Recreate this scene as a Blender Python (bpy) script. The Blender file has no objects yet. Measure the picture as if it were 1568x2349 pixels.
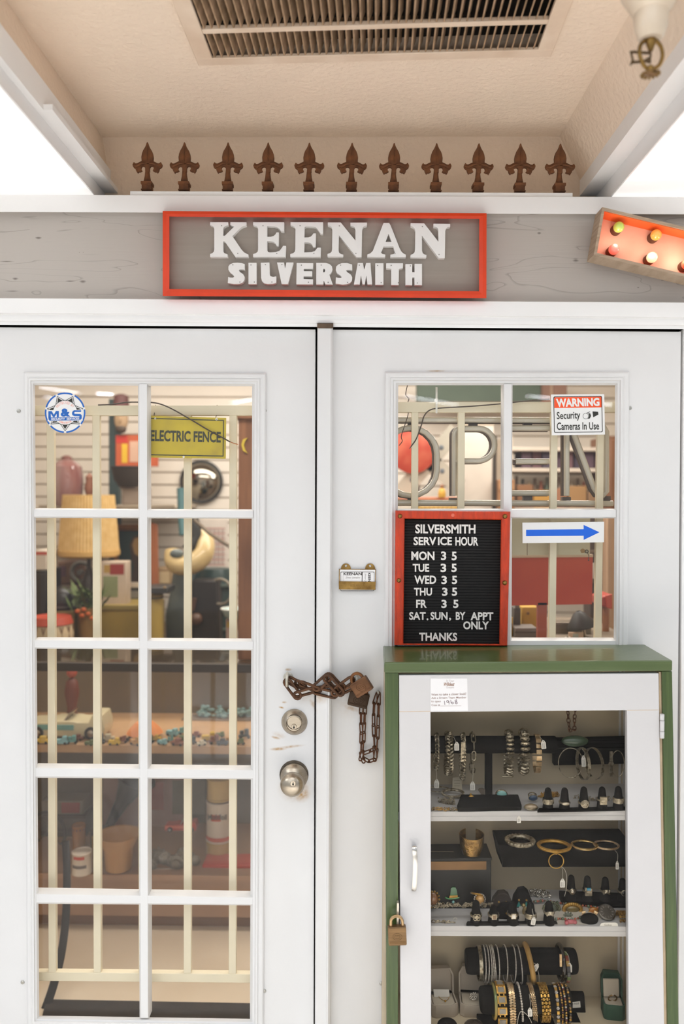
import bpy, bmesh, math, random
from math import sin, cos, pi, radians, sqrt, atan2
from mathutils import Vector, Matrix
from mathutils.geometry import tessellate_polygon

# ------------------------------------------------------------------ camera, world, lamps, exposure
SC = bpy.context.scene
COL = SC.collection
W, H, FPX = 1568, 2349, 1827.0
CAM = Vector((0.0, -2.0, 1.62))
YAW, PITCH, ROLL = radians(0.9), radians(-1.2), radians(0.3)
FWD = Vector((-sin(YAW) * cos(PITCH), cos(YAW) * cos(PITCH), sin(PITCH)))
R0 = Vector((cos(YAW), sin(YAW), 0))
U0 = R0.cross(FWD)
RIGHT = R0 * cos(ROLL) + U0 * sin(ROLL)
UP = U0 * cos(ROLL) - R0 * sin(ROLL)

cam_data = bpy.data.cameras.new('camera')
cam = bpy.data.objects.new('camera', cam_data)
COL.objects.link(cam)
cam.matrix_world = Matrix.Translation(CAM) @ Matrix((RIGHT, UP, -FWD)).transposed().to_4x4()
cam_data.sensor_fit = 'VERTICAL'
cam_data.sensor_height = 36.0
cam_data.lens = FPX * 36.0 / H
cam_data.clip_start = 0.02
cam_data.dof.use_dof = True
cam_data.dof.focus_distance = 1.97
cam_data.dof.aperture_fstop = 1.9
SC.camera = cam

SC.view_settings.view_transform = 'Standard'
SC.view_settings.look = 'None'
SC.view_settings.gamma = 1.0
SC.view_settings.use_curve_mapping = False
SC.view_settings.exposure = 0.0
SC.cycles.use_denoising = True
SC.cycles.max_bounces = 10
SC.cycles.transparent_max_bounces = 24
SC.cycles.caustics_reflective = False
SC.cycles.caustics_refractive = False
SC.cycles.sample_clamp_indirect = 6.0

wd = bpy.data.worlds.new('hall_air')
SC.world = wd
wd.use_nodes = True
wd.node_tree.nodes['Background'].inputs[0].default_value = (0.925, 0.985, 1.055, 1)
wd.node_tree.nodes['Background'].inputs[1].default_value = 0.68

def area(name, loc, target, sx, sy, power, col=(0.94, 0.99, 1.05)):
    d = bpy.data.lights.new(name, 'AREA')
    d.shape = 'RECTANGLE'; d.size = sx; d.size_y = sy; d.energy = power; d.color = col
    o = bpy.data.objects.new(name, d); COL.objects.link(o)
    o.location = loc
    o.rotation_euler = (Vector(target) - Vector(loc)).to_track_quat('-Z', 'Y').to_euler()
    return o
# hall lamps and one added downlight: a bank of ceiling fixtures behind the photographer, and long tube rows further back
area('hall_ceiling_bank', (-0.7, -3.7, 3.4), (-0.2, -1.6, 0.0), 4.4, 2.6, 42)
wf = area('floor_bounce_fill', (0.0, -2.3, 3.3), (0.0, -2.29, 0.0), 2.6, 1.6, 92, (0.96, 0.99, 1.03))  # added downlight, bounces off the floor to brighten the ceiling recess
wf.data.spread = radians(75)
area('hall_side_bank', (2.5, -1.3, 2.9), (0.9, 0.0, 1.6), 1.2, 1.2, 16)
area('hall_side_bank', (-2.5, -1.3, 2.9), (-0.9, 0.0, 1.6), 1.2, 1.2, 16)
for (x0, y0, x1, y1) in ((-5.76, -12.74, -5.38, -13.49), (-5.36, -11.25, -4.94, -12.18), (-4.62, -12.21, -4.36, -12.33), (0.86, -12.4, 2.0, -13.75), (3.1, -12.35, 4.1, -13.05), (4.2, -13.1, 5.05, -13.7), (-2.4, -13.6, -1.5, -12.4)):
    o = area('tube_row', ((x0 + x1) / 2, (y0 + y1) / 2, 3.42), ((x0 + x1) / 2, (y0 + y1) / 2, 0), sqrt((x1 - x0) ** 2 + (y1 - y0) ** 2), 0.14, 16)
    o.rotation_euler = (0, 0, atan2(y1 - y0, x1 - x0))
# the shop's lamps, above the showcase and the back counter
area('shop_lamp', (-0.6, 0.62, 2.55), (-0.6, 0.9, 0), 1.6, 0.3, 19, (1, 0.94, 0.85))
area('shop_lamp', (-0.4, 1.9, 2.55), (-0.4, 2.0, 0), 2.6, 0.5, 38, (1, 0.94, 0.85))
area('shop_lamp', (1.0, 1.2, 2.55), (1.0, 1.3, 0), 1.0, 0.5, 24, (1, 0.94, 0.85))

def P(px, py, Y=0.0):
    """the point of the plane y = Y seen at a pixel of the photograph"""
    d = RIGHT * ((px - W / 2) / FPX) - UP * ((py - H / 2) / FPX) + FWD
    return CAM + d * ((Y - CAM.y) / d.y)

def PZ(px, py, Z):
    d = RIGHT * ((px - W / 2) / FPX) - UP * ((py - H / 2) / FPX) + FWD
    return CAM + d * ((Z - CAM.z) / d.z)

def S(Y):
    """metres per photograph pixel at plane y = Y"""
    return (Y - CAM.y) / FPX

# ------------------------------------------------------------------ materials
def lin(h):
    if isinstance(h, str):
        h = h.lstrip('#')
        c = [int(h[i:i + 2], 16) / 255 for i in (0, 2, 4)]
    else:
        c = h
    return tuple((x / 12.92 if x <= 0.04045 else ((x + 0.055) / 1.055) ** 2.4) for x in c) + (1,)

MATS = {}
def mat(name, hexc, rough=0.5, metal=0.0, var=0.08, scale=14.0, bump=0.0, bscale=60.0, hex2=None, stretch=None, coat=0.0, emit=0.0, spec=0.5, detail=4.0, lo=0.3, hi=0.7):
    if name in MATS:
        return MATS[name]
    m = bpy.data.materials.new(name); m.use_nodes = True
    nt = m.node_tree; b = nt.nodes['Principled BSDF']
    c1 = lin(hexc)
    if hex2:
        c2 = lin(hex2)
    else:
        c2 = tuple(min(1, x * (1 - var)) for x in c1[:3]) + (1,)
        c1 = tuple(min(1, x * (1 + var * 0.5)) for x in c1[:3]) + (1,)
    tc = nt.nodes.new('ShaderNodeTexCoord')
    mp = nt.nodes.new('ShaderNodeMapping')
    nt.links.new(tc.outputs['Object'], mp.inputs[0])
    if stretch:
        mp.inputs['Scale'].default_value = stretch
    nz = nt.nodes.new('ShaderNodeTexNoise')
    nz.inputs['Scale'].default_value = scale; nz.inputs['Detail'].default_value = detail
    nt.links.new(mp.outputs[0], nz.inputs['Vector'])
    rp = nt.nodes.new('ShaderNodeValToRGB')
    rp.color_ramp.elements[0].position = lo; rp.color_ramp.elements[0].color = c1
    rp.color_ramp.elements[1].position = hi; rp.color_ramp.elements[1].color = c2
    nt.links.new(nz.outputs['Fac'], rp.inputs[0])
    nt.links.new(rp.outputs[0], b.inputs['Base Color'])
    b.inputs['Roughness'].default_value = rough
    b.inputs['Metallic'].default_value = metal
    b.inputs['Specular IOR Level'].default_value = spec
    b.inputs['Coat Weight'].default_value = coat
    if emit:
        nt.links.new(rp.outputs[0], b.inputs['Emission Color'])
        b.inputs['Emission Strength'].default_value = emit
    if bump:
        n2 = nt.nodes.new('ShaderNodeTexNoise')
        n2.inputs['Scale'].default_value = bscale; n2.inputs['Detail'].default_value = 5
        nt.links.new(mp.outputs[0], n2.inputs['Vector'])
        bp = nt.nodes.new('ShaderNodeBump'); bp.inputs['Strength'].default_value = bump; bp.inputs['Distance'].default_value = 0.004
        nt.links.new(n2.outputs['Fac'], bp.inputs['Height'])
        nt.links.new(bp.outputs[0], b.inputs['Normal'])
    MATS[name] = m
    return m

def glass_mat(name, tint=(1, 1, 1), boost=1.0):
    if name in MATS:
        return MATS[name]
    m = bpy.data.materials.new(name); m.use_nodes = True
    nt = m.node_tree; nt.nodes.clear()
    out = nt.nodes.new('ShaderNodeOutputMaterial')
    mix = nt.nodes.new('ShaderNodeMixShader')
    tr = nt.nodes.new('ShaderNodeBsdfTransparent'); tr.inputs[0].default_value = tint + (1,)
    gl = nt.nodes.new('ShaderNodeBsdfGlossy'); gl.inputs['Roughness'].default_value = 0.0
    lw = nt.nodes.new('ShaderNodeLayerWeight'); lw.inputs[0].default_value = 0.5
    pw = nt.nodes.new('ShaderNodeMath'); pw.operation = 'POWER'; pw.inputs[1].default_value = 5
    mu = nt.nodes.new('ShaderNodeMath'); mu.operation = 'MULTIPLY_ADD'; mu.inputs[1].default_value = 0.96; mu.inputs[2].default_value = 0.042 * boost
    nt.links.new(lw.outputs['Facing'], pw.inputs[0]); nt.links.new(pw.outputs[0], mu.inputs[0])
    nt.links.new(mu.outputs[0], mix.inputs[0]); nt.links.new(tr.outputs[0], mix.inputs[1]); nt.links.new(gl.outputs[0], mix.inputs[2])
    nt.links.new(mix.outputs[0], out.inputs[0])
    MATS[name] = m
    return m

def stained_paint(name, hexc, stains, rough=0.42):
    """door paint with rust marks at fixed places of the door (x, z, half length, half height, tilt, strength)"""
    m = mat(name, hexc, rough, var=0.03, scale=5, bump=0.04, bscale=120)
    nt = m.node_tree; b = nt.nodes['Principled BSDF']
    src = b.inputs['Base Color'].links[0].from_socket
    geo = nt.nodes.new('ShaderNodeNewGeometry')
    nz = nt.nodes.new('ShaderNodeTexNoise'); nz.inputs['Scale'].default_value = 90; nz.inputs['Detail'].default_value = 6
    nt.links.new(geo.outputs['Position'], nz.inputs['Vector'])
    acc = None
    for (x, z, a, h, t, s) in stains:
        mp = nt.nodes.new('ShaderNodeMapping'); mp.vector_type = 'TEXTURE'
        mp.inputs['Location'].default_value = (x, 0, z); mp.inputs['Rotation'].default_value = (0, -t, 0); mp.inputs['Scale'].default_value = (a, 1e4, h)
        nt.links.new(geo.outputs['Position'], mp.inputs[0])
        ln = nt.nodes.new('ShaderNodeVectorMath'); ln.operation = 'LENGTH'; nt.links.new(mp.outputs[0], ln.inputs[0])
        mr = nt.nodes.new('ShaderNodeMapRange'); mr.interpolation_type = 'SMOOTHSTEP'
        mr.inputs[1].default_value = 1.0; mr.inputs[2].default_value = 0.05; mr.inputs[3].default_value = 0; mr.inputs[4].default_value = s
        nt.links.new(ln.outputs['Value'], mr.inputs[0])
        if acc is None:
            acc = mr.outputs[0]
        else:
            mx = nt.nodes.new('ShaderNodeMath'); mx.operation = 'MAXIMUM'
            nt.links.new(acc, mx.inputs[0]); nt.links.new(mr.outputs[0], mx.inputs[1]); acc = mx.outputs[0]
    ml = nt.nodes.new('ShaderNodeMath'); ml.operation = 'MULTIPLY'
    r2 = nt.nodes.new('ShaderNodeMapRange'); r2.inputs[1].default_value = 0.3; r2.inputs[2].default_value = 0.6; r2.inputs[3].default_value = 0.35; r2.inputs[4].default_value = 1.0
    nt.links.new(nz.outputs['Fac'], r2.inputs[0])
    nt.links.new(acc, ml.inputs[0]); nt.links.new(r2.outputs[0], ml.inputs[1])
    mixc = nt.nodes.new('ShaderNodeMix'); mixc.data_type = 'RGBA'
    nt.links.new(ml.outputs[0], mixc.inputs[0]); nt.links.new(src, mixc.inputs[6]); mixc.inputs[7].default_value = lin('aa7c28')
    nt.links.new(mixc.outputs[2], b.inputs['Base Color'])
    return m

def wood_board(name, c1, c2, c3, knots, rough=0.6):
    """grey-stained pine: stretched grain, growth-ring figures round the given knots (x, z, half length, half height)"""
    m = bpy.data.materials.new(name); m.use_nodes = True; MATS[name] = m
    nt = m.node_tree; b = nt.nodes['Principled BSDF']; b.inputs['Roughness'].default_value = rough
    geo = nt.nodes.new('ShaderNodeNewGeometry')
    mp = nt.nodes.new('ShaderNodeMapping'); mp.inputs['Scale'].default_value = (1.6, 1, 9); nt.links.new(geo.outputs['Position'], mp.inputs[0])
    n1 = nt.nodes.new('ShaderNodeTexNoise'); n1.inputs['Scale'].default_value = 1.6; n1.inputs['Detail'].default_value = 2; n1.inputs['Distortion'].default_value = 0.7
    nt.links.new(mp.outputs[0], n1.inputs['Vector'])
    rg = nt.nodes.new('ShaderNodeMath'); rg.operation = 'MULTIPLY'; rg.inputs[1].default_value = 5.0; nt.links.new(n1.outputs['Fac'], rg.inputs[0])
    fr = nt.nodes.new('ShaderNodeMath'); fr.operation = 'FRACT'; nt.links.new(rg.outputs[0], fr.inputs[0])
    r1 = nt.nodes.new('ShaderNodeValToRGB')
    r1.color_ramp.elements[0].color = lin(c1); r1.color_ramp.elements[1].color = lin(c2)
    e = r1.color_ramp.elements.new(0.93); e.color = lin(c1)
    nt.links.new(fr.outputs[0], r1.inputs[0])
    mp2 = nt.nodes.new('ShaderNodeMapping'); mp2.inputs['Scale'].default_value = (7, 1, 210); nt.links.new(geo.outputs['Position'], mp2.inputs[0])
    n2 = nt.nodes.new('ShaderNodeTexNoise'); n2.inputs['Scale'].default_value = 1.0; n2.inputs['Detail'].default_value = 4; nt.links.new(mp2.outputs[0], n2.inputs['Vector'])
    r2 = nt.nodes.new('ShaderNodeMapRange'); r2.inputs[1].default_value = 0.68; r2.inputs[2].default_value = 0.78; r2.inputs[3].default_value = 0; r2.inputs[4].default_value = 0.2
    nt.links.new(n2.outputs['Fac'], r2.inputs[0])
    acc = r2.outputs[0]
    for (x, z, a, h) in knots:
        k = nt.nodes.new('ShaderNodeMapping'); k.vector_type = 'TEXTURE'
        k.inputs['Location'].default_value = (x, 0, z); k.inputs['Scale'].default_value = (a, 1e4, h); nt.links.new(geo.outputs['Position'], k.inputs[0])
        ln = nt.nodes.new('ShaderNodeVectorMath'); ln.operation = 'LENGTH'; nt.links.new(k.outputs[0], ln.inputs[0])
        ad = nt.nodes.new('ShaderNodeMath'); ad.operation = 'MULTIPLY_ADD'; ad.inputs[1].default_value = 1.3; nt.links.new(n2.outputs['Fac'], ad.inputs[0]); nt.links.new(ln.outputs['Value'], ad.inputs[2])
        mr = nt.nodes.new('ShaderNodeMapRange'); mr.inputs[1].default_value = 1.15; mr.inputs[2].default_value = 0.75; mr.inputs[3].default_value = 0; mr.inputs[4].default_value = 0.75
        nt.links.new(ad.outputs[0], mr.inputs[0])
        mx = nt.nodes.new('ShaderNodeMath'); mx.operation = 'MAXIMUM'; nt.links.new(acc, mx.inputs[0]); nt.links.new(mr.outputs[0], mx.inputs[1]); acc = mx.outputs[0]
    mc = nt.nodes.new('ShaderNodeMix'); mc.data_type = 'RGBA'
    nt.links.new(acc, mc.inputs[0]); nt.links.new(r1.outputs[0], mc.inputs[6]); mc.inputs[7].default_value = lin(c3)
    nt.links.new(mc.outputs[2], b.inputs['Base Color'])
    bp = nt.nodes.new('ShaderNodeBump'); bp.inputs['Strength'].default_value = 0.2; bp.inputs['Distance'].default_value = 0.002
    nt.links.new(n2.outputs['Fac'], bp.inputs['Height']); nt.links.new(bp.outputs[0], b.inputs['Normal'])
    return m

# ------------------------------------------------------------------ mesh building
class MB:
    def __init__(self):
        self.v = []; self.f = []; self.m = []; self.mi = 0
    def add(self, verts, faces):
        o = len(self.v)
        self.v += [tuple(p) for p in verts]
        for f in faces:
            self.f.append(tuple(i + o for i in f)); self.m.append(self.mi)
        return self
    def use(self, i):
        self.mi = i; return self
    def box(self, x0, x1, y0, y1, z0, z1):
        return self.hexa([(x0, y0, z0), (x1, y0, z0), (x1, y0, z1), (x0, y0, z1)], [(x0, y1, z0), (x1, y1, z0), (x1, y1, z1), (x0, y1, z1)])
    def hexa(self, a, b):
        """two quads, front a and back b, corner by corner (bl br tr tl)"""
        return self.add(list(a) + list(b), [(0, 1, 2, 3), (7, 6, 5, 4), (1, 0, 4, 5), (2, 1, 5, 6), (3, 2, 6, 7), (0, 3, 7, 4)])
    def obox(self, c, ax, ay, az):
        """oriented box from its centre and three half-axis vectors"""
        c, ax, ay, az = map(Vector, (c, ax, ay, az))
        return self.hexa([c - ax - ay - az, c + ax - ay - az, c + ax - ay + az, c - ax - ay + az], [c - ax + ay - az, c + ax + ay - az, c + ax + ay + az, c - ax + ay + az])
    def slab(self, quad, Y, t, Yp=None):
        """pixel quad (tl tr br bl) read on plane Y (or Yp), from plane Y back by t"""
        q = [P(x, y, Y) for x, y in quad]
        a = [q[3], q[2], q[1], q[0]]
        return self.hexa(a, [p + Vector((0, t, 0)) for p in a])
    def poly(self, loops, Y, t):
        """pixel loops (outline, then holes) on plane Y, a solid plate t thick (t = 0: one face)"""
        L = [[P(x, y, Y) for x, y in lp] for lp in loops]
        return self.plate(L, Vector((0, t, 0)))
    def plate(self, L, off):
        flat = [p for lp in L for p in lp]
        tris = tessellate_polygon([[Vector(p) for p in lp] for lp in L])
        if not tris:
            return self
        n0 = (Vector(flat[tris[0][1]]) - Vector(flat[tris[0][0]])).cross(Vector(flat[tris[0][2]]) - Vector(flat[tris[0][0]]))
        view = -off if off.length > 0 else Vector((0, -1, 0))
        if n0.dot(view) < 0:
            tris = [(a, c, b) for a, b, c in tris]
        n = len(flat)
        if off.length == 0:
            return self.add(flat, tris)
        faces = list(tris) + [(c + n, b + n, a + n) for a, b, c in tris]
        o = 0
        for lp in L:
            k = len(lp)
            for i in range(k):
                j = (i + 1) % k
                faces.append((o + i, o + j, o + j + n, o + i + n))
            o += k
        return self.add(flat + [Vector(p) + off for p in flat], faces)
    def rings(self, loops, closed=True, cap0=False, cap1=False):
        """loft through vertex rings of equal length"""
        n = len(loops[0]); vs = [p for lp in loops for p in lp]; fs = []
        for k in range(len(loops) - 1):
            for i in range(n if closed else n - 1):
                j = (i + 1) % n
                fs.append((k * n + i, k * n + j, (k + 1) * n + j, (k + 1) * n + i))
        if cap0: fs.append(tuple(reversed(range(n))))
        if cap1: fs.append(tuple(range((len(loops) - 1) * n, len(loops) * n)))
        return self.add(vs, fs)
    def tube(self, pts, r, sides=8, closed=False, caps=True, flat=1.0, nrm=None):
        pts = [Vector(p) for p in pts]; n = len(pts)
        rad = r if isinstance(r, (list, tuple)) else [r] * n
        T = []
        for i in range(n):
            a = pts[(i - 1) % n] if (closed or i > 0) else pts[i]
            b = pts[(i + 1) % n] if (closed or i < n - 1) else pts[i]
            t = (b - a); T.append(t.normalized() if t.length > 1e-9 else Vector((0, 0, 1)))
        u = Vector(nrm) if nrm else (Vector((0, 1, 0)) if abs(T[0].y) < 0.9 else Vector((1, 0, 0)))
        loops = []
        for i in range(n):
            if nrm: u = Vector(nrm)
            u = (u - T[i] * u.dot(T[i]))
            if u.length < 1e-6: u = T[i].orthogonal()
            u.normalize(); w = T[i].cross(u)
            loops.append([pts[i] + (u * cos(2 * pi * k / sides) * flat + w * sin(2 * pi * k / sides)) * rad[i] for k in range(sides)])
        if closed:
            loops.append(loops[0])
        return self.rings(loops, True, caps and not closed, caps and not closed)
    def lathe(self, prof, o, d=(0, 0, 1), segs=24, sq=None, caps=True):
        """profile of (radius, height) turned about o + d * h"""
        o = Vector(o); d = Vector(d).normalized()
        u = Vector((1, 0, 0)) if abs(d.x) < 0.9 else Vector((0, 0, 1))
        u = (u - d * u.dot(d)).normalized(); w = d.cross(u)
        if sq: segs = 4
        ph = pi / 4 if sq else 0
        k = sqrt(2) if sq else 1
        loops = [[o + d * h + (u * cos(ph + 2 * pi * i / segs) + w * sin(ph + 2 * pi * i / segs)) * r * k for i in range(segs)] for r, h in prof]
        return self.rings(loops, True, caps, caps)
    def ball(self, c, r, segs=12, rings=8, sc=(1, 1, 1)):
        c = Vector(c)
        loops = []
        for k in range(rings + 1):
            t = pi * k / rings; rr = max(sin(t), 1e-4)
            loops.append([c + Vector((r * sc[0] * rr * cos(2 * pi * i / segs), r * sc[1] * rr * sin(2 * pi * i / segs), -r * sc[2] * cos(t))) for i in range(segs)])
        return self.rings(loops, True, True, True)
    def torus(self, c, R, r, ax=(0, 0, 1), n=24, sides=8, ell=1.0, flat=1.0):
        c = Vector(c); ax = Vector(ax).normalized()
        u = ax.orthogonal().normalized() if abs(ax.z) > 0.9 else Vector((0, 0, 1)).cross(ax).normalized()
        w = ax.cross(u)
        return self.tube([c + u * R * cos(2 * pi * i / n) + w * R * ell * sin(2 * pi * i / n) for i in range(n)], r, sides, True, flat=flat, nrm=ax)

WORLD = {}
def props(o, label=None, cat=None, group=None, kind=None):
    if label: o['label'] = label
    if cat: o['category'] = cat
    if group: o['group'] = group
    if kind: o['kind'] = kind
    return o

def thing(name, label, cat, loc, group=None, kind=None):
    o = bpy.data.objects.new(name, None); COL.objects.link(o)
    o.empty_display_size = 0.02
    o.location = loc; WORLD[o.name] = Vector(loc)
    return props(o, label, cat, group, kind)

def new(name, mb, mats, parent=None, label=None, cat=None, group=None, kind=None, smooth=35, bevel=0.0, seg=2):
    me = bpy.data.meshes.new(name)
    vs = [Vector(p) for p in mb.v]
    lo = Vector((min(p.x for p in vs), min(p.y for p in vs), min(p.z for p in vs))); hi = Vector((max(p.x for p in vs), max(p.y for p in vs), max(p.z for p in vs)))
    c = Vector(((lo.x + hi.x) / 2, (lo.y + hi.y) / 2, lo.z))
    me.from_pydata([tuple(p - c) for p in vs], [], mb.f)
    if not isinstance(mats, (list, tuple)): mats = [mats]
    for m in mats: me.materials.append(m)
    me.polygons.foreach_set('material_index', [min(i, len(mats) - 1) for i in mb.m])
    bm = bmesh.new(); bm.from_mesh(me)
    bmesh.ops.recalc_face_normals(bm, faces=bm.faces) if kind != 'flat' else None
    bm.to_mesh(me); bm.free()
    if smooth:
        me.polygons.foreach_set('use_smooth', [True] * len(me.polygons))
        me.set_sharp_from_angle(angle=radians(smooth))
    me.update()
    o = bpy.data.objects.new(name, me); COL.objects.link(o)
    if parent is not None:
        o.parent = parent; o.location = c - WORLD[parent.name]
    else:
        o.location = c
    WORLD[o.name] = c
    if bevel:
        b = o.modifiers.new('edge', 'BEVEL'); b.width = bevel; b.segments = seg; b.limit_method = 'ANGLE'; b.angle_limit = radians(40)
    return props(o, label, cat, group, kind)

def dup(root, loc, label=None, group=None):
    r = root.copy(); COL.objects.link(r); r.location = loc; WORLD[r.name] = Vector(loc)
    if label: r['label'] = label
    if group: r['group'] = group
    for ch in list(root.children):
        c = ch.copy(); COL.objects.link(c); c.parent = r
        for g in list(ch.children):
            d = g.copy(); COL.objects.link(d); d.parent = c
    return r

TXT = {}
def glyphs(s, bold=0.0, shear=0.0, space=1.0):
    """flat mesh of a line of lettering, normalised to its own bounding box"""
    k = (s, bold, shear, space)
    if k not in TXT:
        cu = bpy.data.curves.new('lettering', 'FONT'); cu.body = s; cu.size = 1.0; cu.offset = bold; cu.shear = shear; cu.space_character = space
        cu.resolution_u = 3; cu.fill_mode = 'FRONT'
        ob = bpy.data.objects.new('lettering', cu)
        me = ob.to_mesh()
        v = [(p.co.x, p.co.y) for p in me.vertices]; f = [tuple(p.vertices) for p in me.polygons]
        ob.to_mesh_clear(); bpy.data.objects.remove(ob); bpy.data.curves.remove(cu)
        x0, x1 = min(p[0] for p in v), max(p[0] for p in v); y0, y1 = min(p[1] for p in v), max(p[1] for p in v)
        TXT[k] = ([((p[0] - x0) / (x1 - x0), (p[1] - y0) / (y1 - y0)) for p in v], f)
    return TXT[k]

def bil(q, u, v):
    """q: four points tl tr br bl"""
    return (q[3] * (1 - u) + q[2] * u) * (1 - v) + (q[0] * (1 - u) + q[1] * u) * v

def letters(mb, s, quad, Y, t=0.0, bold=0.0, shear=0.0, space=1.0, pts=None):
    """lettering stretched over a pixel box (x0, y0, x1, y1) or quad on plane Y; t > 0 makes it solid"""
    if pts is None:
        if len(quad) == 4 and not isinstance(quad[0], (tuple, list)):
            x0, y0, x1, y1 = quad; quad = [(x0, y0), (x1, y0), (x1, y1), (x0, y1)]
        pts = [P(x, y, Y) for x, y in quad]
    v, f = glyphs(s, bold, shear, space)
    front = [bil(pts, a, b) for a, b in v]
    if t <= 0:
        return mb.add(front, f)
    n = len(front); cnt = {}
    for fc in f:
        for i in range(len(fc)):
            e = (fc[i], fc[(i + 1) % len(fc)]); cnt[e] = 1
    fs = list(f) + [tuple(i + n for i in reversed(fc)) for fc in f]
    for (a, b) in cnt:
        if (b, a) not in cnt: fs.append((b, a, a + n, b + n))
    off = Vector((0, t, 0))
    return mb.add(front + [p + off for p in front], fs)

def islands(mb):
    """split a builder into its separate pieces"""
    par = list(range(len(mb.v)))
    def find(i):
        while par[i] != i:
            par[i] = par[par[i]]; i = par[i]
        return i
    # weld by position so that glyph faces join
    seen = {}
    for i, p in enumerate(mb.v):
        k = tuple(round(x, 7) for x in p)
        if k in seen: par[find(i)] = find(seen[k])
        else: seen[k] = i
    for f in mb.f:
        for i in f[1:]: par[find(i)] = find(f[0])
    out = {}
    for f, m in zip(mb.f, mb.m):
        out.setdefault(find(f[0]), []).append((f, m))
    res = []
    for fs in out.values():
        n = MB(); idx = {}
        for f, m in fs:
            g = []
            for i in f:
                if i not in idx: idx[i] = len(n.v); n.v.append(mb.v[i])
                g.append(idx[i])
            n.f.append(tuple(g)); n.m.append(m)
        res.append(n)
    return sorted(res, key=lambda b: min(p[0] for p in b.v))

def bez(pts, n=8, closed=False):
    """smooth curve through points (Catmull-Rom)"""
    pts = [Vector(p) for p in pts]; out = []; k = len(pts)
    rng = range(k) if closed else range(k - 1)
    for i in rng:
        g = (lambda j: pts[j % k]) if closed else (lambda j: pts[max(0, min(k - 1, j))])
        p0, p1, p2, p3 = g(i - 1), g(i), g(i + 1), g(i + 2)
        for s in range(n):
            t = s / n
            out.append(0.5 * ((2 * p1) + (p2 - p0) * t + (2 * p0 - 5 * p1 + 4 * p2 - p3) * t * t + (3 * p1 - p0 - 3 * p2 + p3) * t ** 3))
    if not closed: out.append(pts[-1])
    return out

def link_pts(a, b, w, nrm, n=6):
    """closed stadium loop from end a to end b, w wide, lying in the plane with normal nrm"""
    a, b = Vector(a), Vector(b); d = (b - a).normalized(); s = d.cross(Vector(nrm)).normalized(); h = w / 2
    A, B = a + d * h, b - d * h; out = []
    for i in range(n + 1):
        t = -pi / 2 + pi * i / n
        out.append(B + d * h * cos(t) + s * h * sin(t))
    for i in range(n + 1):
        t = pi / 2 + pi * i / n
        out.append(A + d * h * cos(t) + s * h * sin(t))
    return out

# ================================================================== SETTING
WHITE = mat('white_paint', 'e2ddd9', 0.45, var=0.03, scale=4, bump=0.05, bscale=110)
TRIMW = mat('trim_white', 'f1efed', 0.5, var=0.03, scale=6, bump=0.06, bscale=90)
CREAM = mat('cream_metal_paint', 'e0d3b4', 0.45, var=0.06, scale=10)
STUCCO = mat('ceiling_stucco', 'ecd8c2', 0.85, var=0.06, scale=3, bump=0.9, bscale=70)
DARKGAP = mat('dark_gap', '2a211a', 0.9)  # dark colour that stands for the shade in the door gaps
GLASS = glass_mat('door_glass', boost=0.6)
CASEGLASS = glass_mat('case_glass', (0.93, 0.92, 0.90), 0.16)
STEEL = mat('satin_nickel', 'b7aa98', 0.28, 1.0, var=0.12, scale=20, stretch=(1, 1, 14))
SCREW = mat('zinc_screw', 'b9b6ae', 0.35, 0.9)
BLACK = mat('black_paint', '1d1b19', 0.5, var=0.2)
RUST = mat('rusty_iron', '6d4426', 0.75, 0.35, hex2='4a2f1e', scale=45, bump=0.4, bscale=160)
RUSTSPIKE = mat('rusty_cast_iron', '80502e', 0.85, 0.1, hex2='4e3220', scale=38, bump=0.5, bscale=140)
CHAINM = mat('rusty_chain_steel', '6f4c34', 0.5, 0.75, hex2='46352b', scale=60, bump=0.25, bscale=200)
BRASS = mat('aged_brass', '9c7a44', 0.38, 0.95, hex2='6f5630', scale=40)
GOLDBR = mat('polished_brass', 'c9a05c', 0.25, 1.0, hex2='8f6c3c', scale=50)

# door wall: pixel grids measured on the photograph
def pt(x, y, Y=0.0):
    return P(x, y, Y)

STAINS = []
for (x, y, a, h, t, s) in ((638, 1718, 24, 4.5, 0.06, 0.95), (665, 1713, 40, 4, 0.12, 0.5), (652, 1611, 7, 3, 0, 0.8), (645, 1623, 8, 3, -0.2, 0.7), (632, 1692, 14, 4, -0.25, 0.55),
                           (676, 1808, 44, 34, 0, 0.55), (692, 1822, 26, 20, 0.5, 0.6), (718, 1615, 8, 18, 0.6, 0.4), (661, 1536, 10, 4, 0, 0.6), (640, 1686, 20, 8, -0.3, 0.25),
                           (700, 1590, 30, 30, 0, 0.16), (735, 1592, 26, 18, 0, 0.3), (805, 1625, 28, 8, -0.35, 0.4), (800, 1618, 50, 40, 0, 0.12), (1000, 851, 28, 2.5, 0, 0.5)):
    p = P(x, y); k = S(0); STAINS.append((p.x, p.z, a * k * 1.05, h * k * 1.15, t, min(1.0, s * 1.45)))
DOORP = stained_paint('door_paint', 'dedcda', STAINS)

def frame_rings(mb, outer, inner, prof):
    loops = []
    for t, Y in prof:
        loops.append([P(o[0] * (1 - t) + i[0] * t, o[1] * (1 - t) + i[1] * t, Y) for o, i in zip(outer, inner)])
    return mb.rings(loops)

def bar(mb, quad, grow, Yf, Yb, horizontal):
    f = [P(x, y, Yf) for x, y in quad]
    gx, gy = (0, grow) if horizontal else (grow, 0)
    q2 = [(quad[0][0] - gx, quad[0][1] - gy), (quad[1][0] + gx, quad[1][1] - gy), (quad[2][0] + gx, quad[2][1] + gy), (quad[3][0] - gx, quad[3][1] + gy)]
    b = [P(x, y, Yf + 0.006) for x, y in q2]
    c = [p + Vector((0, Yb - Yf - 0.006, 0)) for p in b]
    o = [3, 2, 1, 0]
    mb.rings([[f[i] for i in o], [b[i] for i in o], [c[i] for i in o]], True, True, True)

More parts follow.
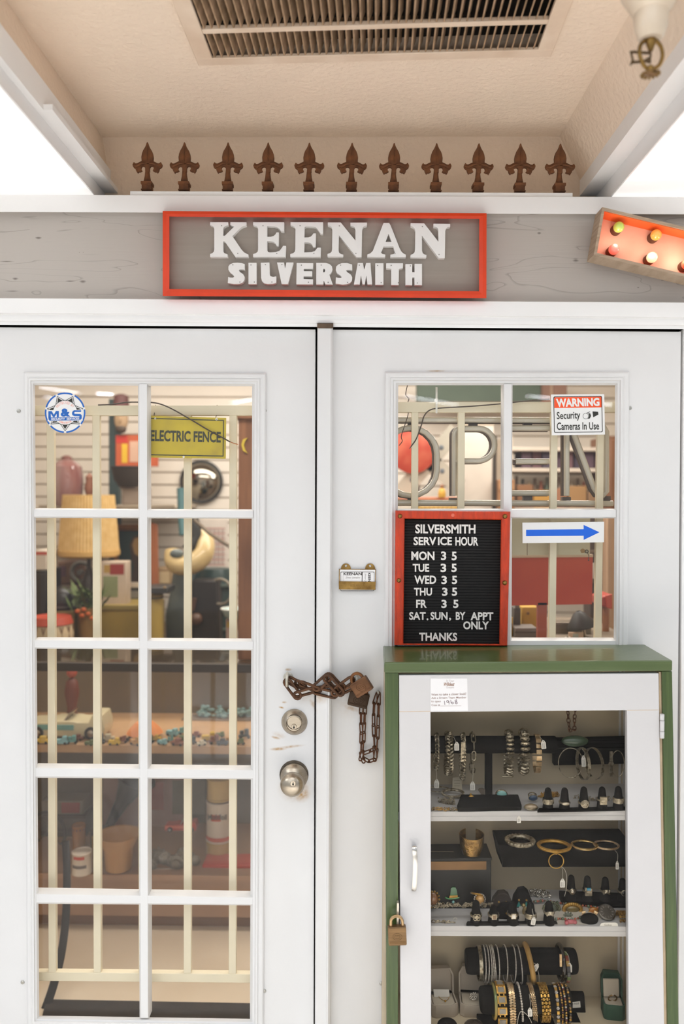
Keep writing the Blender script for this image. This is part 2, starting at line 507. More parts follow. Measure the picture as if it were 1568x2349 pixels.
def lerp(a, b, t): return a + (b - a) * t

def glazed_door(name, label, quad, outer, inner, cols, rows):
    """cols: pixel x of each pane's sides at the glass top and bottom; rows: pane y ranges at the first and the last column"""
    base = P((quad[2][0] + quad[3][0]) / 2, quad[2][1], 0)
    D = thing(name, label, 'door', (base.x, 0, 0), kind='structure')
    ytop, ybot = inner[0][1], inner[3][1]
    hole = [(outer[0][0] + 6, outer[0][1] + 6), (outer[1][0] - 6, outer[1][1] + 6), (outer[2][0] - 6, outer[2][1] - 6), (outer[3][0] + 6, outer[3][1] - 6)]
    new('door_leaf', MB().poly([quad, hole], 0.0, 0.045), DOORP, D)
    prof = ((0, 0.001), (0.01, -0.006), (0.10, -0.0095), (0.30, -0.0105), (0.42, -0.0085), (0.47, -0.0115), (0.60, -0.0115), (0.68, -0.0060), (0.82, -0.0055), (0.9, -0.001), (1.0, 0.004), (1.0, 0.03), (0.1, 0.045))
    new('lite_frame', frame_rings(MB(), outer, inner, prof), DOORP, D, smooth=0)
    def X(c, y):
        t = (y - ytop) / (ybot - ytop); return lerp(cols[c][0], cols[c][1], t)
    ncol = len(cols) // 2
    def row(r, x):
        t = (x - inner[0][0]) / (inner[1][0] - inner[0][0])
        return lerp(rows[r][0], rows[r][2], t), lerp(rows[r][1], rows[r][3], t)
    mb = MB()
    xa, xb = cols[1], cols[2]
    bar(mb, [(xa[0] + 3, ytop - 3), (xb[0] - 3, ytop - 3), (xb[1] - 3, ybot + 3), (xa[1] + 3, ybot + 3)], 3, -0.005, 0.030, False)
    new('muntin', mb, DOORP, D)
    for r in range(len(rows) - 1):
        x0, x1 = inner[0][0] - 2, inner[1][0] + 2
        a0 = row(r, x0)[1]; a1 = row(r, x1)[1]; b0 = row(r + 1, x0)[0]; b1 = row(r + 1, x1)[0]
        mb = MB(); bar(mb, [(x0, a0 + 3), (x1, a1 + 3), (x1, b1 - 3), (x0, b0 - 3)], 3, -0.0045, 0.029, True)
        new('muntin', mb, DOORP, D)
    for r in range(len(rows)):
        for c in range(ncol):
            xl, xr = cols[2 * c], cols[2 * c + 1]
            ya = row(r, xl[0]); yb = row(r, xr[0])
            q = [(X(2 * c, ya[0]) - 2, ya[0] - 2), (X(2 * c + 1, yb[0]) + 2, yb[0] - 2), (X(2 * c + 1, yb[1]) + 2, yb[1] + 2), (X(2 * c, ya[1]) - 2, ya[1] + 2)]
            new('pane', MB().slab(q, 0.013, 0.003), GLASS, D, label='clear glass pane')
    return D

ROWS = ((885, 1166, 887, 1169), (1188, 1466, 1190, 1469), (1488, 1759, 1492, 1764), (1784, 2048, 1788, 2056), (2073, 2331, 2077, 2337))
door1 = glazed_door('door_1', 'white ten-pane glazed door with the knob, deadbolt and chain eye', [(-130, 750), (723, 756), (718, 2600), (-112, 2590)],
                    [(54, 854), (610, 856), (604, 2370), (62, 2362)], [(80, 884), (578, 886), (573, 2339), (90, 2332)],
                    [(80, 90), (316.5, 320), (339.6, 342), (578, 573)], ROWS)
door2 = glazed_door('door_2', 'white ten-pane glazed door behind the green jewelry case and letter board', [(727.5, 756), (1561, 761), (1546, 2600), (722, 2600)],
                    [(882, 853), (1443, 853), (1436, 2368), (878, 2368)], [(913, 884), (1410, 884), (1402, 2337), (907, 2337)],
                    [(913, 907), (1153, 1147), (1175, 1169), (1410, 1402)], tuple((a, b, a, b) for a, b in ((885, 1167), (1189, 1467), (1490, 1762), (1786, 2052), (2075, 2335))))

# the post (astragal) fixed to the second door, its dark cap, and a stop moulding beside it
mb = MB()
prof = [(727.5, 0.0), (727.5, -0.028), (729.5, -0.034), (758, -0.034), (761, -0.030), (763, -0.026), (763.5, 0.0)]
def vprof(mb, prof, ytop, ybot, dxb):
    a = [P(x, ytop, Y) for x, Y in prof]; b = [P(x + dxb, ybot, Y) for x, Y in prof]
    mb.rings([a, b], True, True, True)
vprof(mb, prof, 752, 2560, -6.5)
new('astragal', mb, DOORP, door2)
mb = MB(); vprof(mb, [(729, 0.0), (727, -0.030), (731, -0.036), (760, -0.036), (764, -0.030), (764, 0.0)], 742, 753, 0)
new('astragal_cap', mb, mat('weathered_rubber', '6a5644', 0.8, var=0.4, scale=30), door2, label='worn brown cap')
mb = MB(); vprof(mb, [(750, -0.033), (751.5, -0.0385), (755, -0.0385), (757.5, -0.035), (759, -0.033)], 1560, 2560, -4)
new('stop_moulding', mb, DOORP, door2)

def screw(x, y, Y, D, r=4.5, m=SCREW):
    mb = MB(); p = P(x, y, Y); k = r * S(Y)
    mb.lathe([(k, 0), (k, 0.001), (k * 0.75, 0.0026), (k * 0.2, 0.0032)], p, (0, -1, 0), 12)
    mb.obox(p + Vector((0, -0.0033, 0)), (k * 0.55, 0, 0), (0, 0.0003, 0), (0, 0, k * 0.12)).obox(p + Vector((0, -0.0033, 0)), (k * 0.12, 0, 0), (0, 0.0003, 0), (0, 0, k * 0.55))
    return new('screw', mb, m, D)
for x, y in ((43, 943), (607, 942), (606, 2273), (52, 2253)): screw(x, y, 0.0, door1)
for x, y in ((887, 928), (1444, 936), (874, 2256)): screw(x, y, 0.0, door2)

# lock hardware on door 1
def ycircle(mb, x, y, prof, Y=0.0, segs=40):
    k = S(Y); mb.lathe([(r * k, h) for r, h in prof], P(x, y, Y), (0, -1, 0), segs); return mb
def keyhole(D, x, y, Y, r):
    k = S(Y); p = P(x, y, Y)
    e = new('lock_cylinder', MB().lathe([(r * k, 0), (r * k, 0.0016), (r * k * 0.9, 0.0022)], p, (0, -1, 0), 24), GOLDBR if False else STEEL, D)
    mb = MB().obox(p + Vector((0, -0.0024, -0.1 * r * k)), (r * k * 0.14, 0, 0), (0, 0.0004, 0), (0, 0, r * k * 0.66)).obox(p + Vector((0.0, -0.0024, -0.2 * r * k)), (r * k * 0.34, 0, 0), (0, 0.0004, 0), (0, 0, r * k * 0.2))
    new('keyway', mb, BLACK, e)
db = new('deadbolt', ycircle(MB(), 675, 1656, [(30, 0), (30, 0.002), (27.5, 0.006), (19, 0.019), (17.8, 0.0195), (17, 0.0185), (16.6, 0.0172), (0.5, 0.0172)]), STEEL, door1)
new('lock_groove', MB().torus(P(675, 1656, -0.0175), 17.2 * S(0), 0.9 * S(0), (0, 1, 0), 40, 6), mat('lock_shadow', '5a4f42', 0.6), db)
keyhole(db, 674, 1667, -0.0175, 6.2)
kn = new('door_knob', ycircle(MB(), 674, 1781, [(32, 0), (32, 0.002), (30, 0.006), (20, 0.016), (15, 0.019), (13, 0.030), (15, 0.036), (22, 0.042), (26.5, 0.050), (27.5, 0.057), (25.5, 0.065), (20, 0.0725), (11, 0.0775), (0.5, 0.079)]), STEEL, door1)
keyhole(kn, 672, 1797, -0.0785, 6.4)
new('strike_gasket', ycircle(MB(), 674, 1777, [(33.5, 0), (33.5, 0.0015), (31, 0.0017)]), mat('grimy_gasket', '5d5244', 0.7, var=0.5, scale=60), door1)
def eye_bolt(D, x, y, washer):
    k = S(0); p = P(x, y, 0)
    mb = MB()
    if washer: mb.lathe([(11 * k, 0), (11 * k, 0.0025), (9 * k, 0.0035), (4 * k, 0.0035)], p, (0, -1, 0), 24)
    mb.tube([p, p + Vector((0, -0.012, 0))], 3.2 * k, 8)
    mb.torus(p + Vector((0, -0.026, -0.001)), 0.0145, 3.4 * k, (1, 0, 0), 28, 10, 1.15)
    return new('eye_bolt', mb, mat('galvanised_eye', 'cfcbc0', 0.4, 0.6, hex2='a59a86', scale=40), D)
eye_bolt(door1, 660.5, 1553, True)
eye_bolt(door2, 818, 1552, False)

# header above the doors: moulded lintel trim, grey pine board, top trim with a raised strip for the spikes
def hprof(mb, prof, xl, xr, slope):
    """profile of (pixel y at x = 0, plane Y) run across from xl to xr; slope = pixel drop per pixel"""
    mb.rings([[P(xl, y + slope * xl, Y) for y, Y in prof], [P(xr, y + slope * xr, Y) for y, Y in prof]], True, True, True)
    return mb
new('trim_1', hprof(MB(), [(683.5, 0.045), (683.5, -0.012), (684.5, -0.034), (715, -0.034), (717.5, -0.0335), (719, -0.028), (722, -0.024), (726, -0.026), (730, -0.027), (736, -0.026), (738, -0.021), (745.5, -0.019), (745.5, 0.045)], -260, 1830, 0.0062), TRIMW, smooth=20,
    label='white moulded lintel trim over the two doors', cat='trim', kind='structure')
KN = []
for (x, y, a, h) in ((1236, 535, 9, 9), (35, 640, 14, 6), (190, 646, 16, 8), (182, 579, 3, 2.5), (191, 579, 3, 2.5), (1463, 659, 5, 3), (88, 546, 12, 6), (1320, 597, 16, 10), (15, 600, 40, 3), (30, 668, 40, 4), (160, 645, 26, 4)):
    p = P(x, y, -0.008); KN.append((p.x, p.z, a * S(0), h * S(0)))
GREYWOOD = wood_board('grey_pine', 'b5ada5', '9b938b', '5c534b', KN)
new('wall_header', MB().slab([(-260, 470), (1830, 483), (1830, 712), (-260, 699)], -0.008, 0.05), GREYWOOD, label='grey-stained pine board across the header', cat='wall', kind='structure')
new('trim_2', hprof(MB(), [(486.5, 0.11), (486.5, -0.022), (486, -0.0295), (482, -0.030), (447, -0.030), (446.5, -0.028), (446.5, 0.11)], -260, 1830, 0.0036), TRIMW,
    label='white board along the top of the header', cat='trim', kind='structure')
new('trim_3', MB().slab([(298, 438), (1313, 442), (1313, 456), (298, 452)], -0.024, 0.07), TRIMW, label='raised white strip the iron spikes stand on', cat='trim', kind='structure', bevel=0.0012)
# dark strips that paint the shade in the door gaps, jambs, walls beyond the frame
new('trim_4', MB().slab([(-260, 735), (1830, 748), (1830, 800), (-260, 787)], 0.046, 0.02), DARKGAP, label='dark strip painting the shade in the gap over the doors', cat='trim', kind='structure')
new('trim_5', MB().slab([(1550, 740), (1580, 740), (1580, 2700), (1540, 2700)], 0.046, 0.02), DARKGAP, label='dark strip painting the shade in the gap beside the jamb', cat='trim', kind='structure')
new('trim_6', MB().slab([(1567.5, 754), (1680, 754), (1680, 2700), (1551.5, 2700)], -0.004, 0.09), TRIMW, label='painted door jamb at the frame edge', cat='trim', kind='structure', bevel=0.002)
new('trim_7', MB().slab([(715, 752), (735, 752), (729, 2600), (709, 2600)], 0.046, 0.012), DARKGAP, label='dark strip painting the shade between the meeting stiles', cat='trim', kind='structure')

# floor outside and inside
FLOORO = mat('hall_floor', 'd8d2ca', 0.5, var=0.06, scale=3)  # unseen floor, made paler so it bounces more light upward
FLOORI = mat('shop_floor', 'e3d4bd', 0.45, hex2='d2bfa4', scale=2.2, bump=0.1, bscale=30)
new('floor', MB().box(-7, 7, -9, -0.001, -0.06, 0.0), FLOORO, label='pale market hall floor before the doors', cat='floor', kind='structure')
new('floor_shop', MB().box(-2.4, 2.4, 0.0, 4.3, -0.06, 0.0), FLOORI, label='cream painted shop floor behind the doors', cat='floor', kind='structure')

# recessed ceiling over the doorway: stucco lid, back, flared sides
YB = 0.115
Zc = P(790, 314, YB).z
XL = P(235, 312, YB).x; XR = P(1283, 320, YB).x
ZL = P(270, 443, YB).z; XLt = P(270, 443, YB).x
ZR = P(1329, 450, YB).z; XRt = P(1329, 450, YB).x
YF = -0.9
def sheet(a, b, c, d, t):
    q = [Vector(a), Vector(b), Vector(c), Vector(d)]; off = Vector(t)
    return MB().hexa(q, [p + off for p in q])
new('ceiling', MB().box(XL - 0.3, XR + 0.3, YF, YB + 0.3, Zc, Zc + 0.05), STUCCO, label='beige stucco ceiling of the recess', cat='ceiling', kind='structure')
new('wall_back_recess', MB().box(XL - 0.4, XR + 0.4, YB, YB + 0.06, 2.28, Zc), STUCCO, label='beige stucco wall behind the iron spikes', cat='wall', kind='structure')
new('wall_left_recess', sheet((XL, YF, Zc), (XL, YB, Zc), (XLt - 0.02, YB, ZL + 0.02), (XLt - 0.02, YF, ZL + 0.02), (-0.1, 0, 0)), STUCCO, label='shaded stucco side of the ceiling recess', cat='wall', kind='structure')
new('wall_right_recess', sheet((XR, YF, Zc), (XR, YB, Zc), (XRt + 0.01, YB, ZR + 0.02), (XRt + 0.01, YF, ZR + 0.02), (0.1, 0, 0)), STUCCO, label='shaded stucco side of the ceiling recess', cat='wall', kind='structure')
# white soffit trims and lit diffuser panels on both sides
PANEL = mat('diffuser_panel', 'f2f0ee', 0.6, var=0.02, scale=3, emit=0.5)
X1 = P(237, 443, YB).x
X1d = XLt - (0.8064 - 0.7827) * (ZL - 1.62)
mb = MB().box(X1 - 0.02, X1d, YF, YB, ZL, ZL + 0.06).box(X1 + 0.0005, X1 + 0.004, YF, YB, ZL - 0.034, ZL + 0.01).box(X1d, XLt, -0.34, YB, ZL, ZL + 0.012)
new('trim_8', mb, TRIMW, label='stepped white trim along the recess, M and S badge side', cat='trim', kind='structure')
zp = ZL - 0.034
mb = MB().box(X1 - 0.2, X1, YF, YB, zp, zp + 0.05)
mb.box(X1 - 1.4, X1 - 0.206, YF, YB, zp + 0.004, zp + 0.05)
new('ceiling_light_panel', mb, PANEL, label='bright white ceiling panel over the left door corner', cat='light panel', group='bright ceiling panels', kind='structure')
X2 = P(1370, 450, YB).x
mb = MB().box(XRt, X2 + 0.02, YF, YB, ZR, ZR + 0.06).box(X2 - 0.004, X2 - 0.0005, YF, YB, ZR - 0.045, ZR + 0.01)
new('trim_9', mb, TRIMW, label='white trim along the recess, arrow box side', cat='trim', kind='structure')
zq = ZR - 0.045
mb = MB().box(X2, X2 + 0.16, YF, YB, zq, zq + 0.05)
mb.box(X2 + 0.166, X2 + 1.4, YF, YB, zq + 0.004, zq + 0.05)
new('ceiling_light_panel', mb, PANEL, label='bright white ceiling panel above the lit arrow box', cat='light panel', group='bright ceiling panels', kind='structure')

# shop room shell
SLATW = mat('slatwall_white', 'e6ded2', 0.5, var=0.04, scale=4)
YW = 2.85
mb = MB(); z = 0.0
mb.box(-2.4, 2.4, YW + 0.012, YW + 0.06, 0, 2.7)
mb.use(1)
while z < 2.65:
    mb.box(-2.4, 2.4, YW, YW + 0.014, z, z + 0.068); z += 0.0765
new('wall_back_shop', mb, [mat('slat_groove', 'a08c70', 0.8), SLATW], label='white grooved slatwall at the back of the shop', cat='wall', kind='structure', smooth=0)
SHOPW = mat('shop_wall', 'd8c9b2', 0.8, var=0.06, scale=3)
new('wall_left_shop', MB().box(-2.46, -2.4, 0.05, 4.3, 0, 2.7), SHOPW, label='beige side wall of the shop', cat='wall', kind='structure')
new('wall_right_shop', MB().box(2.4, 2.46, 0.05, 4.3, 0, 2.7), SHOPW, label='beige side wall of the shop', cat='wall', kind='structure')
new('ceiling_shop', MB().box(-2.46, 2.46, 0.18, 4.3, 2.7, 2.76), mat('shop_ceiling', 'dfd3c4', 0.8), label='pale ceiling inside the shop', cat='ceiling', kind='structure')
mb = MB().box(-2.4, P(-150, 1500).x, 0.046, 0.1, 0, 2.7).box(P(1640, 1500).x, 2.4, 0.046, 0.1, 0, 2.7).box(-2.4, 2.4, 0.06, 0.112, P(700, 700).z, 2.32)
new('wall_front', mb, WHITE, label='white partition wall that carries the doors', cat='wall', kind='structure')

# ================================================================== ceiling vent
VZ = Zc
def vq(x, y, dz=0.0): return PZ(x, y, VZ + dz)
bl, br = vq(455, 147, -0.004), vq(1263, 126, -0.004)
yd = (vq(400, 0, -0.004) - bl); yd2 = vq(1308, 0, -0.004) - br
depth_dir = ((yd.normalized() + yd2.normalized()) / 2).normalized()
vent = thing('ceiling_vent', 'large dusty return air vent in the beige ceiling', 'air vent', (bl + br) / 2)
wv = (br - bl); xdir = wv.normalized()
def vp(u, d, dz):  # u metres along the front edge, d metres back toward the viewer
    return bl + xdir * u + depth_dir * d + Vector((0, 0, dz))
def toud(x, y):
    p = vq(x, y, -0.004) - bl; d = p.dot(Vector((-xdir.y, xdir.x, 0)) * -1) / depth_dir.dot(Vector((-xdir.y, xdir.x, 0)) * -1)
    return (p - depth_dir * d).dot(xdir), d
u0, d0 = toud(487, 130); u1, d1 = toud(1234, 111)
ua, da = toud(463, 71); ub, db_ = toud(1255, 55)
uc, dc = toud(457, 63); ud, dd = toud(1262, 43)
us, ue = min(u0, ua, uc) + 0.004, max(u1, ub, ud) - 0.004
dn = (d0 + d1) / 2; df = (da + db_) / 2; dn2 = (dc + dd) / 2
L = wv.length; rowd = df - dn; D_tot = dn2 + 0.36
VENTP = mat('vent_paint', 'e6d2bc', 0.6, hex2='d2b89e', scale=8, bump=0.2)
mb = MB()
def vbox(mb, ua_, ub_, da_, db2, z0, z1):
    a = [vp(ua_, da_, z0), vp(ub_, da_, z0), vp(ub_, db2, z0), vp(ua_, db2, z0)]
    return mb.hexa(a, [p + Vector((0, 0, z1 - z0)) for p in a])
vbox(mb, 0, L, 0, dn, -0.004, 0.004); vbox(mb, 0, us, dn, D_tot, -0.004, 0.004); vbox(mb, ue, L, dn, D_tot, -0.004, 0.004); vbox(mb, us, ue, df, dn2, -0.004, 0.006)
vbox(mb, 0, L, D_tot, D_tot + 0.03, -0.004, 0.004)
new('vent_frame', mb, VENTP, vent, bevel=0.0015)
mb = MB(); vbox(mb, 0.01, L - 0.01, 0.01, D_tot + 0.02, 0.040, 0.045)
DUST = mat('dusty_louver', 'b8987a', 0.9, hex2='8d7254', scale=30, bump=0.6, bscale=90)
new('vent_plenum', mb, mat('vent_dark', '17110c', 0.95), vent)
N = 46
for (ra, rb) in ((dn + 0.001, df - 0.001), (dn2 + 0.001, D_tot - 0.002)):
    mb = MB()
    for i in range(N):
        u = us + (ue - us) * (i + 0.5) / N
        a0, a1 = vp(u - 0.0035, ra, -0.002), vp(u - 0.0035, rb, -0.002)
        t0, t1 = vp(u + 0.0045, ra, 0.022), vp(u + 0.0045, rb, 0.022)
        th = xdir * 0.0028
        mb.hexa([a0, a0 + th, t0 + th, t0], [a1, a1 + th, t1 + th, t1])
    new('louvers', mb, DUST, vent, label='row of tilted dusty louvers')
# cut the ceiling where the vent opens: the lid is rebuilt as strips around it
ce = bpy.data.objects['ceiling']
mb = MB()
q = [vp(0.01, 0.01, 0.004), vp(L - 0.01, 0.01, 0.004), vp(L - 0.01, D_tot + 0.02, 0.004), vp(0.01, D_tot + 0.02, 0.004)]
out = [Vector((XL - 0.3, YB + 0.3, Zc)), Vector((XR + 0.3, YB + 0.3, Zc)), Vector((XR + 0.3, YF, Zc)), Vector((XL - 0.3, YF, Zc))]
if min(p.y for p in q) < YF + 0.02:
    for p in out[2:]: p.y = min(r.y for r in q) - 0.08
for p in q: p.z = Zc
mb.plate([out, list(reversed(q))], Vector((0, 0, 0.05)))
bpy.data.objects.remove(ce)
new('ceiling', mb, STUCCO, label='beige stucco ceiling of the recess', cat='ceiling', kind='structure')

# ================================================================== sprinkler
SY = -0.72; k = S(SY)
sp = thing('sprinkler_head', 'brass fire sprinkler hanging from the ceiling recess', 'sprinkler', P(1488, 88, SY))
c = P(1492, 88, SY)
mb = MB().lathe([(24 * k, -2 * k), (29 * k, 4 * k), (35 * k, 22 * k), (38 * k, 48 * k), (37 * k, 55 * k), (44 * k, 62 * k), (66 * k, 100 * k), (72 * k, 140 * k), (72 * k, Zc - c.z)], c, (0, 0, 1), 32)
new('escutcheon', mb, mat('escutcheon_paint', 'd9c6ae', 0.35, var=0.1, coat=0.4), sp)
c = P(1492, 92, SY)
mb = MB().lathe([(8 * k, 12 * k), (11 * k, 6 * k), (11 * k, -8 * k), (7 * k, -18 * k), (5 * k, -24 * k)], c, (0, 0, 1), 10)
new('nozzle', mb, BRASS, sp)
ax = Vector((0.94, 0.34, 0))
def spx(x, y, off=0.0): return P(x, y, SY) + Vector((0, off * k, 0))
mb = MB().tube(bez([spx(1484, 90), spx(1468, 104, -4), spx(1464, 126, -6), spx(1472, 148, -4), spx(1486, 160)], 8), 4.4 * k, 10)
mb.tube(bez([spx(1500, 90), spx(1516, 104, 4), spx(1521, 126, 6), spx(1512, 148, 4), spx(1494, 160)], 8), 4.4 * k, 10)
mb.lathe([(4 * k, 8 * k), (7 * k, 4 * k), (7 * k, -6 * k), (3 * k, -8 * k)], spx(1491, 158), (0, 0, 1), 12)
new('yoke', mb, BRASS, sp)
mb = MB(); c0 = spx(1491, 168); 
tilt = Vector((0.12, -0.2, 1)).normalized()
mb.lathe([(1 * k, 4 * k), (12 * k, 3 * k), (14 * k, 0), (12 * k, -2 * k), (1 * k, -2 * k)], c0, tilt, 24)
for i in range(14):
    a = 2 * pi * i / 14; d = Vector((cos(a), sin(a), -0.12))
    mb.obox(c0 + d * 17 * k, d * 5 * k, Vector((-sin(a), cos(a), 0)) * 2.3 * k, Vector((0, 0, 1.2 * k)))
new('deflector', mb, BRASS, sp)
mb = MB().tube([spx(1490, 122), spx(1448, 122, -5)], 3 * k, 6).tube([spx(1444, 120, -5), spx(1450, 146, -5)], 2.4 * k, 6).tube([spx(1447, 146, -5), spx(1478, 142, -2)], 3 * k, 6).tube([spx(1447, 143, -5), spx(1444, 152, -5)], 2.4 * k, 6)
mb.poly([[(1474, 138), (1492, 128), (1493, 144), (1486, 144)]], SY, 3 * k)
mb.tube([spx(1491, 108), spx(1491, 132)], 2.4 * k, 6)
new('trigger_lever', mb, mat('dark_bronze', '5a4630', 0.45, 0.8), sp)

# ================================================================== iron spikes
SPX = [337.5, 422.5, 522, 614, 708, 805.5, 902, 999, 1095.5, 1191, 1282]
z3 = 8.71
half = [(0, 130), (14, 150), (26, 190), (48, 240), (85, 300), (108, 360), (120, 430), (114, 512), (160, 532), (205, 556), (238, 557), (255, 540), (270, 530), (286, 556), (297, 585), (286, 622), (262, 646), (240, 655), (228, 700), (203, 742), (188, 738), (178, 722), (150, 722), (105, 698), (120, 680), (129, 655), (120, 622), (98, 611), (70, 612), (52, 628), (44, 660), (44, 720)]
def spike(px, ytip, ybase):
    Y = -0.002; k = S(Y)
    def q(dx, dy): return (px + dx / z3, ytip + (dy - 130) / 982 * (ybase - ytip))
    base = P(px, ybase, Y); base.y = 0.0
    T = thing('iron_spike', 'x', 'finial', base, 'rusty iron spikes on the header')
    out = [q(a, b) for a, b in half] + [q(-a, b) for a, b in reversed(half[1:])]
    mb = MB().poly([out], Y - 0.004, 0.008)
    # ridge down the blade and curls on the arms
    r0 = [P(*q(0, 150), Y - 0.004), P(*q(16, 420), Y - 0.004), P(*q(0, 560), Y - 0.004), P(*q(-16, 420), Y - 0.004)]
    ap = P(*q(0, 420), Y - 0.0095)
    mb.add(r0 + [ap], [(0, 4, 1), (1, 4, 2), (2, 4, 3), (3, 4, 0)])
    for s in (-1, 1):
        mb.tube(bez([P(*q(s * 40, 560), Y - 0.005), P(*q(s * 130, 566), Y - 0.007), P(*q(s * 215, 610), Y - 0.007), P(*q(s * 268, 590), Y - 0.004)], 5), [0.0022 + 0.0014 * (1 - abs(i - 7.5) / 8) for i in range(16)], 6)
    new('fleur_blade', mb, RUSTSPIKE, T, bevel=0.0009, seg=1)
    zz = lambda dy: P(px, q(0, dy)[1], Y).z - base.z
    mb = MB().lathe([(38 / z3 * k, zz(640)), (46 / z3 * k, zz(720)), (56 / z3 * k, zz(820)), (74 / z3 * k, zz(905)), (80 / z3 * k, zz(945))], base, (0, 0, 1), 12)
    new('stem', mb, RUSTSPIKE, T)
    mb = MB().lathe([(86 / z3 * k, zz(938)), (107 / z3 * k, zz(944)), (107 / z3 * k, zz(996)), (92 / z3 * k, zz(1006)), (92 / z3 * k, zz(1086)), (105 / z3 * k, zz(1098)), (105 / z3 * k, 0)], base, (0, 0, 1), 4, sq=True)
    new('socket_collar', mb, RUSTSPIKE, T, smooth=20)
    return T
ORD = ['first rusty iron spike from the M and S badge side of the header', 'second rusty iron spike along the header, widely spaced from the third', 'third rusty iron spike along the header, above the sign frame edge', 'fourth rusty iron spike along the header, above the letter K',
       'fifth rusty iron spike along the header, above the two letters E', 'middle rusty iron spike of the row of eleven', 'seventh rusty iron spike along the header, above the letter A', 'eighth rusty iron spike along the header, above the last N of the sign',
       'ninth rusty iron spike along the header, above the sign frame corner', 'third rusty iron spike from the arrow box end of the row', 'palest rusty iron spike, last of the row beside the arrow box']
ORD[9] = 'second rusty iron spike from the arrow box end of the row'
s0 = spike(SPX[0], 325, 438.5)
s0['label'] = ORD[0]
for i in range(1, 11):
    b = P(SPX[i], 438.5 + 0.0045 * (SPX[i] - SPX[0]), -0.002); b.y = 0.0
    c = dup(s0, b, ORD[i]); c.rotation_euler.z = (i * 37 % 11 - 5) * 0.012

# ================================================================== sign KEENAN SILVERSMITH
sg = thing('shop_sign', 'red framed grey sign with white wooden letters KEENAN SILVERSMITH', 'sign', P(744, 681, -0.05))
REDF = mat('orange_red_paint', 'da3b04', 0.4, var=0.1, scale=12, bump=0.1, bscale=80)
prof = ((0, -0.034), (0.0, -0.062), (0.5, -0.063), (0.98, -0.062), (1.0, -0.060), (1.0, -0.036))
new('sign_frame', frame_rings(MB(), [(373, 484), (1115.5, 489), (1115, 684), (373, 679)], [(388.5, 497), (1098.5, 502), (1098, 668), (388.5, 663)], prof), REDF, sg, smooth=0)
new('sign_panel', MB().slab([(376, 488), (1112, 493), (1112, 680), (376, 675)], -0.038, 0.006), mat('sign_grey', '998f85', 0.6, var=0.06, scale=3, stretch=(1, 1, 30)), sg)
A = lambda L: [(460 + x * .19133, 490 + y * .19133) for x, y in L]
B = lambda L: [(740 + x * .19770, 490 + y * .19770) for x, y in L]
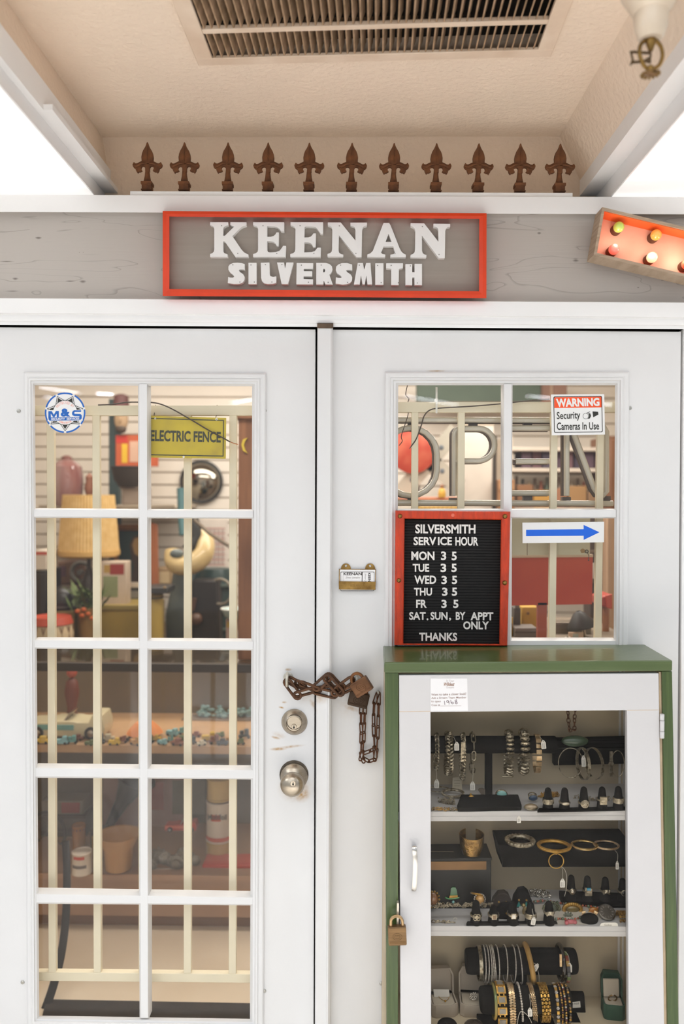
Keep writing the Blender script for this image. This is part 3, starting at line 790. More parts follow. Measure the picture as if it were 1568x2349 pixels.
GL = [
 [A([(113,103),(330,103),(330,138),(300,146),(278,160),(270,185),(270,265),(290,265),(402,155),(378,147),(355,136),(355,103),(548,103),(548,140),(505,152),(470,175),(380,270),(490,432),(520,465),(555,483),(573,490),(573,518),(415,518),(290,335),(270,330),(270,455),(285,475),(323,488),(323,518),(113,518),(113,484),(140,474),(157,457),(163,430),(163,185),(156,160),(140,147),(113,138)])],
 [A([(628,103),(1000,103),(1000,215),(965,215),(945,185),(915,162),(880,152),(797,150),(797,278),(840,278),(875,268),(895,250),(907,225),(935,225),(935,385),(910,385),(895,355),(870,337),(840,330),(797,330),(797,440),(808,460),(830,465),(900,462),(945,445),(972,412),(988,385),(1023,388),(1018,518),(628,518),(628,485),(660,475),(682,458),(688,430),(688,185),(680,160),(660,147),(628,138)])],
 [A([(1077,103),(1467,103),(1467,240),(1435,240),(1410,200),(1382,166),(1350,156),(1260,154),(1245,165),(1243,285),(1290,285),(1320,275),(1338,257),(1350,237),(1380,237),(1378,400),(1348,400),(1335,370),(1312,350),(1282,345),(1243,345),(1240,465),(1330,462),(1370,447),(1400,408),(1440,408),(1438,518),(1073,518),(1073,486),(1105,475),(1127,458),(1134,430),(1136,185),(1128,160),(1107,147),(1077,138)])],
 [B([(58,102),(207,102),(378,312),(378,185),(370,160),(350,145),(320,138),(320,104),(512,104),(512,138),(480,146),(463,160),(456,185),(450,502),(388,502),(187,250),(183,430),(190,455),(210,468),(238,475),(236,500),(54,498),(54,468),(85,458),(103,440),(108,410),(110,185),(102,160),(85,143),(58,135)])],
 [B([(705,108),(768,108),(785,135),(890,400),(912,442),(938,464),(963,475),(963,505),(783,505),(785,475),(820,470),(838,452),(818,380),(705,380),(675,452),(690,468),(725,475),(723,505),(515,502),(517,473),(550,462),(580,432),(695,130)]), B([(763,233),(797,328),(727,328)])],
 [B([(1018,110),(1175,113),(1340,325),(1340,190),(1331,167),(1312,155),(1283,150),(1283,117),(1477,120),(1477,152),(1442,160),(1427,175),(1420,200),(1415,515),(1345,515),(1150,255),(1150,430),(1158,458),(1175,472),(1202,480),(1200,510),(1016,508),(1018,478),(1045,468),(1063,450),(1070,420),(1074,200),(1065,172),(1045,152),(1018,142)])],
 [A([(527,605),(527,672),(500,668),(470,668),(456,680),(470,699),(510,728),(527,758),(525,795),(505,825),(465,843),(400,846),(325,832),(330,758),(350,766),(385,768),(402,756),(392,738),(352,705),(332,672),(332,635),(350,608),(390,592),(440,588),(490,593)])],
 [A([(573,590),(670,590),(670,846),(573,846)])],
 [A([(720,590),(823,586),(828,735),(840,752),(868,759),(905,752),(905,828),(870,842),(800,846),(760,835),(735,810),(725,770)])],
 [A([(915,586),(998,586),(1010,655),(1028,586),(1112,586),(1045,846),(970,846)])],
 [A([(1150,592),(1348,595),(1346,662),(1235,662),(1235,690),(1336,690),(1336,752),(1235,752),(1232,782),(1346,788),(1346,848),(1146,848)])],
 [B([(-76,572),(35,572),(78,585),(106,612),(112,650),(98,688),(75,708),(115,822),(30,822),(11,778),(6,822),(-76,822)]), B([(5,640),(23,640),(28,662),(20,680),(5,680)])],
 [B([(340,590),(342,655),(310,652),(280,652),(268,662),(285,680),(325,708),(341,740),(338,775),(315,805),(275,820),(220,823),(148,812),(152,738),(180,746),(212,746),(219,735),(200,715),(165,690),(150,655),(155,615),(180,590),(220,575),(280,573)])],
 [B([(405,573),(465,573),(480,650),(503,573),(553,573),(572,822),(518,822),(503,720),(487,822),(460,822),(443,715),(427,822),(360,822)])],
 [B([(608,576),(703,576),(703,826),(608,826)])],
 [B([(735,576),(930,576),(928,632),(882,642),(880,828),(793,828),(793,642),(735,632)])],
 [B([(958,585),(1037,585),(1037,680),(1064,680),(1064,582),(1150,582),(1150,830),(1064,830),(1062,740),(1037,740),(1037,830),(958,830)])],
]
LETW = mat('letter_white', 'ece9e6', 0.45, var=0.03, scale=9)
NAIL = mat('nail_dark', '85807a', 0.6)
for g in GL:
    mb = MB().poly(g, -0.0515, 0.0135)
    xs = [p[0] for p in g[0]]; ys = [p[1] for p in g[0]]
    mb.use(1)
    h = max(ys) - min(ys)
    for (x, y) in ((lerp(min(xs), max(xs), .30), min(ys) + h * .10), (lerp(min(xs), max(xs), .72), max(ys) - h * .10)):
        from_in = False; n = len(g[0]); j = n - 1
        for i in range(n):
            (xi, yi), (xj, yj) = g[0][i], g[0][j]
            if (yi > y) != (yj > y) and x < (xj - xi) * (y - yi) / (yj - yi) + xi: from_in = not from_in
            j = i
        if from_in: mb.lathe([(1.3 * S(-.05), 0), (0.9 * S(-.05), 0.0004)], P(x, y, -0.0515), (0, -1, 0), 8)
    new('letter', mb, [LETW, NAIL], sg, smooth=0)

# ================================================================== lit arrow box (marquee)
mq = thing('marquee_box', 'tilted wooden marquee arrow box with coloured bulbs, cut by the frame edge', 'lighted sign', P(1480, 610, -0.06))
WOODB = mat('weathered_box_wood', 'b7a18b', 0.7, hex2='9c866e', scale=6, stretch=(2, 2, 30), bump=0.3)
o_tl, o_bl = (1380.6, 475), (1361, 585); o_tr, o_br = (1650, 540), (1632, 650)
YFm, YBm = -0.094, -0.0385
ins = lambda f: None
def inset(q, w):
    c = [Vector(p) for p in q]; n = len(c); out = []
    for i in range(n):
        e0 = (c[i] - c[i - 1]).normalized(); e1 = (c[(i + 1) % n] - c[i]).normalized()
        out.append(tuple(c[i] + (e1 - e0).normalized() * w * sqrt(2) if abs(e0.dot(e1)) < .6 else c[i]))
    return out
oq = [o_tl, o_tr, o_br, o_bl]
iq = inset(oq, 6.5)
O3 = [P(x, y, YFm) for x, y in oq]; I3 = [P(x, y, YFm) for x, y in iq]
back = Vector((0, YBm - YFm, 0))
mb = MB().rings([[p + back for p in O3], O3, I3, [p + back for p in I3]])
new('box_rim', mb, WOODB, mq, smooth=0)
mb = MB().plate([[p + back * 0.86 for p in I3]], Vector((0, 0.004, 0)))
new('backboard', mb, mat('salmon_paint', 'f4c3a6', 0.6, hex2='eeb090', scale=9), mq)
mb = MB()
for a, b in ((0, 1), (1, 2), (2, 3), (3, 0)):
    w = Vector((0, 0, 0)); q0, q1 = I3[a], I3[b]; nrm = (sum(I3, Vector()) / 4 - (q0 + q1) / 2).normalized() * 0.001
    f0, f1 = q0 + back * 0.08 + nrm * 0.2, q1 + back * 0.08 + nrm * 0.2
    mb.hexa([f0, f1, f1 + nrm, f0 + nrm], [f0 + back * 0.78, f1 + back * 0.78, f1 + back * 0.78 + nrm, f0 + back * 0.78 + nrm])
new('painted_lining', mb, mat('orange_lining', 'ea6a2c', 0.55, var=0.1), mq, label='orange painted inner sides')
for (x, y, hx, em, lb) in ((1418.5, 521, 'b7cf62', 0.15, 'green bulb'), (1504, 539, 'f2a24a', 0.35, 'orange bulb'), (1407.5, 572, 'f08a78', 0.35, 'pink bulb'), (1494.5, 590.5, 'f4e3b4', 0.75, 'pale yellow bulb'), (1575, 606, 'e8694a', 0.3, 'red bulb'), (1592, 556, 'f2a24a', 0.3, 'orange bulb')):
    p = P(x, y, -0.072); k = S(-0.07)
    g = new('bulb', MB().ball(p, 12.2 * k, 20, 14), mat('bulb_' + hx, hx, 0.15, var=0.04, emit=em, coat=0.6), mq, label=lb)
    new('socket', MB().lathe([(9 * k, 0.0), (12 * k, -0.008), (12 * k, -0.024)], p + Vector((0, 0.004, 0)), (0, -1, 0), 20), mat('bulb_socket', '5b3a26', 0.6), g)
for (x, y, e, c) in ((1494, 585, 0.1, (1, 0.88, 0.76)), (1412, 560, 0.08, (1, .82, .72)), (1560, 590, .08, (1, .8, .68))):
    l = bpy.data.lights.new('bulb_light', 'POINT'); l.energy = e; l.color = c; l.shadow_soft_size = 0.01
    lo = bpy.data.objects.new('bulb_light', l); COL.objects.link(lo); lo.location = P(x, y, -0.083)

# ================================================================== stickers on the glass
YS = 0.0118
WHITEV = mat('vinyl_white', 'e9e7e4', 0.4, var=0.02)
BLUE = mat('vinyl_blue', '1760b4', 0.4, var=0.05)
INK = mat('ink_dark', '2c2a22', 0.5)
PALER = mat('faded_red_print', 'f0b0a2', 0.5)
cx, cy, zs = 80 + 775 * .0893, 880 + 747 * .0893, .0893
def circ(r, n=72, a0=0, a1=2 * pi): return [(cx + r * zs * cos(a0 + (a1 - a0) * i / n), cy + r * zs * sin(a0 + (a1 - a0) * i / n)) for i in range(n)]
mb = MB().poly([circ(515)], YS, 0.0007)
def arcband(r0, r1, a0, a1, n=12):
    return [(cx + r1 * zs * cos(a0 + (a1 - a0) * i / n), cy + r1 * zs * sin(a0 + (a1 - a0) * i / n)) for i in range(n + 1)] + [(cx + r0 * zs * cos(a1 + (a0 - a1) * i / n), cy + r0 * zs * sin(a1 + (a0 - a1) * i / n)) for i in range(n + 1)]
e = 0.0002
for i in range(7):
    a = pi / 2 + i * 2 * pi / 7
    mb.use(1).poly([arcband(480, 521, a + 0.06, a + 2 * pi / 7 - 0.06)], YS - e, 0)
    def pol(r, th): return (cx + r * zs * cos(th), cy + r * zs * sin(th))
    mb.use(0).poly([[pol(535, a), pol(330, a - .36), pol(330, a + .36)]], YS - 2 * e, 0)
    mb.use(2).poly([[pol(478, a), pol(322, a - .40), pol(322, a + .40)], [pol(452, a), pol(316, a + .35), pol(316, a - .35)]], YS - 3 * e, 0)
    mb.poly([[pol(425, a), pol(318, a - .225), pol(318, a + .225)]], YS - 3 * e, 0)
mb.use(2).poly([circ(322), list(reversed(circ(308)))], YS - 4 * e, 0)
mb.use(0).poly([circ(308)], YS - 4 * e, 0)
zx = lambda x: 80 + x * zs
zy = lambda y: 880 + y * zs
mb.use(0).poly([[(zx(325), zy(680)), (zx(940), zy(690)), (zx(1210), zy(660)), (zx(1230), zy(950)), (zx(325), zy(970))]], YS - 5 * e, 0)
mb.use(1)
mb.poly([[(zx(a), zy(b)) for a, b in ((345, 708), (432, 706), (486, 800), (540, 702), (614, 702), (614, 865), (562, 865), (558, 775), (500, 865), (472, 865), (408, 770), (410, 880), (345, 880))]], YS - 6 * e, 0)
letters(mb, '&', [(zx(660), zy(636)), (zx(910), zy(640)), (zx(910), zy(850)), (zx(660), zy(850))], YS - 6 * e, bold=.06)
mb.poly([[(zx(1186), zy(684)), (zx(1186), zy(728)), (zx(1030), zy(728)), (zx(1005), zy(748)), (zx(1020), zy(775)), (zx(1170), zy(780)), (zx(1203), zy(815)), (zx(1203), zy(890)), (zx(1180), zy(925)), (zx(1142), zy(925)), (zx(1142), zy(838)), (zx(1010), zy(835)), (zx(960), zy(810)), (zx(950), zy(750)), (zx(975), zy(700)), (zx(1010), zy(684))]], YS - 6 * e, 0)
mb.poly([[(zx(345), zy(850)), (zx(410), zy(870)), (zx(1145), zy(862)), (zx(1145), zy(940)), (zx(380), zy(952)), (zx(350), zy(920))]], YS - 6 * e, 0)
mb.use(0); letters(mb, 'SECURITY  SERVICES', [(zx(415), zy(885)), (zx(1140), zy(875)), (zx(1140), zy(926)), (zx(415), zy(938))], YS - 7 * e, bold=.03)
mb.use(3)
def arctext(s, r, amid, span, hh, flip=False):
    n = len(s)
    for i, ch in enumerate(s):
        if ch == ' ': continue
        t = (i + .5) / n - .5
        a = amid + (t * span if not flip else -t * span)
        rad = Vector((cos(a), sin(a))); tan = Vector((-sin(a), cos(a))) * (1 if not flip else -1); upv = rad if not flip else -rad
        w = abs(span) * r / n * .40; c0 = Vector((cx, cy)) + rad * r * zs
        q = [c0 - tan * w * zs + upv * hh * zs, c0 + tan * w * zs + upv * hh * zs, c0 + tan * w * zs - upv * hh * zs, c0 - tan * w * zs - upv * hh * zs]
        letters(mb, ch, [tuple(p) for p in q], YS - 6 * e, bold=.02)
arctext('PROTECTED BY', 258, -pi / 2 - .02, 2.0, 33)
arctext('361-907-0651', 262, pi / 2, 1.25, 26, True)
new('badge_sticker', mb, [WHITEV, BLUE, INK, PALER], label='round blue and white M&S SECURITY SERVICES star sticker', cat='sticker', smooth=0, kind=None)

mb = MB().slab([(1263, 905), (1385, 904), (1387, 997), (1265, 998.5)], YS, 0.0007)
def rrect(q, r, n=4):
    out = []
    for i in range(4):
        c = Vector(q[i]); a = Vector(q[i - 1]); b = Vector(q[(i + 1) % 4]); da = (a - c).normalized(); dbv = (b - c).normalized()
        for s in range(n + 1):
            t = s / n; out.append(tuple(c + da * r * (1 - t) ** 2 + dbv * r * t ** 2))
    return out
bq = [(1268.5, 909.5), (1380, 908), (1382, 991.5), (1270, 993)]
mb.use(2).poly([rrect(bq, 4), list(reversed(rrect(inset(bq, 1.7), 3)))], YS - e, 0)
mb.use(1).poly([[(1270.5, 911.5), (1378.5, 910), (1379, 934.5), (1271, 936)]], YS - e, 0)
mb.use(0); letters(mb, 'WARNING', [(1274, 914.5), (1374, 912.5), (1374.5, 931.5), (1276, 934)], YS - 2 * e, bold=.045)
mb.use(2)
letters(mb, 'Security', [(1276, 945), (1330, 943), (1330.5, 965), (1276.5, 967)], YS - 2 * e, bold=.015)
letters(mb, 'Cameras In Use', [(1276.5, 969), (1373, 968), (1373.5, 985.5), (1276.5, 986.5)], YS - 2 * e, bold=.015)
sc = 250 / 1568; qx = lambda x: 1165 + x * sc; qy = lambda y: 880 + y * sc
def cc(x, y, r, n=24): return [(qx(x + r * cos(2 * pi * i / n)), qy(y + r * sin(2 * pi * i / n))) for i in range(n)]
mb.poly([cc(1115, 467, 43), list(reversed(cc(1115, 467, 38)))], YS - 2 * e, 0)
mb.poly([[(qx(1150), qy(425)), (qx(1180), qy(430)), (qx(1190), qy(465)), (qx(1175), qy(500)), (qx(1140), qy(508)), (qx(1160), qy(480)), (qx(1163), qy(450))]], YS - 2 * e, 0)
mb.poly([[(qx(1120), qy(424)), (qx(1175), qy(400)), (qx(1178), qy(406)), (qx(1128), qy(430))]], YS - 2 * e, 0)
mb.poly([[(qx(1212), qy(400)), (qx(1292), qy(405)), (qx(1298), qy(445)), (qx(1222), qy(485))]], YS - 2 * e, 0)
new('warning_sticker', mb, [WHITEV, mat('vinyl_orange', 'f2531c', 0.4), INK], label='white and orange WARNING Security Cameras In Use sticker', cat='sticker', smooth=0)
mb = MB().slab([(1197.5, 1199), (1385, 1196.5), (1384.5, 1244), (1198, 1246)], YS, 0.0007)
mb.use(1).poly([[(1206, 1215.3), (1338, 1213.8), (1337.8, 1204), (1374.2, 1221), (1338, 1238.5), (1338, 1229), (1206, 1230)]], YS - e, 0)
new('arrow_sticker', mb, [WHITEV, mat('arrow_blue', '1463d6', 0.4, var=0.04)], label='white strip sticker with a long blue arrow', cat='sticker', smooth=0)

# ================================================================== security grilles behind the glass
def grille(name, label, rail, bars, sill, Y):
    T = thing(name, label, 'security grille', P((rail[0] + rail[2]) / 2, 2240, Y))
    t = 0.019
    x0, y0, x1, y1 = rail
    new('rail', MB().slab([(x0, y0), (x1, y0), (x1, y1), (x0, y1)], Y, t), CREAM, T, bevel=0.0015)
    if sill: 
        a, b = sill
        new('rail', MB().slab([(x0 + 8, a), (x1 - 4, a + 6), (x1 - 4, b + 6), (x0 + 8, b)], Y, t), CREAM, T, bevel=0.0015)
    for (xa, xb, ya, yb, w) in bars:
        new('grille_bar', MB().slab([(xa - w / 2, ya), (xa + w / 2, ya), (xb + w / 2, yb), (xb - w / 2, yb)], Y + 0.002, 0.015), CREAM, T, bevel=0.0012)
    return T
grille('window_grille', 'cream iron bar grille behind the left door glass', (30, 930, 660, 953), [(10, 16, 950, 2236, 17)] + [(115 + 104.8 * i, 119.5 + 103.3 * i, 951, 2236, 17) for i in range(5)] + [(636, 632, 950, 2236, 17)], (2230, 2250), 0.052)
grille('window_grille', 'cream iron bar grille behind the OPEN tubes and right door glass', (850, 922, 1480, 946), [(848, 850, 945, 2236, 16)] + [(951.5 + 106.6 * i, 948.5 + 103.5 * i, 945, 2236, 15.5) for i in range(5)] + [(1474, 1462, 945, 2236, 16)], (2230, 2250), 0.052)

# ================================================================== ELECTRIC FENCE plate
ef = thing('hanging_sign', 'yellow metal ELECTRIC FENCE plate hung on wire behind the glass', 'sign', P(430, 1052, 0.034))
YE = 0.034
efq = [(322, 953), (518.5, 958.5), (517.5, 1052.5), (322, 1049)]
mb = MB().slab(efq, YE, 0.0015)
mb.use(1).poly([inset(efq, 5.0), list(reversed(inset(efq, 7.3)))], YE - 0.0003, 0)
letters(mb, 'ELECTRIC FENCE', [(345, 986), (506.5, 990.5), (506, 1015.5), (344.5, 1012)], YE - 0.0003, bold=.034)
mb.use(2)
for (x, y, r) in ((356, 960, 2.6), (496.5, 962, 3.0), (421, 1048, 2.6)):
    mb.lathe([(r * S(YE), 0), (r * .6 * S(YE), 0.0008)], P(x, y, YE), (0, -1, 0), 12)
new('plate', mb, [mat('yellow_enamel', 'c3ab24', 0.4, hex2='a8912a', scale=20, lo=.45, hi=.8, detail=8), mat('enamel_print', '3b3a22', 0.5), mat('white_rivet', 'e8e4d8', 0.5)], ef, smooth=0)
WIRE = mat('dark_wire', '4a3b2c', 0.55, 0.3)
for pts in ([(356, 961), (353, 955), (355, 943), (357, 929)], [(497, 963), (494.5, 958), (497, 950), (497.5, 929)]):
    new('hook_wire', MB().tube(bez([P(x, y, YE - 0.002 + 0.012 * i) for i, (x, y) in enumerate(pts)], 5), 0.0009, 6), WIRE, ef)
cb = thing('loose_wire', 'dark electric wire with bare copper end drooping across the yellow plate', 'wire', P(400, 1020, 0.026))
new('insulation', MB().tube(bez([P(x, y, .027) for x, y in ((225, 929), (258, 927.5), (290, 923), (320, 922.5), (345, 923), (368, 927), (396, 939), (440, 964), (480, 988), (512, 1005), (528, 1014))], 5), 0.0017, 8), WIRE, cb)
new('copper_end', MB().tube(bez([P(x, y, .027) for x, y in ((527, 1013), (536, 1017), (546, 1019.5))], 4), [0.0014] * 8 + [0.0006], 6), mat('copper', 'b8774a', 0.4, 0.8), cb)

# ================================================================== OPEN neon tubes
TUBE = mat('unlit_neon_tube', 'bdb49f', 0.12, var=0.06, scale=9, coat=0.8)
TUBEB = mat('neon_backing', '5d4d3e', 0.5, var=0.1)
YN = 0.082
nn = thing('neon_sign', 'large unlit OPEN sign of grey glass tubes behind the right door', 'neon sign', P(1160, 1160, YN))
tr = 6.6 * S(YN)
def ntube(name, pts, r=tr, closed=False):
    P3 = [P(x, y, YN) for x, y in pts]
    o = new(name, MB().tube(P3, r, 12, closed), TUBE, nn)
    new('tube_backing', MB().tube([p + Vector((-0.004, 0.017, -0.001)) for p in P3], r * 1.05, 8, closed), TUBEB, o)
    return o
def stadium(x0, y0, x1, y1, n=10):
    r = (x1 - x0) / 2; cxx = (x0 + x1) / 2; out = []
    for i in range(n + 1): out.append((cxx - r * cos(pi * i / n), y0 + r - r * sin(pi * i / n)))
    for i in range(n + 1): out.append((cxx + r * cos(pi * i / n), y1 - r + r * sin(pi * i / n)))
    return out
ntube('letter_tube', stadium(881, 981, 1002, 1137), closed=True)
ntube('letter_tube', [(1042, 1137), (1042, 1000)] + [(1042 + 13 * (1 - cos(t * pi / 10)), 998 - 14 * sin(t * pi / 10)) for t in range(1, 5)] + [(1056, 983), (1090, 983)] + [(1098 + 36 * sin(pi * i / 12), 1020 - 37 * cos(pi * i / 12)) for i in range(0, 13)] + [(1044, 1057)])
ntube('letter_tube', [(1262, 982), (1172, 982), (1163, 990), (1162, 1123), (1172, 1131), (1262, 1131)])
ntube('letter_tube', [(1262, 1058.5), (1182, 1058.5)])
ntube('letter_tube', [(1299, 1137), (1299, 985), (1306, 978), (1312, 985), (1362, 1120), (1372, 1134), (1382, 1137), (1390, 1128), (1390, 990), (1382, 978)])
ntube('border_tube', [(860, 962.5), (1330, 964)])
ntube('border_tube', [(860, 1153), (1405, 1155)])
for (x, y0, y1) in ((945, 968, 978), (1085, 969, 978), (945, 1142, 1149), (1040, 1142, 1150), (1210, 970, 977), (1210, 1136, 1150), (1299, 1140, 1150), (1390, 1138, 1150)):
    new('tube_support', MB().slab([(x - 10, y0), (x + 10, y0), (x + 10, y1), (x - 10, y1)], YN + 0.008, 0.018), TUBEB, nn)
new('power_cord', MB().tube(bez([P(x, y, .040) for x, y in ((1260, 916), (1205, 920), (1150, 926), (1080, 932), (1010, 936), (985, 941), (972, 955), (966, 975), (955, 1005), (944, 1022), (938, 1030))], 6), [0.0016] * 55 + [0.0014, 0.0012, 0.001, 0.0008, 0.0006, 0.0004], 8), WIRE, nn)
new('cable_tie', MB().slab([(998.5, 888), (1003, 888), (1003, 948), (998.5, 948)], .0375, .001).slab([(996, 915), (1004, 915), (1004, 921), (996, 921)], .036, .003), mat('nylon_tie', 'd9d3c4', 0.4), nn)
new('cord_tail', MB().tube(bez([P(x, y, .06) for x, y in ((934, 884), (930, 905), (937, 915), (933, 930), (936, 948), (928, 975), (920, 1000), (922, 1012), (915, 1022))], 5), 0.0012, 6), WIRE, nn)

# ================================================================== letter board
lb = thing('letter_board', 'red framed black letter board listing SILVERSMITH SERVICE HOUR times', 'letter board', P(1035, 1481, -0.02))
LBW = mat('worn_red_frame', 'd03c0c', 0.5, hex2='a5300e', scale=7, stretch=(14, 1, 3), bump=0.35, bscale=50)
lo_, li_ = [(906.5, 1171), (1170, 1173.5), (1163, 1481), (904, 1480)], [(927.5, 1190), (1148.5, 1192.5), (1144.5, 1477), (924.5, 1476)]
new('board_frame', frame_rings(MB(), lo_, li_, ((0, -0.0055), (0.0, -0.026), (0.08, -0.029), (0.9, -0.029), (1.0, -0.026), (1.0, -0.010))), LBW, lb, smooth=0)
FELT = mat('black_felt', '1b1918', 0.95, var=0.2, scale=60)
mb = MB(); y = 1186.0
mb.slab([(915, 1180), (1160, 1182), (1156, 1480), (913, 1479)], -0.0075, 0.002)
for i in range(46):
    yy = 1186 + i * 6.42
    mb.slab([(920, yy), (1156, yy + 1.6), (1156, yy + 6.5), (920, yy + 4.9)], -0.0095, 0.003)
new('felt_panel', mb, FELT, lb, bevel=0.0006, seg=1)
LTR = mat('letter_plastic', 'e6e1da', 0.45, var=0.02)
BOARD = [('SILVERSMITH', 952, 1203, 1090, 1224), ('SERV', 948, 1231.5, 1000, 1251), ('ICE', 1004, 1231.5, 1036, 1251), ('HOUR', 1044, 1231.5, 1096.5, 1252), ('MON', 943, 1265, 996, 1285), ('3', 1011, 1265, 1023, 1285), ('5', 1035.5, 1265.5, 1047, 1285.5),
         ('TUE', 946, 1293.6, 984, 1312), ('3', 1010, 1293, 1023, 1312.5), ('5', 1035, 1293, 1047, 1312.5), ('WED', 950, 1320.5, 1000, 1339.5), ('3', 1012, 1321, 1024.5, 1340), ('5', 1036, 1321, 1048, 1340), ('THU', 949, 1348.5, 990.5, 1366.5), ('3', 1013.5, 1348, 1026, 1367), ('5', 1036, 1348, 1048, 1367),
         ('FR', 954, 1376, 978.5, 1394.5), ('3', 1012, 1376, 1024, 1395), ('5', 1039, 1376, 1051, 1395), ('SAT', 938, 1404, 976, 1422), ('.', 978, 1418.5, 982, 1423), ('SUN', 987, 1404, 1026, 1422), (',', 1029.5, 1417, 1034, 1424.5), ('BY', 1045, 1404, 1067, 1422), ('APPT', 1079, 1404.5, 1131, 1423),
         ('ONLY', 1062, 1425.5, 1121, 1444), ('THANKS', 961, 1451.5, 1048, 1470.5)]
for s, x0, y0, x1, y1 in BOARD:
    w = MB(); sl = 0.0055 * (x1 - x0)
    letters(w, s, [(x0, y0 - sl * .3), (x1, y0 + sl * .3), (x1, y1 + sl * .3), (x0, y1 - sl * .3)], -0.0125, 0.0028, bold=.028)
    for piece in islands(w): new('board_letter', piece, LTR, lb, smooth=0)
for (x, y, m, r) in ((917, 1184, BRASS, 5), (1157.5, 1184.5, BRASS, 5.5), (914.5, 1331.5, BRASS, 5), (1157, 1337, BRASS, 5.5)):
    kk = r * S(-.03)
    new('brass_tack', MB().lathe([(kk, 0), (kk * .96, kk * .35), (kk * .7, kk * .7), (kk * .3, kk * .9), (0.01 * kk, kk * .93)], P(x, y, -0.029), (0, -1, 0), 16), BRASS, lb)
new('red_screw', MB().lathe([(4.5 * S(-.03), 0), (4 * S(-.03), 0.0015), (0.2 * S(-.03), 0.002)], P(1038, 1182, -0.029), (0, -1, 0), 14), mat('painted_screw', 'd8674f', 0.4), lb)

# ================================================================== business card holder
ch = thing('card_holder', 'small polished brass card holder screwed to the white door', 'card holder', P(819, 1353, -0.006))
k = S(0)
mb = MB().poly([[(777, 1305), (861.5, 1305), (860.5, 1352), (777, 1352)]], -0.003, 0.003)
for cx_ in (793, 848.5):
    mb.poly([[(cx_ + 11.3 * cos(pi * i / 16), 1305 - 12.5 * sin(pi * i / 16)) for i in range(17)]], -0.0032, 0.0032)
new('back_plate', mb, GOLDBR, ch, bevel=0.0006)
mb = MB().slab([(776.5, 1333.5), (861.5, 1334.5), (860.5, 1353), (777, 1352)], -0.013, 0.0015).slab([(776.5, 1350.5), (861.5, 1351), (860.5, 1353), (777, 1352)], -0.012, 0.012)
mb.slab([(776.5, 1333.5), (778.5, 1333.5), (778.5, 1352), (777, 1352)], -0.012, 0.012).slab([(859.5, 1334.5), (861.5, 1334.5), (860.5, 1353), (858.8, 1353)], -0.012, 0.012)
mb.slab([(801, 1338), (834, 1338), (834, 1347.5), (801, 1347.5)], -0.0138, 0.001)
new('pocket', mb, GOLDBR, ch, bevel=0.0004)
mb = MB(); letters(mb, 'KEENAN', (803.5, 1340, 831.5, 1345.5), -0.0139, 0.0005, bold=.02)
new('embossed_name', mb, mat('dark_brass', '8a6a3a', 0.5, .8), ch, smooth=0)
for cx_ in (793, 848.5):
    new('screw', MB().ball(P(cx_, 1298, -0.0035), 3 * k, 10, 6, (1, .5, 1)), SCREW, ch)
cd = thing('business_card', 'stack of white KEENAN Silver Jewelry cards in the brass holder', 'business card', P(819, 1350, -0.006))
mb = MB().slab([(779, 1307), (860, 1307.5), (859, 1350), (779, 1350)], -0.0105, 0.0065)
mb.use(1)
def line(mb, x0, y0, x1, y1, w, Y):
    d = Vector((x1 - x0, y1 - y0)).normalized(); n = Vector((-d.y, d.x)) * w / 2
    return mb.poly([[(x0 + n.x, y0 + n.y), (x1 + n.x, y1 + n.y), (x1 - n.x, y1 - n.y), (x0 - n.x, y0 - n.y)]], Y, 0)
Yc_ = -0.0107
bq = [(780.5, 1311.5), (858.5, 1311.5), (858, 1356), (780.5, 1356)]
mb.poly([rrect(bq, 3), list(reversed(rrect(inset(bq, 1.1), 2.4)))], Yc_, 0)
line(mb, 830.5, 1312, 830, 1335, 1.6, Yc_)
letters(mb, 'KEENAN', (787.5, 1313, 829.5, 1319.7), Yc_, bold=.03)
letters(mb, 'KEEN', [(849.8, 1314), (849.8, 1334.5), (843.6, 1334.5), (843.6, 1314)], Yc_, bold=.03)
mb.use(2); letters(mb, 'Silver Jewelry', (792, 1322.5, 826, 1328.5), Yc_, shear=.35)
letters(mb, 'Silver J', [(839.5, 1315), (839.5, 1334), (835, 1334), (835, 1315)], Yc_, shear=.35)
for xx in (784, 788): line(mb, xx, 1320, xx, 1333, .5, Yc_)
new('card', mb, [mat('card_stock', 'efecea', 0.6, var=.02), mat('card_ink', '35302b', 0.6), mat('card_script', '7a716a', 0.6)], cd, smooth=0)

# ================================================================== chains and padlocks across the doors
hc = thing('door_chain', 'heavy rusty chain doubled between the two door eyes', 'chain', P(735, 1600, -0.03))
kk = S(-0.03)
LK = [((660, 1558), (687, 1573), -.026, (0.25, 1, .1)), ((656, 1561), (685, 1600), -.034, (0, 1, .2)), ((680, 1565), (699, 1578), -.030, (.2, 1, .6)), ((688, 1567), (733, 1584), -.040, (0, .8, .7)), ((677, 1594), (728, 1580), -.036, (0, .8, .6)),
      ((722, 1580), (757, 1549), -.044, (0, 1, .1)), ((719, 1583), (770, 1595), -.040, (0, .9, .3)), ((733, 1577), (775, 1577), -.032, (0, .5, 1)), ((746, 1552), (784, 1592), -.050, (0, 1, .1)), ((753, 1550), (784, 1585), -.038, (0, .9, .3)),
      ((776, 1580), (808, 1557), -.042, (.1, .8, .5)), ((779, 1590), (810, 1576), -.036, (0, .6, .8)), ((764, 1592), (786, 1572), -.046, (.1, .8, .3))]
for (a, b, Y, n) in LK:
    pa, pb = P(a[0], a[1], Y), P(b[0], b[1], Y)
    d = (pb - pa).normalized(); pa -= d * 2.5 * kk; pb += d * 2.5 * kk
    new('chain_link', MB().tube(link_pts(pa, pb, 16 * kk, n), 3.4 * kk, 8, True), CHAINM, hc)

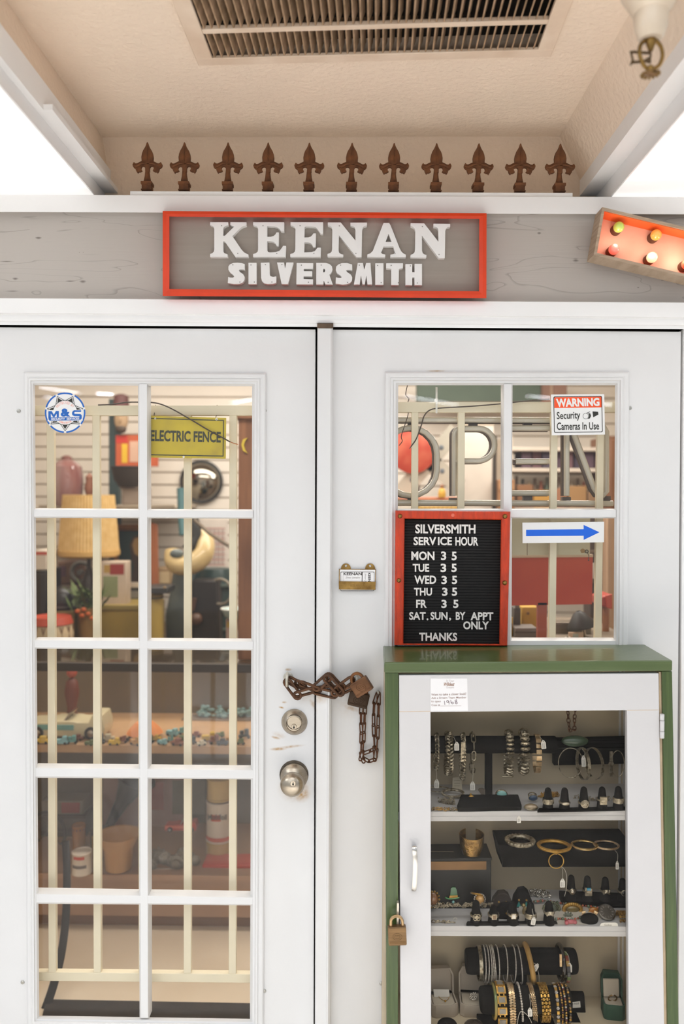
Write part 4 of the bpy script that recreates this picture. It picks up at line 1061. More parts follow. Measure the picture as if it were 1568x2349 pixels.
def padlock(name, label, c, Y, w, h, th, rot, sh, m, yaw=0.0, cut=None):
    """c: pixel centre of the body; sizes in pixels; rot in the picture plane"""
    k = S(Y); o = P(c[0], c[1], Y)
    T = thing(name, label, 'padlock', o - Vector((0, 0, h * k * .6)))
    M = Matrix.Rotation(yaw, 4, 'Z') @ Matrix.Rotation(-rot, 4, 'Y')
    def tf(x, y, z): return o + (M @ Vector((x * k, y * k, z * k)))
    # body: rounded case
    prof = []
    r = min(w, th) * .22
    for sx, sz, a0 in ((1, -1, -pi / 2), (1, 1, 0), (-1, 1, pi / 2), (-1, -1, pi)):
        for i in range(5):
            a = a0 + i * pi / 8
            prof.append((sx * (w / 2 - r) + r * cos(a), sz * (h / 2 - r) + r * sin(a)))
    loops = []
    for yy, g in ((-th / 2, .90), (-th / 2 + 1.2, 1), (th / 2 - 1.2, 1), (th / 2, .92)):
        loops.append([tf(px * g, yy, pz * g) for px, pz in prof])
    new('lock_body', MB().rings(loops, True, True, True), m[0], T)
    mb = MB().tube([tf(-w * .32, 0, h * .3)] + [tf(-w * .32 * cos(pi * i / 12), 0, sh - w * .32 + w * .32 * sin(pi * i / 12)) for i in range(13)] + [tf(w * .32, 0, h * .3)], w * .085 * k, 10)
    new('shackle', mb, m[1], T)
    mb = MB().torus(tf(0, -th / 2, -h * .02), w * .26 * k, w * .018 * k, M @ Vector((0, 1, 0)), 28, 6, .72)
    mb.torus(tf(0, -th / 2, -h * .02), w * .17 * k, w * .014 * k, M @ Vector((0, 1, 0)), 24, 6, .6)
    for xx in (-.09, 0, .09): mb.tube([tf(xx * w, -th / 2 - .2, -h * .08), tf(xx * w, -th / 2 - .2, h * .05)], w * .018 * k, 5)
    new('embossed_crest', mb, m[0], T)
    mb = MB()
    for zz in (-.36, -.30): mb.tube([tf(-w * .44, -th / 2 - .1, zz * h), tf(w * .44, -th / 2 - .1, zz * h)], w * .014 * k, 5)
    new('case_groove', mb, m[0], T)
    return T
BRZ = mat('worn_bronze_case', '7c5638', 0.42, 0.7, hex2='54392a', scale=22, bump=0.1)
BRZD = mat('dark_bronze_case', '4c3827', 0.5, 0.6, hex2='33261d', scale=22)
SHK = mat('rusty_shackle', '8a5a34', 0.55, 0.6, hex2='5a4030', scale=40)
padlock('padlock', 'dark old padlock hanging behind the brown one by the chain', (822, 1604), -0.022, 46, 34, 14, radians(-13), 30, (BRZD, SHK))
padlock('padlock', 'brown crested padlock tilted over the chain at the door eye', (829, 1575), -0.052, 44, 35, 15, radians(34), 33, (BRZ, SHK), yaw=-0.25)

def chain_along(T, pts, n, w, wr, m, name='chain_link', over=1.22, ph=0, turn=pi / 2):
    """links laid end to end along a path"""
    L = [0.0]
    for a, b in zip(pts, pts[1:]): L.append(L[-1] + (b - a).length)
    def at(s):
        for i in range(len(pts) - 1):
            if L[i + 1] >= s: return pts[i].lerp(pts[i + 1], (s - L[i]) / max(L[i + 1] - L[i], 1e-9))
        return pts[-1]
    for i in range(n):
        a, b = at(L[-1] * i / n), at(L[-1] * (i + 1) / n)
        c = (a + b) / 2; a = c + (a - c) * over; b = c + (b - c) * over
        d = (b - a).normalized(); u = Vector((0, 1, 0)); u = (u - d * u.dot(d)).normalized(); v = d.cross(u)
        ang = ph + i * turn
        yield (a, b, u * cos(ang) + v * sin(ang))
sm = thing('safety_chain', 'thin rusty chain looping from the padlocks to a small hook', 'chain', P(848, 1750, -0.012))
SMC = mat('rusty_thin_chain', '6b4128', 0.6, 0.5, hex2='43301f', scale=70)
for path, Y, n in (([(829, 1614), (827, 1650), (829, 1690), (827, 1718), (829, 1738), (834, 1748)], -.014, 6), ([(837, 1616), (836, 1645), (834, 1680), (833, 1712), (829, 1735), (826, 1743)], -.018, 6), ([(834, 1740), (842, 1747), (860, 1742)], -.013, 2), ([(834, 1728), (850, 1722), (862, 1716)], -.016, 2),
                   ([(866, 1590), (858, 1612), (856, 1645), (857, 1680), (858, 1712), (861, 1738)], -.012, 6), ([(868, 1590), (868, 1615), (867, 1650), (866, 1690), (863, 1720), (859, 1744)], -.018, 6)):
    P3 = bez([P(x, y, Y) for x, y in path], 5)
    for a, b, nr in chain_along(sm, P3, n, 0, 0, SMC, turn=pi / 2.6, ph=.3 + n):
        new('chain_link', MB().tube(link_pts(a, b, 7.5 * S(Y), nr, 5), 1.55 * S(Y), 6, True), SMC, sm)
mb = MB().tube([P(867, 1590, 0), P(867, 1590, -.014)], 2.4 * kk, 8).ball(P(867, 1588, -.016), 4 * kk, 12, 8)
new('hook_screw', mb, SCREW, sm)

# ================================================================== green and white jewelry case
Yc = -0.200
GREEN = mat('green_paint_lit', '4b5a30', 0.3, hex2='57643c', scale=5, stretch=(1, 1, 12), bump=0.08, bscale=60, coat=0.22)  # case top's green, made paler to stand for its sheen
GREENV = mat('green_post_paint', '3b4c20', 0.4, hex2='50602f', scale=9, stretch=(18, 18, 0.7), bump=0.2, bscale=40, coat=0.2, lo=.45, hi=.85, detail=6)
CASEW = mat('case_white', 'cbc7c5', 0.5, var=0.03, scale=5, bump=0.05)
CASEIN = mat('case_lining', 'cfbfa3', 0.8, hex2='c0af94', scale=3)
RAWWOOD = mat('bare_wood_edge', 'cdb494', 0.7, var=0.15, scale=30)
base = P(1215, 2778, -0.1); base.z = 0
JC = thing('jewelry_case', 'green-topped white display case filled with jewelry', 'display case', base)
FL, FR = P(881, 1519.6, Yc - .004), P(1542, 1515, Yc - .004)
BL, BR = P(878, 1481, -0.004), P(1478, 1478, -0.004)
dz = Vector((0, 0, -24.5 * S(Yc)))
mb = MB().hexa([FL + dz, FR + dz, FR, FL], [BL + dz, BR + dz, BR, BL])
new('case_top', mb, GREEN, JC, bevel=0.003, seg=3)
mb = MB()
for (x, y, r) in ((980, 1494, 4), (1018, 1505, 3), (1200, 1495, 4), (1410, 1494, 4), (1297, 1508, 3)):
    c = PZ(x, y, (FL.z + BL.z) / 2 + .0006); mb.lathe([(r * .0011, 0), (r * .0008, .0006)], c, (0, 0, 1), 9)
new('screw_plug', mb, mat('filled_screw_hole', '8a8668', 0.6), JC, label='row of small filled screw holes')
zb = 0.0
def toz(p, q, z):
    """point on the line p-q at height z"""
    t = (z - p.z) / (q.z - p.z); return p + (q - p) * t
def post(x0, x1, x0b, x1b, ytop, name, m, Y, t):
    a0, a1 = P(x0, ytop, Y), P(x1, ytop, Y); b0, b1 = toz(a0, P(x0b, 2349, Y), 0), toz(a1, P(x1b, 2349, Y), 0)
    f = [b0, b1, a1, a0]; return new(name, MB().hexa(f, [p + Vector((0, t, 0)) for p in f]), m, JC, bevel=0.0012)
post(883, 913.5, 886.5, 912.5, 1543, 'corner_post', GREENV, Yc, 0.03)
post(1517.5, 1541, 1530.5, 1556, 1540, 'corner_post', GREENV, Yc, 0.03)
post(1510, 1519, 1522, 1532, 1541, 'post_edge', RAWWOOD, Yc + .006, 0.02)
mb = MB()
xl0, xr0 = P(884, 1545, Yc).x, P(1541, 1545, Yc).x
mb.box(xl0 + .003, xl0 + .017, Yc + .028, -.006, .03, FL.z - .02).box(xr0 - .017, xr0 - .003, Yc + .028, -.006, .03, FL.z - .02)
mb.box(xl0 + .003, xr0 - .003, -.010, -.003, .03, FL.z - .02).box(xl0 + .003, xr0 - .003, Yc + .03, -.006, .03, .05)
new('case_body', mb, CASEIN, JC)
# door of the case: frame boards, glass, shelves seen through it
DY = Yc - 0.001
dq = [(915, 1549), (1510, 1544.5), (1527, 2590), (919, 2590)]
oq_ = [(987, 1633.5), (1437.5, 1629.5), (1442, 2470), (988.5, 2470)]
new('case_door', MB().poly([dq, oq_], DY, 0.018), CASEW, JC, bevel=0.0012)
cdoor = bpy.data.objects[[o.name for o in JC.children if o.name.startswith('case_door')][0]]
cdoor['label'] = 'white framed glass door'
new('door_seam', MB().slab([(915, 1632.2), (987, 1631.4), (987, 1632.4), (915, 1633.2)], DY - .0002, .0006).slab([(1438, 1629), (1510, 1628), (1510, 1629), (1438, 1630)], DY - .0002, .0006), RAWWOOD, cdoor)
new('case_pane', MB().slab([(980, 1626), (1445, 1622), (1450, 2480), (981, 2480)], DY + .010, .003), CASEGLASS, cdoor, label='dusty clear pane')
new('glass_bead', MB().slab([(1437.5, 1630), (1441.5, 1630), (1446, 2470), (1442, 2470)], DY + .002, .012), RAWWOOD, cdoor)
hp = [P(949, 1942, DY), P(949.5, 1943, DY - .022), P(951.5, 1962, DY - .026), P(952, 1990, DY - .028), P(951, 2018, DY - .026), P(949, 2041, DY - .022), P(948.5, 2043, DY)]
new('pull_handle', MB().tube(bez(hp, 6), 5.6 * S(Yc), 10, flat=0.35), mat('chrome_pull', 'cfcac2', 0.16, 1.0), cdoor)
for i, (ya, yb) in enumerate(((1638, 1652), (1653, 1677), (1678, 1693))):
    new('hinge_knuckle', MB().lathe([(4.6 * S(Yc), 0), (5 * S(Yc), .001), (5 * S(Yc), (yb - ya) * S(Yc) - .001), (4.6 * S(Yc), (yb - ya) * S(Yc))], P(1517.5, yb, Yc - .004), (0, 0, 1), 16), CASEW, cdoor)
SH = []
for (yl, yr, h) in ((1863.5, 1858.5, 22), (2125, 2125, 23)):
    Ys = Yc + 0.017
    a = [P(980, yl, Ys), P(1447, yr, Ys)]; z0 = (a[0].z + a[1].z) / 2; t = h * S(Ys)
    f = lambda zo, zi, y0: [Vector((xl0 + .012, y0, a[0].z - zi)), Vector((xr0 - .012, y0, a[1].z - zi)), Vector((xr0 - .012, y0, a[1].z - zo)), Vector((xl0 + .012, y0, a[0].z - zo))]
    q = f(0, t * .52, Ys); mb = MB().hexa(q, [p + Vector((0, -.011 - Ys, 0)) for p in q])
    q = f(t * .50, t, Ys - .0012); mb.hexa(q, [p + Vector((0, -.011 - Ys, 0)) for p in q])
    new('case_shelf', mb, CASEW, JC, bevel=0.0008)
    SH.append((a[0].z, a[1].z, a[0].x, a[1].x))
def shz(i, x_px):
    if i == 2: return 0.362
    a, b, xa, xb = SH[i]; t = (P(x_px, 1900, -.1).x - xa) / (xb - xa); return a + (b - a) * t
mb = MB().box(xl0 + .012, xr0 - .012, Yc + .02, -.011, .34, .362)
new('case_shelf', mb, CASEIN, JC)
# hasp and brass padlock on the case
new('hasp', MB().slab([(910, 2072), (914.5, 2072), (914, 2131), (909.5, 2131)], DY - .014, .013), mat('hasp_steel', 'c9bfae', 0.35, .7), cdoor)
pl = padlock('padlock', 'worn square brass padlock on the green and white case', (910.5, 2144.5), Yc - .022, 42, 43, 15, radians(3), 44, (mat('scratched_brass_case', '8c6e4b', 0.42, 0.75, hex2='6c5338', scale=14, stretch=(1, 1, 14)), mat('brass_shackle', 'b99a72', 0.3, .9)))
# label card
cl = MB().slab([(987, 1556), (1071, 1556), (1073, 1630.5), (987, 1631.5)], DY - .0008, .0006)
Yl = DY - .0010
cl.use(1)
letters(cl, 'Want to take a closer look?', [(988.5, 1591), (1068.5, 1588.5), (1068.5, 1594), (988.5, 1596)], Yl, bold=.01)
letters(cl, 'Ask a Dream Team Member', [(988.8, 1599), (1069, 1597.5), (1069, 1602), (988.8, 1603)], Yl, bold=.01)
letters(cl, 'to open', (988.5, 1607, 1010.5, 1612.5), Yl, bold=.005)
letters(cl, 'Case #', (989, 1615, 1008.5, 1620), Yl, bold=.005)
line(cl, 1009, 1619.5, 1057, 1619, .5, Yl)
cl.use(2)
letters(cl, 'In Your', (1023.5, 1559, 1041, 1564), Yl); letters(cl, 'Dreams', (1023.5, 1575, 1041, 1579), Yl)
cl.use(3); letters(cl, 'Wildest', (1018, 1565.5, 1042, 1573.5), Yl, shear=.4, bold=.02)
cl.use(4)
def stroke(mb, pts, w, Y):
    for a, b in zip(pts, pts[1:]): line(mb, a[0], a[1], b[0], b[1], w, Y)
stroke(cl, [(1018.6, 1607.5), (1020, 1616.8)], 1.1, Yl)
stroke(cl, [(1028.5, 1607.5), (1025.5, 1606.6), (1023.5, 1608.5), (1024.5, 1611), (1027.8, 1611), (1029, 1608), (1029.4, 1615.8)], 1.1, Yl)
stroke(cl, [(1033, 1605.6), (1034.3, 1613), (1037.5, 1615), (1039.8, 1613), (1038.5, 1610.5), (1034.5, 1611.5)], 1.1, Yl)
stroke(cl, [(1046.5, 1605), (1043, 1607), (1044, 1609.5), (1048.5, 1611.5), (1048, 1614.5), (1044.5, 1614.5), (1043.2, 1612), (1047, 1608.8), (1046.5, 1605)], 1.1, Yl)
new('case_label', cl, [mat('label_paper', 'e9e5e3', .6, var=.02), mat('label_print', '8b6a5c', .6), mat('label_grey', 'b7a9a2', .6), mat('label_brown', '8a5a34', .6), mat('label_pen', '4a2030', .6)], label='white paper card numbered 1968 taped to the case door', cat='label card', smooth=0)

# ================================================================== jewelry
VELVET = mat('black_velvet', '15120f', 0.95, var=0.3, scale=50, spec=0.2)
SILVER = mat('tarnished_silver', 'd6c8ae', 0.28, 0.8, hex2='63553f', scale=130)
GOLD = mat('jewelry_gold', 'dcae58', 0.32, 0.75, hex2='a87c34', scale=90)
ROSEGOLD = mat('pale_gold', 'e0c49c', 0.3, 0.65, hex2='a88558', scale=110)
DIAM = mat('rhinestone', 'ece4da', 0.12, 0.5, hex2='b9ac9c', scale=200)
TAGP = mat('tag_paper', 'e8e2d8', .6, var=.03); TAGI = mat('tag_ink', '4a4038', .7)
STRING = mat('tag_string', 'd6cdbd', .7)
TURQ = mat('turquoise_stone', '8fc4bd', .25, hex2='76aba6', scale=60, coat=.5)
def ST(x): return 'gem_' + x
def gem(hexc): return mat(ST(hexc), hexc, .12, coat=.7, var=.25, scale=80)

def tag(parent, x, y, Y, w=11, h=20, rot=0.0, string=None):
    k = S(Y); mb = MB()
    def q(a, b): return (x + a * cos(rot) + b * sin(rot), y - a * sin(rot) + b * cos(rot))
    w2, h2 = w / 2, h / 2
    out = [q(-w2, h2 - 1), q(-w2, -h2 * .45), q(-w2 * .5, -h2 * .8), q(-w2 * .4, -h2), q(w2 * .4, -h2), q(w2 * .5, -h2 * .8), q(w2, -h2 * .45), q(w2, h2 - 1), q(w2 - 1, h2), q(-w2 + 1, h2)]
    hole = [q(1.1 * cos(t * pi / 4), -h2 * .72 + 1.1 * sin(t * pi / 4)) for t in range(8)]
    mb.poly([out, hole], Y, .0005); mb.use(1)
    for i, aa in enumerate((-.18, .12)):
        stroke(mb, [q(w * aa + .6 * (-1) ** j, -h2 * .25 + j * h * .085) for j in range(7)], .55, Y - .0002)
    o = new('price_tag', mb, [TAGP, TAGI], parent, smooth=0)
    if string:
        pts = [P(*s) if len(s) == 3 else P(s[0], s[1], Y) for s in string] + [P(*q(0, -h2 * .72), Y - .0006)]
        new('tag_string', MB().tube(bez(pts, 6), .0004, 5), STRING, parent)
    return o

def roll_x(parent, name, x0, x1, yc, r, Y, m, e=.12):
    k = S(Y); a, b = P(x0, yc, Y), P(x1, yc, Y); L_ = (b - a).length; R = r * k
    return new(name, MB().lathe([(R * .02, 0), (R * .86, L_ * 0.0 + .0008), (R * .95, R * e * .5), (R, R * e * 1.6), (R, L_ - R * e * 1.6), (R * .95, L_ - R * e * .5), (R * .86, L_ - .0008), (R * .02, L_)], a, b - a, 32), m, parent)

def loopframe(x, ytop, ybot, Y, half, n, tilt=0.0):
    """ellipse round a bar in the plane across it: centre, tangent, outward normal per step"""
    a, b = P(x, ytop, Y), P(x, ybot, Y); c = (a + b) / 2; hz = (a.z - b.z) / 2; out = []
    for i in range(n):
        t = 2 * pi * i / n
        out.append((c + Vector((tilt * cos(t) * hz, -half * sin(t), hz * cos(t))), Vector((-tilt * sin(t) * hz, -half * cos(t), -hz * sin(t))).normalized(), Vector((0, -sin(t) * hz, cos(t) * half)).normalized()))
    return out

def bracelet(label, x, ytop, ybot, w, Y, half_px, style, m=SILVER, cat='bracelet', group=None, tilt=0.0, name='chain_bracelet', extra=None):
    k = S(Y); half = half_px * k; W_ = w * k
    T = thing(name, label, cat, P(x, ybot, Y), group)
    per = pi * (3 * (half + (ybot - ytop) / 2 * k) - sqrt((3 * half + (ybot - ytop) / 2 * k) * (half + 3 * (ybot - ytop) / 2 * k)))
    mb = MB(); mats = [m]
    if style in ('curb', 'wide', 'rope', 'paper'):
        pitch = W_ * {'curb': .55, 'wide': .42, 'rope': .50, 'paper': 1.5}[style]
        n = max(8, int(per / pitch))
        for i, (c, d, nr) in enumerate(loopframe(x, ytop, ybot, Y, half, n, tilt)):
            a = d.cross(nr)
            if style == 'curb':
                mb.torus(c, W_ * .42, W_ * .18, nr * .75 + a * (.62 if i % 2 else .35) + d * .3, 14, 6)
            elif style == 'wide':
                for s in (-1, 1): mb.torus(c + a * s * W_ * .24, W_ * .26, W_ * .17, nr * .7 + d * .6 * s + a * .2, 12, 5)
            elif style == 'rope':
                for s in (-1, 0, 1): mb.torus(c + a * s * W_ * .27 + nr * (.12 * W_ * (1 - abs(s))), W_ * .25, W_ * .145, nr * .55 + d * .75 + a * s * .3, 12, 5)
            else:
                h = d * pitch * .62
                mb.tube(link_pts(c - h, c + h, W_ * .8, nr if i % 2 else a, 5), W_ * .14, 6, True)
    elif style in ('flat', 'mesh', 'herring', 'crystal', 'gems', 'flower', 'bead', 'plain'):
        cfg = {'flat': .9, 'mesh': .33, 'herring': .34, 'crystal': .8, 'gems': 1.15, 'flower': .75, 'bead': 1.0, 'plain': .25}
        pitch = W_ * cfg[style]; n = max(14, int(per / pitch)); pitch = per / n
        for i, (c, d, nr) in enumerate(loopframe(x, ytop, ybot, Y, half, n, tilt)):
            a = d.cross(nr).normalized()
            if style == 'flat':
                mb.obox(c, a * W_ * .5, d * pitch * .47, nr * W_ * .09)
            elif style == 'plain':
                mb.obox(c, a * W_ * .5, d * pitch * .62, nr * W_ * .14)
            elif style == 'mesh':
                for s in range(5):
                    u = (s - 2) * .2
                    if (s + i) % 2: mb.ball(c + a * u * W_, W_ * .115, 6, 4)
                    else: mb.obox(c + a * u * W_, a * W_ * .09, d * pitch * .46, nr * W_ * .08)
            elif style == 'herring':
                for s in (-1, 1): mb.obox(c + a * s * W_ * .24, (a * .86 + d * .5 * s) * W_ * .26, (d * .86 - a * .5 * s) * pitch * .42, nr * W_ * .12)
            elif style == 'crystal':
                mb.use(1 if extra else 0).ball(c, W_ * .46, 6, 5)
            elif style == 'gems':
                mb.use(0).obox(c, a * W_ * .5, d * pitch * .40, nr * W_ * .10); mb.use(1).obox(c + nr * W_ * .08, a * W_ * .33, d * pitch * .27, nr * W_ * .09)
                mb.use(0)
                for s in (-.25, .25): mb.obox(c + d * pitch * .5 + a * s * W_, a * W_ * .06, d * pitch * .12, nr * W_ * .05)
            elif style == 'flower':
                if i % 2:
                    mb.use(1)
                    for s in range(6): mb.ball(c + (a * cos(s * pi / 3) + d * sin(s * pi / 3)) * W_ * .26, W_ * .16, 6, 4)
                    mb.ball(c + nr * W_ * .1, W_ * .15, 6, 4)
                else:
                    mb.use(0).obox(c, a * W_ * .28, d * pitch * .45, nr * W_ * .12)
            elif style == 'bead':
                mb.use(i % (len(extra) + 1) if extra else 0).ball(c, W_ * .5, 8, 6)
    if extra: mats += list(extra)
    new('band' if style in ('flat', 'plain') else 'links', mb, mats, T)
    return T

def bangle(label, x, ytop, ybot, w, Y, half_px, m, tilt=0.0, name='bangle', group=None, n=48):
    T = MB(); pts = [c for c, d, nr in loopframe(x, ytop, ybot, Y, half_px * S(Y), n, tilt)]
    T.tube(pts, w / 2 * S(Y), 10, True)
    return new(name, T, m, label=label, cat='bangle', group=group)

# --- shelf 1
YB1 = -0.075
ts = thing('bracelet_stand', 'black velvet T-bar stand holding silver bracelets on the top shelf', 'jewelry stand', P(1121, 1858, YB1))
roll_x(ts, 'velvet_bar', 946, 1275, 1708, 19.5, YB1, VELVET)
new('post', MB().slab([(1113, 1726), (1129, 1726), (1129, 1846), (1113, 1846)], YB1 - .008, .016), VELVET, ts, bevel=.002)
zs = shz(0, 1120)
tp = [PZ(x, y, zs + .010) for x, y in ((1049, 1852), (1195, 1851), (1196, 1845), (1188, 1822), (1057, 1822), (1048, 1846))]
new('stand_base', MB().plate([tp], Vector((0, 0, -.010))), VELVET, ts, bevel=.002)
hb = 22
b = bracelet('thin silver curb bracelet, first on the black bar by the case frame', 1000, 1684, 1763, 10, YB1, hb, 'curb'); tag(b, 1001, 1798, -.10, string=[(999, 1760, -.098), (1001, 1775, -.1)])
bracelet('broad silver curb bracelet hanging second on the black bar', 1028, 1682, 1774, 15, YB1, hb, 'wide')
b = bracelet('silver identity bracelet with a smooth name plate on the black bar', 1060, 1684, 1786, 11, YB1, hb, 'curb')
new('name_plate', MB().obox(P(1061.5, 1725, YB1 - hb * S(YB1) * .96), Vector((5.6 * S(YB1), 0, 0)), Vector((0, .0015, 0)), Vector((0, 0, 23 * S(YB1)))), SILVER, b, bevel=.001)
tag(b, 1047, 1712, -.105, string=[(1040, 1690, -.10), (1043, 1697, -.103)])
b = bracelet('silver bracelet of long open links hanging on the black bar', 1083, 1684, 1770, 11, YB1, hb, 'paper'); tag(b, 1083.5, 1803, -.10, string=[(1084, 1755, -.098), (1084, 1775, -.1)])
b = bracelet('thick silver rope bracelet with a toggle bar at its end', 1166, 1679, 1774, 15, YB1, hb, 'rope')
new('toggle', MB().tube([P(1151, 1781, YB1 - .012), P(1177, 1781, YB1 - .012)], 1.8 * S(YB1), 8).torus(P(1166, 1774, YB1 - .012), 5 * S(YB1), 1.6 * S(YB1), (0, 1, 0), 16, 6), SILVER, b)
bracelet('thickest silver rope bracelet, no clasp showing, next to the flat gold one', 1200, 1678, 1770, 18, YB1, hb, 'rope')
b = bracelet('flat pale gold bracelet of square plates hanging near the bar end', 1231, 1686, 1771, 12, YB1, hb, 'flat', ROSEGOLD); tag(b, 1246, 1708, -.105, rot=.1, string=[(1236, 1690, -.10), (1241, 1694, -.103)])
db2 = thing('display_bar', 'dark ribbed display bar behind the hanging bangles', 'jewelry stand', P(1355, 1756, -.045))
mb = MB().slab([(1270, 1697), (1450, 1693), (1450, 1752), (1270, 1756)], -.045, .02)
for y in (1700, 1708, 1716): mb.slab([(1276, y), (1448, y - 2), (1448, y + 1.5), (1276, y + 3.5)], -.048, .004)
new('ribbed_block', mb, VELVET, db2, bevel=.001)
gs = MB().ball(P(1318, 1700, -.066), 31 * S(-.06), 24, 12, (1, .34, .42))
new('green_stone', gs, gem('4d5f4a'), label='long oval mossy green stone on the dark ribbed bar', cat='stone')
rod = MB().tube([P(1270, 1716, -.09), P(1436, 1720, -.09)], .0015, 8)
new('clear_rod', rod, glass_mat('acrylic', (.95, .95, .93)), label='thin clear rod the bangles hang from', cat='rod')
k = S(-.09)
t = thing('bangle', 'large thin silver wire bangle with a paper tag hanging from the clear rod', 'bangle', P(1308, 1783, -.09))
new('wire', MB().tube([P(1308 + 28 * cos(a * pi / 24), 1750 + 34 * sin(a * pi / 24), -.09 + .004 * sin(a * pi / 24)) for a in range(48)], .9 * k, 6, True).ball(P(1318, 1781, -.09), 3 * k, 8, 6), SILVER, t)
tag(t, 1338, 1746, -.096, 10, 26, .05, [(1334, 1718, -.092), (1341, 1728, -.094)])
def band_hoop(label, x0, x1, yt, yb, w, Y, m, a0=0, a1=2 * pi, name='cuff_bangle', yaw=1.0):
    mb = MB(); k = S(Y); n = 40; loops = []
    c = P((x0 + x1) / 2, (yt + yb) / 2, Y); rx, rz = (x1 - x0) / 2 * k, (yb - yt) / 2 * k
    R = Vector((rx, -rz * .85 * yaw, 0))
    for i in range(n + 1):
        t = a0 + (a1 - a0) * i / n; d = R * cos(t) + Vector((0, 0, rz)) * sin(t)
        wv = Vector((R.y, -R.x, 0)).normalized() * w * k * -.5; o = d.normalized() * .0008
        p = c + d
        loops.append([p - wv - o, p + wv - o, p + wv + o, p - wv + o])
    mb.rings(loops, True, True, True)
    return new(name, mb, m, label=label, cat='bangle')
band_hoop('narrow silver band bangle seen edge-on beside the wire bangle', 1331, 1342, 1716, 1788, 7, -.09, SILVER)
band_hoop('open oval silver cuff with two ends below, between two thin bangles', 1350, 1373, 1716, 1786, 7, -.085, SILVER, -pi / 2 + .3, 3 * pi / 2 - .3)
t = thing('bangle', 'buckle-shaped silver bangle with a thin wire hoop, nearest the case frame', 'bangle', P(1413, 1790, -.085))
new('wire', MB().tube([P(1416 + 15 * cos(a * pi / 20), 1752 + 30 * sin(a * pi / 20), -.085) for a in range(40)], .9 * k, 6, True), SILVER, t)
new('buckle', MB().slab([(1398, 1724), (1405, 1724), (1405, 1782), (1398, 1782)], -.092, .003).torus(P(1401, 1752, -.094), 5 * k, 1.2 * k, (0, 1, 0), 16, 6), SILVER, t, bevel=.0006)
# finger cones with rings
def cone(label, x, yb, ytop, w0, w1, sh, group, Yoff=0.0):
    b = PZ(x, yb, shz(sh, x)); k = S(b.y); h = (yb - ytop) * k
    mb = MB().lathe([(w0 / 2 * k, 0), (w0 / 2 * k * .97, h * .05), (w1 / 2 * k * 1.1, h * .84), (w1 / 2 * k * .92, h * .93), (w1 / 2 * k * .5, h * .985), (0.0001, h)], b, (0, 0, 1), 24)
    o = new('ring_cone', mb, VELVET, label=label, cat='ring cone', group=group); return b, k, h
def ringon(label, b, k, h, fy, w0, w1, style, m=SILVER, stone=None, bandw=3.0):
    z = h * fy; r = ((w0 + (w1 * 1.1 - w0) * fy / .84) / 2 + 1.2) * k; c = b + Vector((0, 0, z))
    T = thing('finger_ring', label, 'ring', c)
    new('ring_band', MB().torus(c, r, bandw * .5 * k, (0, 0, 1), 28, 8, 1.0, 1.6), m, T)
    f = c + Vector((0, -r, 0)); mb = MB(); nm = 'ring_head'
    if style == 'wide':
        loops = []
        for zz, g in ((-6, 1.02), (-5, 1.10), (5, 1.10), (6, 1.02)): loops.append([c + Vector((r * g * cos(2 * pi * i / 28), r * g * sin(2 * pi * i / 28), zz * k)) for i in range(28)])
        mb.rings(loops)
        for i in range(11):
            a = -pi / 2 + (i - 5) * .24; mb.torus(c + Vector((r * 1.12 * cos(a), r * 1.12 * sin(a), (2.4 if i % 2 else -2) * k)), 2.2 * k, .6 * k, (cos(a), sin(a), 0), 10, 5)
    elif style == 'dome': mb.ball(f, 7.5 * k, 16, 10, (1.25, .5, .55))
    elif style == 'disc':
        mb.lathe([(9 * k, 0), (9.5 * k, .001), (8 * k, .0022), (0.0002, .0028)], f + Vector((0, .002, 0)), (0, -1, 0), 24)
        for i in range(5): mb.torus(f + Vector((4.5 * k * cos(i * 1.257), -.0012, 4.5 * k * sin(i * 1.257))), 2.6 * k, .7 * k, (0, 1, 0), 12, 5)
    elif style == 'square':
        for i in (-1, 1):
            for j in (-1, 0, 1):
                mb.obox(f + Vector((i * 4 * k, 0, j * 6 * k)), (3.4 * k, 0, 0), (0, .0015, 0), (0, 0, 2.5 * k))
        mb.obox(f + Vector((0, .001, 0)), (8 * k, 0, 0), (0, .001, 0), (0, 0, 9.2 * k))
    elif style == 'stone':
        mb.lathe([(6.5 * k, 0), (7 * k, .0015), (5.6 * k, .003)], f + Vector((0, .001, 0)), (0, -1, 0), 20)
    elif style == 'twist':
        for s in (-1, 1): mb.tube(bez([f + Vector((s * 7 * k, .001, -4 * k)), f + Vector((s * 2 * k, -.001, 5 * k)), f + Vector((-s * 4 * k, -.002, 0)), f + Vector((-s * 7 * k, .001, 5 * k))], 5), 2.2 * k, 7)
    elif style == 'filigree':
        for i in range(4):
            a = i * pi / 2 + pi / 4; mb.torus(f + Vector((5 * k * cos(a), -.0008, 4.4 * k * sin(a))), 4 * k, .9 * k, (0, 1, 0), 12, 5)
        mb.torus(f + Vector((0, -.001, 0)), 3.4 * k, 1.2 * k, (0, 1, 0), 12, 5)
    elif style == 'box':
        mb.obox(f, (5.5 * k, 0, 0), (0, .0018, 0), (0, 0, 6 * k))
    new(nm, mb, m, T)
    if stone:
        g = MB()
        if style == 'box': g.obox(f + Vector((0, -.0018, 0)), (3.6 * k, 0, 0), (0, .0012, 0), (0, 0, 4.2 * k))
        elif style == 'square': g.obox(f + Vector((0, -.001, 7 * k)), (4.5 * k, 0, 0), (0, .0016, 0), (0, 0, 2.6 * k))
        else: g.ball(f + Vector((0, -.002, 0)), 5.4 * k, 14, 10, (1, .5, 1.1))
        new('stone', g, stone, T)
    return T
G1 = 'ring cones on the top shelf'
